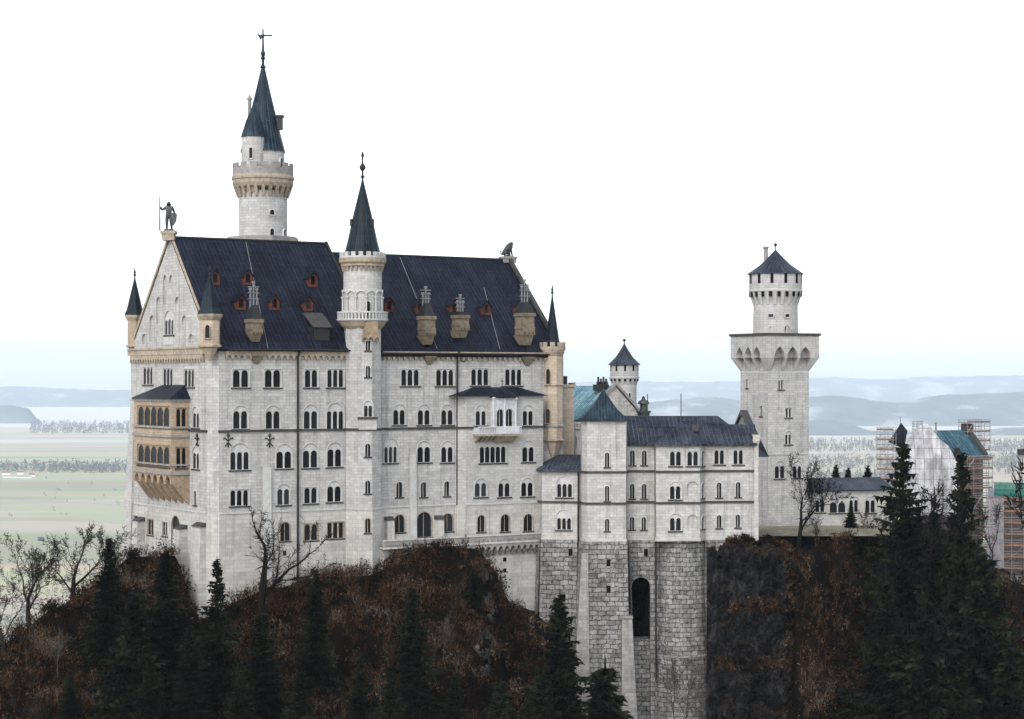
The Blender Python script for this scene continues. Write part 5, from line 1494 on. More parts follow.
# tarpaulin: one draped sheet with folds
def tarpmat():
    t = NT('white_scaffold_sheeting', 0.7, 0.2); p = t.pos()
    sx = t.node('ShaderNodeSeparateXYZ'); t.l.new(p, sx.inputs[0]); cx_ = t.node('ShaderNodeCombineXYZ'); t.l.new(sx.outputs['X'], cx_.inputs[0]); t.l.new(sx.outputs['Z'], cx_.inputs[1])
    b = t.brick(cx_.outputs[0], 1.7, 2.0, 0.07, (1, 1, 1), (0.74, 0.74, 0.75), (0.40, 0.38, 0.37), 0.0)
    base = t.mix((0.47, 0.47, 0.49), (0.24, 0.24, 0.245), t.ramp(t.noise(t.scale(p, 1, 1, 0.4), 0.5, 5, 0.7), [(0.42, 0.0), (0.62, 1.0)]))
    t.color(t.mix(base, b.outputs['Color'], 0.9, 'MULTIPLY'))
    return t.m
M['tarp'] = tarpmat()
top = [(898, 462), (903, 449), (908, 440), (914, 431), (921, 424.5), (926.5, 423), (931, 427), (936, 434), (942, 441), (949, 446), (952.5, 453), (957, 462), (961, 478)]
mb = MB(); NX, NZ = 48, 16; grid = []
for i in range(NX + 1):
    px = 898 + 63.0 * i / NX
    j = max(k for k in range(len(top)) if top[k][0] <= px + 1e-6); j = min(j, len(top) - 2)
    t_ = (px - top[j][0]) / (top[j + 1][0] - top[j][0]); yt_ = top[j][1] + (top[j + 1][1] - top[j][1]) * t_
    yb_ = 516 + 1.5 * math.sin(i * 0.7)
    col = []
    for k in range(NZ + 1):
        v = k / NZ; Yq = 396.0 - 0.10 * (px - 898) * 0.35 + 2.6 * math.exp(-v * 3.5) + 0.16 * math.sin(px * 1.1 + v * 2) + 0.12 * math.sin(px * 2.3 - v * 4) + 0.22 * abs(math.sin(v * 12))
        col.append(at(px, yt_ + (max(yb_, yt_ + 2) - yt_) * v, Yq))
    grid.append(col)
for i in range(NX):
    for k in range(NZ):
        mb.face([grid[i][k + 1], grid[i + 1][k + 1], grid[i + 1][k], grid[i][k]], smooth=True)
tp = obj('tarpaulin', mb, 'tarp', None, True, origin=at(930, 490, 394))
tag(tp, 'white tarpaulin draped over the gable of the gatehouse', 'tarpaulin')
so = tp.modifiers.new('thick', 'SOLIDIFY'); so.thickness = 0.06

M['steel'] = plain('scaffold_tube', (0.25, 0.24, 0.245), 0.45, 0.4, 0.4, 0.3)
M['plank'] = plain('scaffold_planks', (0.20, 0.105, 0.06), 0.85, 0.1, 0, 0.4)
def scaffold(label, p0, p1, depth, z0, z1, lift, bay, braces=True, planks=True):
    f_ = Fr(p0, p1); n_ = max(1, round(f_.len / bay)); m_ = max(1, round((z1 - z0) / lift))
    t = thing('scaffold', f_.P(f_.len / 2, z0, -depth / 2), label, 'scaffolding')
    mb = MB()
    for k in range(n_ + 1):
        for o in (0, -depth): mb.tube([f_.P(f_.len * k / n_, z0, o), f_.P(f_.len * k / n_, z1 + 0.6, o)], 0.055, 4)
    obj('standards', mb, 'steel', t)
    mb = MB()
    for j in range(1, m_ + 1):
        z = z0 + (z1 - z0) * j / m_
        for o in (0, -depth):
            for dz_ in (0, 0.55, 1.05):
                if z + dz_ <= z1 + 0.7: mb.tube([f_.P(-0.2, z + dz_, o), f_.P(f_.len + 0.2, z + dz_, o)], 0.05, 4)
        for k in range(n_ + 1): mb.tube([f_.P(f_.len * k / n_, z, 0.1), f_.P(f_.len * k / n_, z, -depth - 0.1)], 0.05, 4)
    if braces:
        for j in range(m_): 
            k = j % n_; mb.tube([f_.P(f_.len * k / n_, z0 + (z1 - z0) * j / m_, 0.06), f_.P(f_.len * (k + 1) / n_, z0 + (z1 - z0) * (j + 1) / m_, 0.06)], 0.045, 4)
    obj('ledgers', mb, 'steel', t)
    if planks:
        mb = MB()
        for j in range(1, m_ + 1):
            z = z0 + (z1 - z0) * j / m_; mb.box(f_, 0, f_.len, z + 0.05, z + 0.12, -depth + 0.1, -0.1)
            mb.box(f_, 0, f_.len, z + 0.12, z + 0.32, -0.12, -0.08)
        obj('deck_boards', mb, 'plank', t)
    return t
scaffold('scaffolding tower of tubes and boards at the left side of the gatehouse', (X(877, 398), 398.0), (X(893, 396), 396.0), 1.4, -40, zat(430, 398), 2.0, 1.6)
scaffold('open scaffolding round the brick chimney at the far end of the teal roof', GH.xy(rl_ - 0.9, 1.6), GH.xy(rl_ + 5.2, 1.6), 2.6, zat(470, 404), zat(423, 404), 1.9, 1.7)
scaffold('scaffolding over the wall below the teal roof, half hidden by the right bare tree', GH.xy(0.6, hd + 1.6), GH.xy(rl_ + 0.6, hd + 1.6), 1.2, -40, ez - 0.3, 2.0, 1.7)
scaffold('low scaffold frame on top of the white tarpaulin', (X(914, 402), 402.0), (X(922, 402), 402.0), 1.2, zat(440, 402), zat(424, 402), 1.6, 0.8, False, False)

# brick wing behind boards and netting
BWY = 382.0
wing = thing('brick_wing', (X(1010, BWY + 4), BWY + 4, -40), 'red brick building behind scaffold boards and pale netting at the right edge', 'building')
wf = Fr((X(990, BWY + 3), BWY + 3), (X(1060, BWY), BWY)); zw = zat(497, BWY)
mb = MB(); mb.box(wf, 0, wf.len, -42, zw, -9, 0); obj('wall', mb, 'brick', wing)
mb = MB(); slab(mb, [wf.P(-0.4, zw + .05, 0.6), wf.P(wf.len, zw + .05, 0.6), wf.P(wf.len, zw + 1.2, -4), wf.P(-0.4, zw + 1.2, -4)], 0.15); obj('roof', mb, 'zinc', wing)
scaffold('scaffold with orange boards across the front of the brick building at the right edge', (X(988, BWY), BWY), (X(1060, BWY - 2.2), BWY - 2.2), 1.3, -38.5, zw - 0.6, 2.05, 2.4)
def netmat(name, c, alpha):
    t = NT(name, 0.8, 0.1); t.color(c)
    w_ = t.ramp(t.noise(t.pos(), 0.8, 4, 0.7), [(0.3, alpha - 0.18), (0.7, min(1, alpha + 0.15))])
    t.l.new(w_, t.b.inputs['Alpha']); return t.m
M['net'] = netmat('pale_lilac_netting', (0.27, 0.268, 0.285), 0.62)
M['greennet'] = netmat('green_debris_netting', (0.012, 0.11, 0.085), 0.9)
def netsheet(name, x0, x1, yt, yb, Y0, Y1, mat, label, n=30):
    mb = MB(); g_ = []
    for i in range(n + 1):
        px = x0 + (x1 - x0) * i / n; Yq = Y0 + (Y1 - Y0) * i / n
        g_.append([at(px, yt(px) + (yb(px) - yt(px)) * k / 10, Yq + 0.12 * math.sin(i * 1.3 + k * .6) + 0.1 * math.sin(k * 2.1)) for k in range(11)])
    for i in range(n):
        for k in range(10): mb.face([g_[i][k + 1], g_[i + 1][k + 1], g_[i + 1][k], g_[i][k]], smooth=True)
    o = obj(name, mb, mat, None, True, origin=at((x0 + x1) / 2, yb(x0), Y0)); tag(o, label, 'netting'); return o
netsheet('netting', 987.5, 1004, lambda x: 498, lambda x: 568, BWY - .6, BWY - 1.2, 'net', 'pale lilac netting hung over the left corner of the brick building')
netsheet('netting', 994, 1040, lambda x: 482 + 0.03 * (x - 994), lambda x: 495.5 + 0.06 * (x - 994), BWY + 1, BWY - 1, 'greennet', 'green netting stretched above the roof of the brick building')
et = Vector((X(1026.5, 390), 390.0))
edget = thing('edge_turret', (et.x, et.y, -30), 'round turret with dark battlements cut off by the right edge', 'tower')
mb = MB(); mb.lathe(et, [(1.5, -40), (1.5, zat(457, 390)), (1.75, zat(455, 390))], 20); obj('wall', mb, 'lime_warm', edget)
mb = MB(); mb.lathe(et, [(1.75, zat(455, 390)), (1.75, zat(452, 390))], 20); mb.ring_boxes(et, 1.3, 1.74, zat(452, 390), zat(449, 390), 9, 0.6); obj('battlement', mb, 'darktrim', edget)
# white railing on the bridge at the foot of the wing
fr0, fr1 = (X(985, 372), 372.0), (X(1050, 370), 370.0); rf = Fr(fr0, fr1)
rail = thing('railing', rf.P(rf.len / 2, zat(586, 371)), 'pale timber railing with rounded gaps along the path below the brick building', 'railing')
zr0, zr1 = zat(586, 371), zat(576, 371)
mb = MB()
for k in range(13): a = rf.len * k / 12; mb.box(rf, a - 0.12, a + 0.12, zr0 - 1, zr1, -0.1, 0.1)
obj('posts', mb, 'trim', rail)
mb = MB()
for z in (zr1 - 0.1, zr0 + 0.2): mb.box(rf, 0, rf.len, z, z + 0.16, -0.14, 0.14)
for k in range(12):
    a = rf.len * k / 12; mb.tube([rf.P(a + 0.1, zr0 + 0.3), rf.P(a + rf.len / 12 - 0.1, zr1 - 0.1)], 0.05, 4); mb.tube([rf.P(a + 0.1, zr1 - .1), rf.P(a + rf.len / 12 - 0.1, zr0 + .3)], 0.05, 4)
obj('rails', mb, 'trim', rail)

# ------------------------------------------------------------------ gable figures
def skinned(name, joints, bones, mat, label, cat, origin, sub=2):
    me = bpy.data.meshes.new(name); o3 = Vector(origin)
    names = list(joints); idx = {n_: i for i, n_ in enumerate(names)}
    me.from_pydata([tuple(joints[n_][0]) for n_ in names], [(idx[a], idx[b]) for a, b in bones], [])
    o = link(bpy.data.objects.new(name, me)); o.location = o3
    sk = o.modifiers.new('skin', 'SKIN'); sk.use_smooth_shade = True
    if not me.skin_vertices: me.skin_vertices.new()
    for i, n_ in enumerate(names):
        r_ = joints[n_][1]; me.skin_vertices[0].data[i].radius = (r_, r_) if not isinstance(r_, tuple) else r_
    me.skin_vertices[0].data[0].use_root = True
    ss = o.modifiers.new('sub', 'SUBSURF'); ss.levels = sub; ss.render_levels = sub
    me.materials.append(M[mat])
    if label: tag(o, label, cat)
    ORI[o.name] = o3
    return o
gp = WF.P(MID, ZR1 + 1.0, 0.2); pedz = zat(231, gp.y)
mb = MB(); fp_ = Fr(gp.xy - Vector((0.95, 0)), gp.xy + Vector((0.95, 0)))
mb.box(fp_, 0.1, 1.8, ZR1 - 0.5, pedz - 0.45, -0.9, 0.9); mb.box(fp_, -0.1, 2.0, pedz - 0.45, pedz, -1.0, 1.0); obj('statue_pedestal', mb, 'paletan', palace)
k = 4.4 / 1.95
def J(x, y, z, r): return (Vector((x * k, y * k, z * k)), r * k * 1.28)
kn_ = {'pelvis': J(0, 0, .98, .15), 'waist': J(0, -.01, 1.16, .135), 'chest': J(0, .0, 1.38, .17), 'neck': J(0.01, -.01, 1.58, .065), 'head': J(.0, -.03, 1.70, .10), 'crown': J(0, -.02, 1.84, .085),
       'hipL': J(-.10, 0, .92, .12), 'kneeL': J(-.12, -.05, .52, .08), 'ankL': J(-.13, 0, .10, .055), 'toeL': J(-.15, -.14, .03, .045),
       'hipR': J(.10, 0, .92, .12), 'kneeR': J(.15, -.02, .52, .08), 'ankR': J(.18, .04, .10, .055), 'toeR': J(.22, -.10, .03, .045),
       'shL': J(-.22, 0, 1.46, .085), 'elL': J(-.40, -.06, 1.30, .06), 'haL': J(-.50, -.16, 1.50, .05),
       'shR': J(.22, 0, 1.46, .085), 'elR': J(.34, .02, 1.18, .06), 'haR': J(.36, -.14, .98, .05)}
knight = skinned('knight_statue', kn_, [('pelvis','waist'),('waist','chest'),('chest','neck'),('neck','head'),('head','crown'),('pelvis','hipL'),('hipL','kneeL'),('kneeL','ankL'),('ankL','toeL'),('pelvis','hipR'),('hipR','kneeR'),('kneeR','ankR'),('ankR','toeR'),('chest','shL'),('shL','elL'),('elL','haL'),('chest','shR'),('shR','elR'),('elR','haR')], 'bronze',
                 'dark bronze knight with lance and shield standing on the peak of the left gable', 'statue', (gp.x, gp.y, pedz))
mb = MB(); b0_ = Vector((gp.x, gp.y, pedz))
mb.tube([b0_ + Vector((-.53, -.2, .0)) * k, b0_ + Vector((-.53, -.2, 2.05)) * k, b0_ + Vector((-.53, -.2, 2.18)) * k], [.05 * k, .04 * k, .008], 6); obj('lance', mb, 'bronze', knight)
mb = MB(); sh = [(-.2, .0), (-.02, -.32), (.16, .0), (.2, .45), (.0, .52), (-.2, .45)]
for d in (0, .06):
    q = [b0_ + Vector((.34 + a * .9, -.2 + d + abs(a) * .2, .62 + z)) * 1 if False else b0_ + Vector(((.34 + a) * k, (-.22 + d + a * a) * k, (.62 + z) * k)) for a, z in sh]
    mb.face(q if d == 0 else list(reversed(q)))
for i in range(6):
    a, b = sh[i], sh[(i + 1) % 6]; g_ = lambda p, d: b0_ + Vector(((.34 + p[0]) * k, (-.22 + d + p[0] ** 2) * k, (.62 + p[1]) * k)); mb.face([g_(b, 0), g_(a, 0), g_(a, .06), g_(b, .06)])
obj('shield', mb, 'bronze', knight)
mb = MB(); mb.lathe(gp.xy, [(.75, pedz), (.7, pedz + .25)], 10); obj('plinth', mb, 'bronze', knight)
# lion: built facing +x then turned along the ridge
lp = S.P(PL - 0.6, ZR2 + 1.0, -MID); lz = zat(256.5, lp.y)
mb = MB(); fl_ = Fr(lp.xy - S.u * 1.0, lp.xy + S.u * 1.2); mb.box(fl_, 0, 2.2, ZR2 - 0.5, lz - 0.35, -0.7, 0.7); mb.box(fl_, -0.15, 2.35, lz - 0.35, lz, -0.85, 0.85); obj('statue_pedestal', mb, 'trim', palace)
def L3(x, y, z, r): return (Vector((x, y, z)), r)
ln = {'rump': L3(-.55, 0, .50, .42), 'loin': L3(-.25, 0, .82, .38), 'chest': L3(.25, 0, 1.15, .42), 'mane': L3(.42, 0, 1.55, .44), 'head': L3(.62, 0, 1.82, .30), 'muzzle': L3(.95, 0, 1.74, .17),
      'fsL': L3(.35, -.26, .95, .20), 'feL': L3(.50, -.28, .5, .13), 'fpL': L3(.55, -.28, .08, .12), 'ftL': L3(.75, -.28, .06, .10),
      'fsR': L3(.35, .26, .95, .20), 'feR': L3(.50, .28, .5, .13), 'fpR': L3(.55, .28, .08, .12), 'ftR': L3(.75, .28, .06, .10),
      'hL': L3(-.45, -.34, .42, .28), 'hkL': L3(-.02, -.40, .42, .16), 'hhL': L3(-.30, -.40, .10, .11), 'htL': L3(.05, -.40, .06, .10),
      'hR': L3(-.45, .34, .42, .28), 'hkR': L3(-.02, .40, .42, .16), 'hhR': L3(-.30, .40, .10, .11), 'htR': L3(.05, .40, .06, .10),
      't1': L3(-.95, 0, .25, .09), 't2': L3(-1.15, .1, .55, .07), 't3': L3(-1.0, .15, .85, .11)}
lion = skinned('lion_statue', ln, [('rump','loin'),('loin','chest'),('chest','mane'),('mane','head'),('head','muzzle'),('chest','fsL'),('fsL','feL'),('feL','fpL'),('fpL','ftL'),('chest','fsR'),('fsR','feR'),('feR','fpR'),('fpR','ftR'),('rump','hL'),('hL','hkL'),('hkL','hhL'),('hhL','htL'),('rump','hR'),('hR','hkR'),('hkR','hhR'),('hhR','htR'),('rump','t1'),('t1','t2'),('t2','t3')], 'bronze',
               'dark sitting lion figure on the right end of the palace ridge', 'statue', (lp.x, lp.y, lz), 2)
lion.rotation_euler = (0, 0, R(TH)); lion.scale = (1.15, 1.15, 1.15)

# ------------------------------------------------------------------ the hill: one height field in world space
HILL = [  # survey column, foot distance, foot row, slope towards the camera, plateau row at +30 m
 (-420, 255, 900, .8, 960), (-150, 262, 745, .8, 830), (-60, 263, 690, .85, 760), (0, 264, 645, .9, 700), (60, 268, 606, .95, 650), (100, 271, 583, 1.0, 600), (130, 275, 557, 1.05, 560), (175, 274, 556, 1.1, 560),
 (200, 267, 622, 1.1, 600), (215, 266, 616, 1.1, 600), (240, 270.5, 600, 1.1, 590), (290, 277, 577, 1.1, 570), (345, 279, 577, 1.1, 570), (368, 278.5, 576, 1.1, 570), (384, 280, 570, 1.1, 565), (394, 280.5, 556, 1.15, 560), (440, 284, 547, 1.2, 560),
 (478, 287, 549, 1.25, 560), (493, 288.5, 568, 1.35, 570), (510, 289.5, 606, 1.5, 580), (535, 289, 620, 1.6, 590), (560, 290, 640, 1.6, 600), (580, 291.5, 672, 1.6, 600), (592, 292.5, 705, 1.6, 600), (620, 294.5, 760, 1.7, 600), (645, 297, 800, 1.8, 600), (712, 297, 800, 1.8, 600),
 (760, 296, 780, 1.8, 570), (785, 293, 710, 2.0, 545), (800, 290, 575, 2.0, 540), (815, 294, 547, 1.7, 537), (840, 300, 537, 1.5, 536), (870, 316, 534, 1.35, 538), (905, 328, 536, 1.25, 538), (950, 334, 548, 1.2, 545), (990, 340, 574, 1.15, 572), (1024, 342, 590, 1.15, 584), (1150, 346, 640, 1.1, 620), (1450, 350, 720, 1.0, 700)]
def hill_at(px):
    for a, b in zip(HILL, HILL[1:]):
        if a[0] <= px <= b[0]:
            t = (px - a[0]) / (b[0] - a[0]); t = t * t * (3 - 2 * t) * 0.5 + t * 0.5
            return [a[i] + (b[i] - a[i]) * t for i in range(1, 5)]
    return list(HILL[0][1:]) if px < HILL[0][0] else list(HILL[-1][1:])
PLAIN_Z = -420.0
def ground(px, Y, rough=True):
    Yf, yf, sl, yp = hill_at(px)
    zf, zp = zat(yf, Yf), zat(yp, Yf + 30)
    x = xat(px, Y)
    if Y < Yf:
        d = Yf - Y
        z = zf - sl * d * (1 + 0.1 * math.sin(x * 0.11 + 1)) - 0.0
        z = max(z, -112 + 0.02 * (Y - 150))
    else:
        t = min(1, (Y - Yf) / 12.0); t = t * t * (3 - 2 * t)
        z = zf + (zp - zf) * t
        back = 60 if px > 140 else 14 if px < 100 else 14 + 46 * (px - 100) / 40
        if px > 780: back = 90
        over = Y - Yf - back
        if over > 0: z = max(PLAIN_Z - 3, z - over * 0.75 - min(over, 30) * 0.2)
    if rough:
        am = min(1.0, max(0.0, (Yf - Y) / 6)) if Y < Yf else 0.0
        v = Vector((x, Y, 0))
        z += am * (2.4 * noise.fractal(v * 0.11, 1.0, 2.0, 4) + 0.8 * noise.fractal(v * 0.5, 1.0, 2.0, 3))
    return z
mb = MB()
cols = list(range(-420, 1451, 5))
offs = [-150, -120, -95, -80] + [-70 + i * 0.8 for i in range(88)] + [0.5, 1.5, 3, 5, 8, 12, 16, 20, 26, 34, 45, 60, 75, 95, 130, 170, 220, 300, 400]
vs, fs = [], []
for px in cols:
    Yf = hill_at(px)[0]
    for o in offs: Y = Yf + o; vs.append((xat(px, Y), Y, ground(px, Y)))
n_ = len(offs)
for i in range(len(cols) - 1):
    for j in range(n_ - 1): fs.append((i * n_ + j, (i + 1) * n_ + j, (i + 1) * n_ + j + 1, i * n_ + j + 1))
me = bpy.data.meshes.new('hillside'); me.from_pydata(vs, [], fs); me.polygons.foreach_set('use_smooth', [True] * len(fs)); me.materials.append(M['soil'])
hill = link(bpy.data.objects.new('hillside', me)); tag(hill, 'steep brown wooded slope below the castle', None, None, 'structure'); hill['category'] = 'hill'
def gz(x, Y): return ground(512 + x * F / Y, Y)

# lawn at the foot of the square tower
mb = MB(); g_ = []
for i in range(24):
    px = 752 + 140 * i / 23; row = []
    for k in range(8): Y = 306 + 40 * k / 7; row.append(Vector((xat(px, Y), Y, zat(529.5 - 4 * min(1, k / 7), Y) if k else zat(536, Y))))
    g_.append(row)
for i in range(23):
    for k in range(7): mb.face([g_[i][k], g_[i + 1][k], g_[i + 1][k + 1], g_[i][k + 1]], smooth=True)
lw = obj('lawn', mb, 'grass', None, True); tag(lw, 'strip of pale winter grass before the square tower', 'lawn', None, 'structure')

# cliff face beside the bastion and pale crags
def crag(name, cols_, depth_fn, mat, label, seed, nz=70, amp=2.0, sink=5.0):
    """displaced rock face; cols_: (px, top row, bottom row, distance)"""
    vs, fs = [], []; N = 60
    for i in range(N + 1):
        t = i / N * (len(cols_) - 1); j = min(int(t), len(cols_) - 2); t -= j
        px, yt, yb, Yc = [cols_[j][q] + (cols_[j + 1][q] - cols_[j][q]) * t for q in range(4)]
        for k in range(nz + 1):
            v = k / nz; Y = Yc - depth_fn(v); p = at(px, yt + (yb - yt) * v, Y)
            q = Vector((p.x * 0.13 + seed, p.z * 0.05, seed)); d = noise.fractal(q, 0.9, 2.1, 6) * amp + noise.fractal(q * 5, 0.8, 2, 4) * amp * 0.35
            q2 = Vector((p.x * .5, p.z * .22, seed + 3)); d += abs(noise.noise(q2)) * amp * -0.5
            e = min(1, 4 * min(v, i / N, 1 - i / N) + 0.1); ed_ = min(i / N, 1 - i / N) if sink > 1.5 else 1 - i / N
            sk_ = sink * max(0, 1 - ed_ / 0.3) ** 2 + sink * 0.5 * max(0, 1 - v / 0.2) ** 2 * (1 if sink > 1.5 else 0) + (sink * 1.3 * max(0, (v - 0.6) / 0.4) ** 2 if sink > 1.5 else 0)
            vs.append((p.x + (d * .5 if sink > 1.5 else 0), p.y - d * e + sk_, p.z + d * 0.25 * e))
        vs.append((vs[-nz - 1][0], Yc + 9, vs[-nz - 1][2] - 0.2))
    r_ = nz + 2
    for i in range(N):
        for k in range(nz): fs.append((i * r_ + k + 1, (i + 1) * r_ + k + 1, (i + 1) * r_ + k, i * r_ + k))
        fs.append((i * r_, (i + 1) * r_, (i + 1) * r_ + r_ - 1, i * r_ + r_ - 1))
    me = bpy.data.meshes.new(name); me.from_pydata(vs, [], fs); me.materials.append(M[mat])
    o = link(bpy.data.objects.new(name, me)); tag(o, label, 'cliff', None, 'structure'); return o
def cliff_face():
    vs, fs = [], []; N, K = 110, 190
    for i in range(N + 1):
        u = i / N; px = 706.5 + 101 * u
        jag = noise.fractal(Vector((u * 9, 2.2, 0)), 1, 2, 4)
        yt = 542 + 2.5 * jag + (max(0, u - 0.72) / 0.28) ** 1.6 * 26
        for k in range(K + 1):
            v = k / K; Yc = 294.3 - 1.2 - 4.2 * v - (1.6 if v > 0.30 + .06 * jag else 0) - (1.8 if v > 0.57 + .05 * jag else 0)
            p = at(px, yt + (752 - yt) * v, Yc)
            q = Vector((p.x * .16, p.z * .075, 3.1)); d = 2.6 * noise.fractal(q, 0.8, 2.1, 7)
            cell = noise.voronoi(Vector((p.x * .33 + d * .25, p.z * .17, 1.7)))[0]; d += 1.5 * (cell[1] - cell[0]) + 0.5 * noise.fractal(Vector((p.x * 1.3, p.z * .9, 5)), .7, 2, 4)
            e = min(1, 6 * u + .15); back = 7 * max(0, (u - 0.78) / 0.22) ** 1.5 + 2.0 * max(0, 1 - v / 0.05) ** 2
            vs.append((p.x + 0.25 * d * e, p.y - d * e + back, p.z + 0.2 * d))
        vs.append((vs[-K - 1][0], 304, vs[-K - 1][2] - 0.1))
    r_ = K + 2
    for i in range(N):
        for k in range(K): fs.append((i * r_ + k + 1, (i + 1) * r_ + k + 1, (i + 1) * r_ + k, i * r_ + k))
        fs.append((i * r_, (i + 1) * r_, (i + 1) * r_ + r_ - 1, i * r_ + r_ - 1))
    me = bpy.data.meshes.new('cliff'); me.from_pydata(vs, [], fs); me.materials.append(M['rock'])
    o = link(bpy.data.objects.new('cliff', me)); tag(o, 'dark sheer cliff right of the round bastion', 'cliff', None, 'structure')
    return vs, r_, N, K
CV, CR, CN, CK = cliff_face()
def boulders(spots, size, label, seed):
    import bmesh
    r_ = random.Random(seed); bm = bmesh.new()
    for px, d in spots:
        Yf = hill_at(px)[0]; Y = Yf - d; x = xat(px, Y); c = Vector((x, Y, gz(x, Y) + 0.1)); s_ = size * r_.uniform(.45, 1.2)
        b2 = bmesh.new()
        for _ in range(22):
            v = rv(r_).normalized() * r_.uniform(.75, 1.0); b2.verts.new(c + Vector((v.x * s_ * .8, v.y * s_ * .8, v.z * s_ * 1.25)))
        g = bmesh.ops.convex_hull(b2, input=b2.verts); bmesh.ops.delete(b2, geom=[q for q in g['geom_interior'] if isinstance(q, bmesh.types.BMVert)], context='VERTS')
        bmesh.ops.subdivide_edges(b2, edges=b2.edges[:], cuts=2, use_grid_fill=True)
        for v in b2.verts: v.co += (v.co - c).normalized() * s_ * 0.22 * noise.fractal(v.co * 1.6, .8, 2, 4)
        m2 = bpy.data.meshes.new('tmp'); b2.to_mesh(m2); b2.free(); bm.from_mesh(m2); bpy.data.meshes.remove(m2)
    me = bpy.data.meshes.new('rock_outcrop'); bm.to_mesh(me); bm.free(); me.materials.append(M['palerock'])
    o = link(bpy.data.objects.new('rock_outcrop', me)); tag(o, label, 'rocks', None, 'structure')
rk = random.Random(44)
def gz(x, Y): return ground(512 + x * F / Y, Y)
def rv(r_): return Vector((r_.uniform(-1, 1), r_.uniform(-1, 1), r_.uniform(-1, 1)))
boulders([(490 + rk.uniform(-7, 9) - 2 * k * .1, 0.8 + k * 0.24) for k in range(46)], 0.75, 'broken pale grey crag on the slope below the terrace', 8)
boulders([(rk.uniform(862, 965), rk.uniform(46, 62)) for k in range(40)], 0.9, 'scattered grey rocks at the foot of the right slope', 9)
boulders([(333 + rk.uniform(-5, 6) + k * .15, 11 + k * 0.25) for k in range(16)], 0.5, 'thin streak of grey rock low on the left slope', 10)

# brambles, saplings and dead leaves: nobody could count these
class Soup:
    def __init__(s): s.v, s.f = [], []
    def tri(s, a, b, c): n = len(s.v); s.v += [a, b, c]; s.f.append((n, n + 1, n + 2))
    def quad(s, a, b, c, d): n = len(s.v); s.v += [a, b, c, d]; s.f.append((n, n + 1, n + 2, n + 3))
    def mesh(s, name, mat):
        me = bpy.data.meshes.new(name); me.from_pydata(s.v, [], s.f); me.materials.append(M[mat]); return me
def rv(r_): return Vector((r_.uniform(-1, 1), r_.uniform(-1, 1), r_.uniform(-1, 1)))
rb_ = random.Random(21); sp_ = Soup()
def bush(c, s_, q_n, lean):
    for q in range(q_n):
        a = rb_.uniform(0, 6.283); e = rb_.uniform(0.1, 1.5)
        di = Vector((math.cos(a) * math.cos(e), math.sin(a) * math.cos(e), math.sin(e) * lean))
        p0 = c + di * s_ * rb_.uniform(0.0, 0.45); p1 = c + di * s_ * rb_.uniform(0.75, 1.3) + rv(rb_) * 0.15
        if q % 2 == 0:      # bare twig
            w_ = Vector((rb_.uniform(.02, .05), 0, 0)); p2 = p1 + Vector((0, 0, .4 * s_)) + rv(rb_) * .2
            sp_.tri(p0 - w_, p0 + w_, p2)
            for _2 in range(3):
                m = p0.lerp(p2, rb_.uniform(.4, .95)); n2 = m + rv(rb_) * .45 * s_ + Vector((0, 0, .2)); sp_.tri(m - w_ * .7, m + w_ * .7, n2)
        else:               # clump of withered leaves
            for _2 in range(3):
                m = p1 + rv(rb_) * 0.35 * s_; u_ = rv(rb_) * 0.30; v_ = rv(rb_) * 0.30; sp_.tri(m, m + u_, m + v_)
for _ in range(9000):
    px = rb_.uniform(-60, 1090); Yf = hill_at(px)[0]
    if 600 < px < 800: continue
    d = (rb_.random() ** 1.3) * 44 - 0.4; Y = Yf - d; x = xat(px, Y); z = gz(x, Y)
    if zat(750, Y) > z: continue
    dens = noise.noise(Vector((x * 0.10, Y * 0.10, 4)))
    if dens < -0.3 and rb_.random() < .6: continue
    s_ = rb_.uniform(0.5, 1.3) * (1 + 0.7 * max(0, dens)) * (1.1 if d < 2.5 else 1.25)
    bush(Vector((x, Y, z)), s_, 16, rb_.uniform(.7, 1.3))
for _ in range(420):                 # scrub along the cliff's top, ledges and right flank
    m_ = rb_.random()
    if m_ < .25: i, k = rb_.randrange(20, CN + 1), rb_.randrange(0, 4)
    elif m_ < .5: i, k = rb_.randrange(8, CN + 1), int(CK * rb_.uniform(.555, .63))
    elif m_ < .62: i, k = rb_.randrange(25, 75), int(CK * rb_.uniform(.29, .36))
    else: i, k = int(CN * (1 - rb_.random() ** 2 * .22)), rb_.randrange(0, CK)
    bush(Vector(CV[i * CR + k]), rb_.uniform(.25, .7) if m_ < .62 else rb_.uniform(.5, 1.2), 14, 1.0)
br = link(bpy.data.objects.new('undergrowth', sp_.mesh('undergrowth', 'brush'))); tag(br, 'rust brown brambles and leafless scrub covering the slope', 'undergrowth', None, 'stuff')

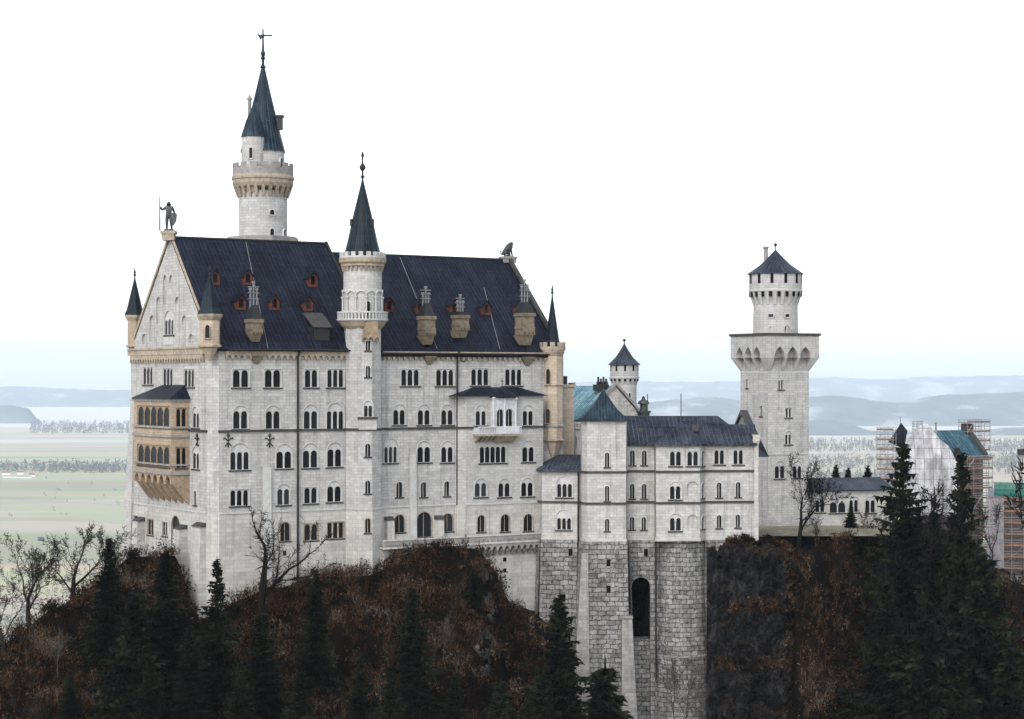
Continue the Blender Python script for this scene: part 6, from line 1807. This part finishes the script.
# ------------------------------------------------------------------ trees
def fir_meshes(seed, h, r, needle='needles', dens=1.0):
    rg_ = random.Random(seed); s = Soup(); z = h * 0.05
    while z < h * 0.985:
        t = z / h; L0 = r * (1 - t) ** 0.95 * (0.80 + 0.4 * rg_.random()) + 0.07
        n = max(5, int(9 * dens * (1 - t) + 5)); ph = rg_.uniform(0, 6.28)
        for k in range(n):
            if rg_.random() < 0.10: continue
            a = ph + 6.283 * k / n + rg_.uniform(-.3, .3); L_ = L0 * rg_.uniform(0.45, 1.25)
            el = 0.45 * t - 0.12 + rg_.uniform(-.12, .12); droop = 0.22 * (1 - t)
            d = Vector((math.cos(a), math.sin(a), 0)); sd = Vector((-d.y, d.x, 0)); base = Vector((0, 0, z + rg_.uniform(-.15, .15)))
            m = max(3, int(L_ / 0.24))
            def pt(u): return base + d * (L_ * u) + Vector((0, 0, L_ * (math.tan(el) * u - droop * u * u)))
            for i in range(m):
                u = (i + 0.35) / m; p = pt(u); wd = (0.22 + 0.30 * L_ * (1 - u)) * rg_.uniform(.7, 1.25); fw = d * wd * 0.7
                for sg in (-1, 1):
                    dv = sd * sg * wd + fw + Vector((0, 0, -wd * rg_.uniform(.15, .55))); kk = max(1, int(wd / 0.28)); q0 = p
                    for w_i in range(kk):
                        q1 = p + dv * ((w_i + 1) / kk) + rv(rg_) * 0.05; s.tri(q0 - d * 0.13, q0 + d * 0.17 + Vector((0, 0, .03)), q1 + d * 0.06)
                        if kk > 1: s.tri(q0 - d * 0.1, q0 + d * 0.12, q0.lerp(q1, .5) + Vector((0, 0, -0.32 * rg_.random() - .08)))
                        q0 = q1
                dn = p + Vector((0, 0, -0.16 - 0.34 * rg_.random())) + rv(rg_) * 0.12; s.tri(p - d * 0.16, p + d * 0.18, dn)
            e = pt(1.0); s.tri(pt(0.8) + sd * 0.08, pt(.8) - sd * 0.08, e + d * 0.15)
        z += max(0.15, 0.024 * h * (1 - t * 0.5)) * rg_.uniform(.8, 1.2) / dens
    s.tri(Vector((-.06, 0, h * .95)), Vector((.06, 0, h * .95)), Vector((0, 0, h * 1.03)))
    cr = s.mesh('crown', needle); tb = MB()
    tb.tube([(0, 0, -0.8), (0, 0, h * 0.5), (0, 0, h * 0.97)], [0.018 * h, 0.010 * h, 0.02], 7); tk = tb.mesh('trunk'); tk.materials.append(M['barkdark'])
    return tk, cr, h
def bare_meshes(seed, h, spread=1.0, levels=5, mat='bark', fork=0.3, thin=1.0, twist=0.25):
    rg_ = random.Random(seed); tb, cb = MB(), MB()
    def grow(p, d, L_, r_, lv, mbk):
        n = 3 if lv > 1 else 2; pts = [p]; rad = [r_]
        for i in range(n):
            d = (d + rv(rg_) * twist * (0.6 if lv == 0 else 1) + Vector((0, 0, 0.10))).normalized(); p = p + d * (L_ / n); pts.append(p); rad.append(r_ * (1 - 0.42 * (i + 1) / n))
        mbk.tube(pts, rad, 6 if lv == 0 else 4 if lv < 3 else 3)
        if lv >= levels: return
        k = rg_.choice((2, 3, 3)) if lv else rg_.choice((3, 4))
        for j in range(k):
            a = rg_.uniform(0, 6.283); si = d.cross(Vector((math.cos(a), math.sin(a), 0.3))).normalized()
            nd = (d * rg_.uniform(.55, 1.0) + si * rg_.uniform(.45, .95) * spread).normalized()
            u = 1.0 if j == 0 else rg_.uniform(.35, 1.0); q = pts[0].lerp(pts[-1], u) if u < 1 else pts[-1]
            if u < 1: q = pts[min(n - 1, int(u * n))].lerp(pts[min(n, int(u * n) + 1)], u * n - int(u * n))
            grow(q, nd if j else (d + si * 0.35).normalized(), L_ * rg_.uniform(.58, .82), rad[-1] * (0.9 if j == 0 else rg_.uniform(.5, .75)), lv + 1, cb)
        if lv >= 1:                      # side twigs
            for _ in range(7):
                u = rg_.random(); q = pts[0].lerp(pts[-1], u); e = q + (d * .6 + rv(rg_)).normalized() * L_ * 0.4; cb.tube([q, q.lerp(e, .5) + rv(rg_) * L_ * .04, e], [max(.026, r_ * .3), max(.022, r_ * .2), .014], 3)
    grow(Vector((0, 0, -0.8)), Vector((rg_.uniform(-.05, .05), rg_.uniform(-.05, .05), 1)), h * fork + .8, 0.026 * h * thin, 0, tb)
    top = max(v.z for v in cb.v); kz = h / top
    for m_ in (tb, cb): m_.v = [v * kz for v in m_.v]
    ms = []
    for nm, m_ in (('trunk', tb), ('crown', cb)):
        me = m_.mesh(nm); me.materials.append(M[mat]); ms.append(me)
    return ms[0], ms[1], h
def plant(name, ms, x, Y, h, label, cat, group=None, rot=0.0, z=None, lean=0.0, wide=1.0):
    tk, cr, h0 = ms; z = gz(x, Y) - 0.1 if z is None else z
    t = thing(name, (x, Y, z), label, cat, group); k = h / h0
    t.scale = (k * wide, k * wide, k); t.rotation_euler = (0, lean, rot)
    for nm, me in (('trunk', tk), ('crown', cr)):
        c = link(bpy.data.objects.new(nm, me)); c.parent = t
    return t
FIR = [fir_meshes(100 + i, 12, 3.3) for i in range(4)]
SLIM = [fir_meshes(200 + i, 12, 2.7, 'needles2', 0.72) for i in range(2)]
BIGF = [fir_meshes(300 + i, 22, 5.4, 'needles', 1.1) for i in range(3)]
BARE = [bare_meshes(s_, 12, sp_q, lv, 'bark') for s_, sp_q, lv in ((5, 0.85, 5), (8, 0.75, 5), (13, 0.9, 5))]
SAP = [bare_meshes(s_, 7, 0.5, 4, m_, 0.42, 0.55, 0.16) for s_, m_ in ((31, 'barkdark'), (37, 'bark'), (41, 'barkpale'))]
def fir_px(ms, px, ytop, ybase, Y, label, rot=0, wide=1.0, name='fir_tree', cat='fir tree', group=None):
    x = xat(px, Y); z = zat(ybase, Y); gz_ = gz(x, Y); top = zat(ytop, Y)
    z0 = min(z, gz_) if gz_ < z else z
    return plant(name, ms, x, Y, top - z0, label, cat, group, rot, z0, 0, wide)
fir_px(FIR[0], 166, 549, 640, 259, 'broad dark fir in front of the gable end buttresses', 0.3, 1.25)
fir_px(SLIM[0], 217, 558, 650, 257, 'slim fir with ragged branches below the near corner of the palace', 1.0, 1.05)
fir_px(FIR[1], 109, 536, 605, 263, 'small fir on the crest left of the gable end', 2.0, 0.9)
fir_px(FIR[2], 560, 592, 690, 276, 'fir standing before the masonry foot of the left pavilion', 0.6, 1.05)
fir_px(BIGF[0], 903, 437, 610, 300, 'tallest dark fir, before the white tarpaulin', 0.2, 1.05)
fir_px(BIGF[1], 962, 447, 625, 298, 'tall narrow fir in front of the teal gatehouse roof', 1.7, 0.80)
fir_px(BIGF[2], 934, 505, 640, 296, 'dark fir squeezed between the two tallest firs', 2.6, 0.7)
fir_px(FIR[3], 851, 503, 535, 322, 'little dark fir in front of the gallery arches', 0.9, 1.2)
fir_px(FIR[1], 605, 660, 745, 270, 'fir low on the slope beside the buttressed masonry', 0.5, 1.1)
fir_px(FIR[3], 316, 571, 680, 264, 'dark fir below the middle of the facade left of the stair tower', 1.5, 0.85)
fir_px(SLIM[1], 412, 585, 720, 262, 'dark slim fir below the terrace arch', 0.1, 1.3)
fir_px(FIR[0], 474, 566, 612, 281, 'bushy fir beside the pale crag', 0.8, 1.1)
fir_px(FIR[2], 262, 612, 745, 254, 'shadowy fir between the slim ragged fir and the dead tree', 2.2, 1.25)
fir_px(FIR[3], 135, 590, 735, 252, 'shadowy fir low on the slope left of the broad dark fir', 0.9, 1.3)
for i, (px, yt, yb, Y) in enumerate(((190,622,745,250),(360,650,760,250),(455,672,770,255),(540,672,770,262),(240,668,770,245),(885,575,745,278),(985,545,720,288),(1012,640,755,276),(925,610,760,272),(70,668,770,250),(390,662,770,247),(300,668,770,246),(500,676,770,256),(150,655,765,247),(955,640,765,266))):
    fir_px(BIGF[i % 3], px, yt, yb, Y, 'dark fir lost in the black lower slope', 'fir tree' and i * 0.7, 1.2, group='firs in the dark lower slope')
for px, yt, lab in ((836,464,'left of three small firs seen over the gallery roof'),(848,467,'middle, smallest of three firs seen over the gallery roof'),(868,464.5,'right of three small firs seen over the gallery roof, standing apart')):
    plant('fir_tree', FIR[int(px) % 4], xat(px, 372), 372, zat(yt, 372) + 33, lab, 'fir tree', None, px, -33, 0, 0.9)
def bare_px(ms, px, ytop, ybase, Y, label, rot=0, wide=1.0, group=None, lean=0.0):
    x = xat(px, Y); z0 = min(zat(ybase, Y), gz(x, Y)); return plant('bare_tree', ms, x, Y, zat(ytop, Y) - z0, label, 'bare tree', group, rot, z0, lean, wide)
CRN = [bare_meshes(s_, 12, 0.9, 6, 'bark', 0.24, 1.1, 0.2) for s_ in (131, 137, 139)]
bare_px(CRN[0], 30, 526, 618, 266, 'leafless tree at the far left edge of the slope', 0.4, 1.0)
bare_px(CRN[1], 71, 521, 598, 271, 'leafless round-topped tree standing against the pale meadows', 1.3, 1.15)
DENSE = [bare_meshes(s_, 14, 0.72, 6, 'barkdark', 0.22, 0.8, 0.2) for s_ in (91, 97)]
bare_px(DENSE[0], 799, 447, 533, 306, 'leafless tree in front of the square tower', 0.2, 1.1)
bare_px(DENSE[1], 981, 438, 590, 305, 'leafless tree with a forked trunk at the right, before the brick wing', 2.2, 0.75)
bare_px(CRN[2], 5, 572, 660, 262, 'leafless sapling cut by the left edge of the picture', 2.0, 0.9)
bare_px(BARE[2], 119, 532, 575, 290, 'thin leafless tree behind the left corner of the palace', 0.5, 0.8)
DEAD = bare_meshes(83, 12, 1.0, 5, 'barkdark', 0.36, 1.5, 0.2)
bare_px(DEAD, 263, 497, 592, 270, 'dead crooked tree with bare limbs against the facade', 1.2, 1.0)
rs_ = random.Random(5)
for i, (px, yt, Y) in enumerate(((818,512,305),(830,520,308),(862,505,330),(875,500,335),(888,512,330),(940,470,352),(925,480,355),(1000,515,335),(992,495,340),(1015,545,338))):
    bare_px(SAP[i % 2], px, yt, yt + 40, Y, 'slender leafless sapling on the bank below the gallery and gatehouse', i * 1.3, 1.3, 'saplings on the bank by the gallery and gatehouse')
for i in range(46):
    px = rs_.choice((rs_.uniform(0, 640), rs_.uniform(0, 640), rs_.uniform(805, 1024))); Yf = hill_at(px)[0]; Y = Yf - rs_.uniform(3, 17); x = xat(px, Y); h = rs_.uniform(3.5, 7.5)
    top = 378 - (gz(x, Y) + h) / Y * F
    lim = 378 - zat(hill_at(px)[1], Yf) / Yf * F
    if top < lim - 10: h *= 0.6
    plant('bare_tree', SAP[rs_.choice((0, 0, 1, 1, 2))], x, Y, h, 'thin leafless sapling on the steep brown slope', 'bare tree', 'saplings on the steep slope', rs_.uniform(0, 6), None, rs_.uniform(-.1, .1), 1.1)
for i, (px, yt) in enumerate(((688, 640), (676, 628), (697, 660))):
    plant('bare_tree', SAP[2], xat(px, 282), 282, zat(yt, 282) - zat(745, 282), ('tallest', 'middle', 'shortest')[i * 0 + (1, 0, 2)[i]] + ' of three pale leafless saplings before the round bastion', 'bare tree', None, i, zat(745, 282), 0, 0.8)

# ------------------------------------------------------------------ valley, far woods and hills
def plainmat():
    t = NT('winter_meadows', 1.0, 0.0); p = t.pos()
    sepx = t.node('ShaderNodeSeparateXYZ'); t.l.new(p, sepx.inputs[0])
    strips = t.noise(t.scale(p, 0.00022, 0.0011, 0), 1.0, 3, 0.5, 0.3)
    col = t.ramp(strips, [(0.33, (0.25, 0.265, 0.175)), (0.42, (0.30, 0.30, 0.205)), (0.5, (0.37, 0.34, 0.255)), (0.58, (0.30, 0.30, 0.215)), (0.7, (0.41, 0.385, 0.315))])
    vor = t.node('ShaderNodeTexVoronoi'); vor.inputs['Scale'].default_value = 1.0
    t.l.new(t.scale(p, 0.0012, 0.0035, 0), vor.inputs['Vector'])
    col = t.mix(col, vor.outputs['Color'], 0.10, 'SOFT_LIGHT')
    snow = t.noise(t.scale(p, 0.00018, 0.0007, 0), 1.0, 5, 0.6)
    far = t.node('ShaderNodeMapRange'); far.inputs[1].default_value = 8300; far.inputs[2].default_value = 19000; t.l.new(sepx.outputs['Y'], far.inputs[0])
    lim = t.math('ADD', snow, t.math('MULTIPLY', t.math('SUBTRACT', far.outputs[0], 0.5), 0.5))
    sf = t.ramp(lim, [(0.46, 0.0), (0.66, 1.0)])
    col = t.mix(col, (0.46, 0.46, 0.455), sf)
    t.color(col); return t.m
M['plain'] = plainmat()
mb = MB(); E = 34000
ys = [330, 600, 1000, 2000, 4000, 8000, 16000, 44000]
for y0, y1 in zip(ys, ys[1:]):
    for i in range(8):
        x0, x1 = -E + 2 * E * i / 8, -E + 2 * E * (i + 1) / 8
        mb.face([(x0, y0, PLAIN_Z), (x1, y0, PLAIN_Z), (x1, y1, PLAIN_Z), (x0, y1, PLAIN_Z)])
for y0, y1 in ((-900, 330),):
    mb.face([(-E, y0, PLAIN_Z), (E, y0, PLAIN_Z), (E, y1, PLAIN_Z), (-E, y1, PLAIN_Z)])
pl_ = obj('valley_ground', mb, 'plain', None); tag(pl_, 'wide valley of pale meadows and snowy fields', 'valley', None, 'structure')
# pale country roads, 4 mm is lost at this range so they lie 0.3 m up as low causeways
mb = MB()
def road(pts, w_):
    for (xa, ya), (xb, yb) in zip(pts, pts[1:]):
        d = Vector((xb - xa, yb - ya)).normalized(); n = Vector((-d.y, d.x)) * w_ / 2; z = PLAIN_Z + 0.4
        mb.face([(xa - n.x, ya - n.y, z), (xb - n.x, yb - n.y, z), (xb + n.x, yb + n.y, z), (xa + n.x, ya + n.y, z)])
def pp(px, py): Y = -PLAIN_Z / ((py - HY) / F); return (xat(px, Y), Y)
road([pp(-60, 496), pp(60, 502), pp(200, 509)], 26); road([pp(-60, 517), pp(70, 520), pp(220, 529)], 14); road([pp(-100, 481), pp(60, 480), pp(250, 479)], 34)
road([pp(-60, 449), pp(200, 447)], 60)
M['track'] = plain('pale_track', (0.26, 0.26, 0.245), 1.0, 0.05)
rd = obj('country_road', mb, 'track', None); tag(rd, 'pale straight country roads across the meadows', 'road', None, 'structure')

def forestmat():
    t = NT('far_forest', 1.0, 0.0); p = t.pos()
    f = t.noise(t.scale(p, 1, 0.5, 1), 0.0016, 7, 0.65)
    col = t.ramp(f, [(0.4, (0.10, 0.125, 0.145)), (0.54, (0.135, 0.16, 0.18)), (0.60, (0.26, 0.275, 0.29)), (0.72, (0.38, 0.39, 0.40))])  # woods lightened in colour to stand for haze; palest stops are snowy clearings
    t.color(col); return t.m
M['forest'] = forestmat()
def range_(name, x0, x1, Y, yb, prof, label, seed, depth, n=160, rough=0.12):
    """a wooded ridge: prof gives its crest row at survey columns"""
    vs, fs = [], []; m = 26
    for i in range(n + 1):
        px = x0 + (x1 - x0) * i / n
        j = max(k for k in range(len(prof)) if prof[k][0] <= px + 1e-6); j = min(j, len(prof) - 2)
        t = (px - prof[j][0]) / (prof[j + 1][0] - prof[j][0]); t = t * t * (3 - 2 * t); yt = prof[j][1] + (prof[j + 1][1] - prof[j][1]) * t
        zt_ = zat(yt, Y + depth)
        for k in range(m + 1):
            v = k / m; Yk = Y + depth * 2 * v; h = math.sin(math.pi * v) ** 0.8
            p = Vector((xat(px, Y + depth), Yk, 0))
            z = PLAIN_Z - 5 + (zt_ - PLAIN_Z + 5) * h * (1 + rough * noise.fractal(Vector((p.x / 900, Yk / 1400, seed)), 1, 2, 5) + 0.035 * noise.noise(Vector((p.x / 60, Yk / 60, seed))))
            vs.append((p.x * Yk / (Y + depth), Yk, z))
    for i in range(n):
        for k in range(m): fs.append((i * (m + 1) + k, (i + 1) * (m + 1) + k, (i + 1) * (m + 1) + k + 1, i * (m + 1) + k + 1))
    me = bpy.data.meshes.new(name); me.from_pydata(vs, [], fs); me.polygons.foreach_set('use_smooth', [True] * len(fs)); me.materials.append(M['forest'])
    o = link(bpy.data.objects.new(name, me)); tag(o, label, 'hills', None, 'structure')
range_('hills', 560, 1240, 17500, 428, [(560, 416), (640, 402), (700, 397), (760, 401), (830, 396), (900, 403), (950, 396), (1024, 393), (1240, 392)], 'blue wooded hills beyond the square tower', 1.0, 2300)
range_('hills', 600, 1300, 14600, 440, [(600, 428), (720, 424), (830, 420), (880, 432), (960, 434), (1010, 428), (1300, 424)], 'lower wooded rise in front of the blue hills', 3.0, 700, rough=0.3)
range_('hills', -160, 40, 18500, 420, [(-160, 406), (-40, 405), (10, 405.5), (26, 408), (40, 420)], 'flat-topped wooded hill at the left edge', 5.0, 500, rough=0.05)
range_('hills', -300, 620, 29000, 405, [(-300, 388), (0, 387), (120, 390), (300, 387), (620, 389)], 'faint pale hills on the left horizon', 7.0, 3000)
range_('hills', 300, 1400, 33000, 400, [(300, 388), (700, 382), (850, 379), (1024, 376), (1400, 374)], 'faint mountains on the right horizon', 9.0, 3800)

# belts of far trees: one mass each
M['fartree'] = islandmat('far_bare_woods', [(0.2, (0.075, 0.075, 0.082)), (0.6, (0.11, 0.105, 0.11)), (0.9, (0.16, 0.145, 0.14))])  # tree colours paled to imitate the haze in front of them
rf_ = random.Random(3)
def belt(spec, label, hmin, hmax):
    s = Soup()
    for x0, x1, y0, y1, n, con in spec:
        for _ in range(n):
            px, py = rf_.uniform(x0, x1), rf_.uniform(y0, y1); x, Y = pp(px, py); h = rf_.uniform(hmin, hmax); r_ = h * (0.2 if rf_.random() < con else rf_.uniform(.35, .5)); conif = r_ < h * .25
            c = Vector((x, Y, PLAIN_Z))
            for q in range(26):
                v = rf_.random(); a = rf_.uniform(0, 6.283)
                rad = r_ * (1 - v) if conif else r_ * math.sqrt(max(0.05, 1 - (2 * v - 0.9) ** 2))
                p = c + Vector((math.cos(a) * rad * rf_.random() ** .5, math.sin(a) * rad * rf_.random() ** .5, h * (0.08 + v * .92))); k = h * 0.16
                s.tri(p + rv(rf_) * k, p + rv(rf_) * k, p + rv(rf_) * k)
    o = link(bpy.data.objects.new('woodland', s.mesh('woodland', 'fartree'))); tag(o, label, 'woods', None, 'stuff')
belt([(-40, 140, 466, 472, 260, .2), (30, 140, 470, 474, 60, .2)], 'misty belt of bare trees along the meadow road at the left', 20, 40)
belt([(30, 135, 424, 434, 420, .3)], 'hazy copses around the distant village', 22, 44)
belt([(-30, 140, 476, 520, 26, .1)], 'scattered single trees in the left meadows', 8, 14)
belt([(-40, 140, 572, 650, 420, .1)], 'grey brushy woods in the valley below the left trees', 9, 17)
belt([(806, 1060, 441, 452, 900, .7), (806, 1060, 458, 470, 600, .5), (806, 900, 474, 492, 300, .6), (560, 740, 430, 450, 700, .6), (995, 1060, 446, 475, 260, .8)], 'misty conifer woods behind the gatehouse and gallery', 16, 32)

# village roofs and barns in the haze
M['farwall'] = plain('pale_render', (0.62, 0.60, 0.56), 0.9, 0.1)
M['farroof'] = plain('faded_red_tiles', (0.22, 0.09, 0.065), 0.9, 0.1, 0, 0.2)
M['bluebarn'] = plain('blue_grey_barn_boards', (0.045, 0.06, 0.10), 0.8, 0.1)
def farhouse(px, py, w_, d_, h_, rot, label, wall='farwall', roof='farroof', cat='house'):
    x, Y = pp(px, py); c = Vector((x, Y)); u = Vector((math.cos(rot), math.sin(rot))); f_ = Fr(c - u * w_ / 2, c + u * w_ / 2)
    t = thing('farmhouse' if cat == 'house' else 'barn', (x, Y, PLAIN_Z), label, cat); mb = MB(); mb.box(f_, 0, w_, PLAIN_Z, PLAIN_Z + h_, -d_, 0)
    for a in (0, w_): mb.face([f_.P(a, PLAIN_Z + h_, 0), f_.P(a, PLAIN_Z + h_, -d_), f_.P(a, PLAIN_Z + h_ + d_ * .4, -d_ / 2)])
    obj('wall', mb, wall, t); mb = MB(); z = PLAIN_Z + h_ - .3
    slab(mb, [f_.P(-.6, z, .8), f_.P(w_ + .6, z, .8), f_.P(w_ + .6, z + .4 + d_ * .42, -d_ / 2), f_.P(-.6, z + .4 + d_ * .42, -d_ / 2)], .3); slab(mb, [f_.P(w_ + .6, z, -d_ - .8), f_.P(-.6, z, -d_ - .8), f_.P(-.6, z + .4 + d_ * .42, -d_ / 2), f_.P(w_ + .6, z + .4 + d_ * .42, -d_ / 2)], .3)
    obj('roof', mb, roof, t)
farhouse(41, 541, 15, 9, 6, 0.3, 'dark blue barn alone in the green meadow above the bare trees', 'bluebarn', 'bluebarn', 'barn')
for i, (px, py, w_, lab) in enumerate(((6,475,34,'long red-roofed farmhouse at the left edge of the tree belt'),(20,474.5,26,'second red-roofed farmhouse from the left edge, by the tree belt'),(32,477,24,'third red-roofed farmhouse from the left edge, nearest the meadow'),(73,469,36,'red-roofed farmhouse alone in the middle of the tree belt'))):
    farhouse(px, py, w_, 14, 9, 0.1 * i, lab)
for i, (px, py, lab) in enumerate(((76,429,'left of three pale village houses in the haze'),(84,430,'middle of three pale village houses in the haze'),(96,429,'right of three pale village houses in the haze'))):
    farhouse(px, py, 40, 24, 16, 0.2, lab)
for i, (px, py) in enumerate(((10, 477.6), (24, 478.2))):
    farhouse(px, py, 60, 12, 5, 0.05, ('white-roofed long shed at the left edge beside the road', 'white-roofed long shed nearer the single red farmhouse')[i], 'farwall', 'track', 'barn')

# ------------------------------------------------------------------ the air
HAZE_DENSITY = 2.7e-5
hm = bpy.data.materials.new('haze'); hm.use_nodes = True; n_ = hm.node_tree; n_.nodes.clear()
vo = n_.nodes.new('ShaderNodeVolumePrincipled'); vo.inputs['Color'].default_value = (0.77, 0.88, 1.0, 1); vo.inputs['Density'].default_value = HAZE_DENSITY; vo.inputs['Anisotropy'].default_value = 0.0
oo = n_.nodes.new('ShaderNodeOutputMaterial'); n_.links.new(vo.outputs[0], oo.inputs['Volume'])
mb = MB(); mb.prism([(-36000, -1000), (36000, -1000), (36000, 46000), (-36000, 46000)], PLAIN_Z - 6, 420.0)
hz = obj('haze', mb, hm, None); tag(hz, 'pale haze filling the valley air', 'haze', None, 'stuff')
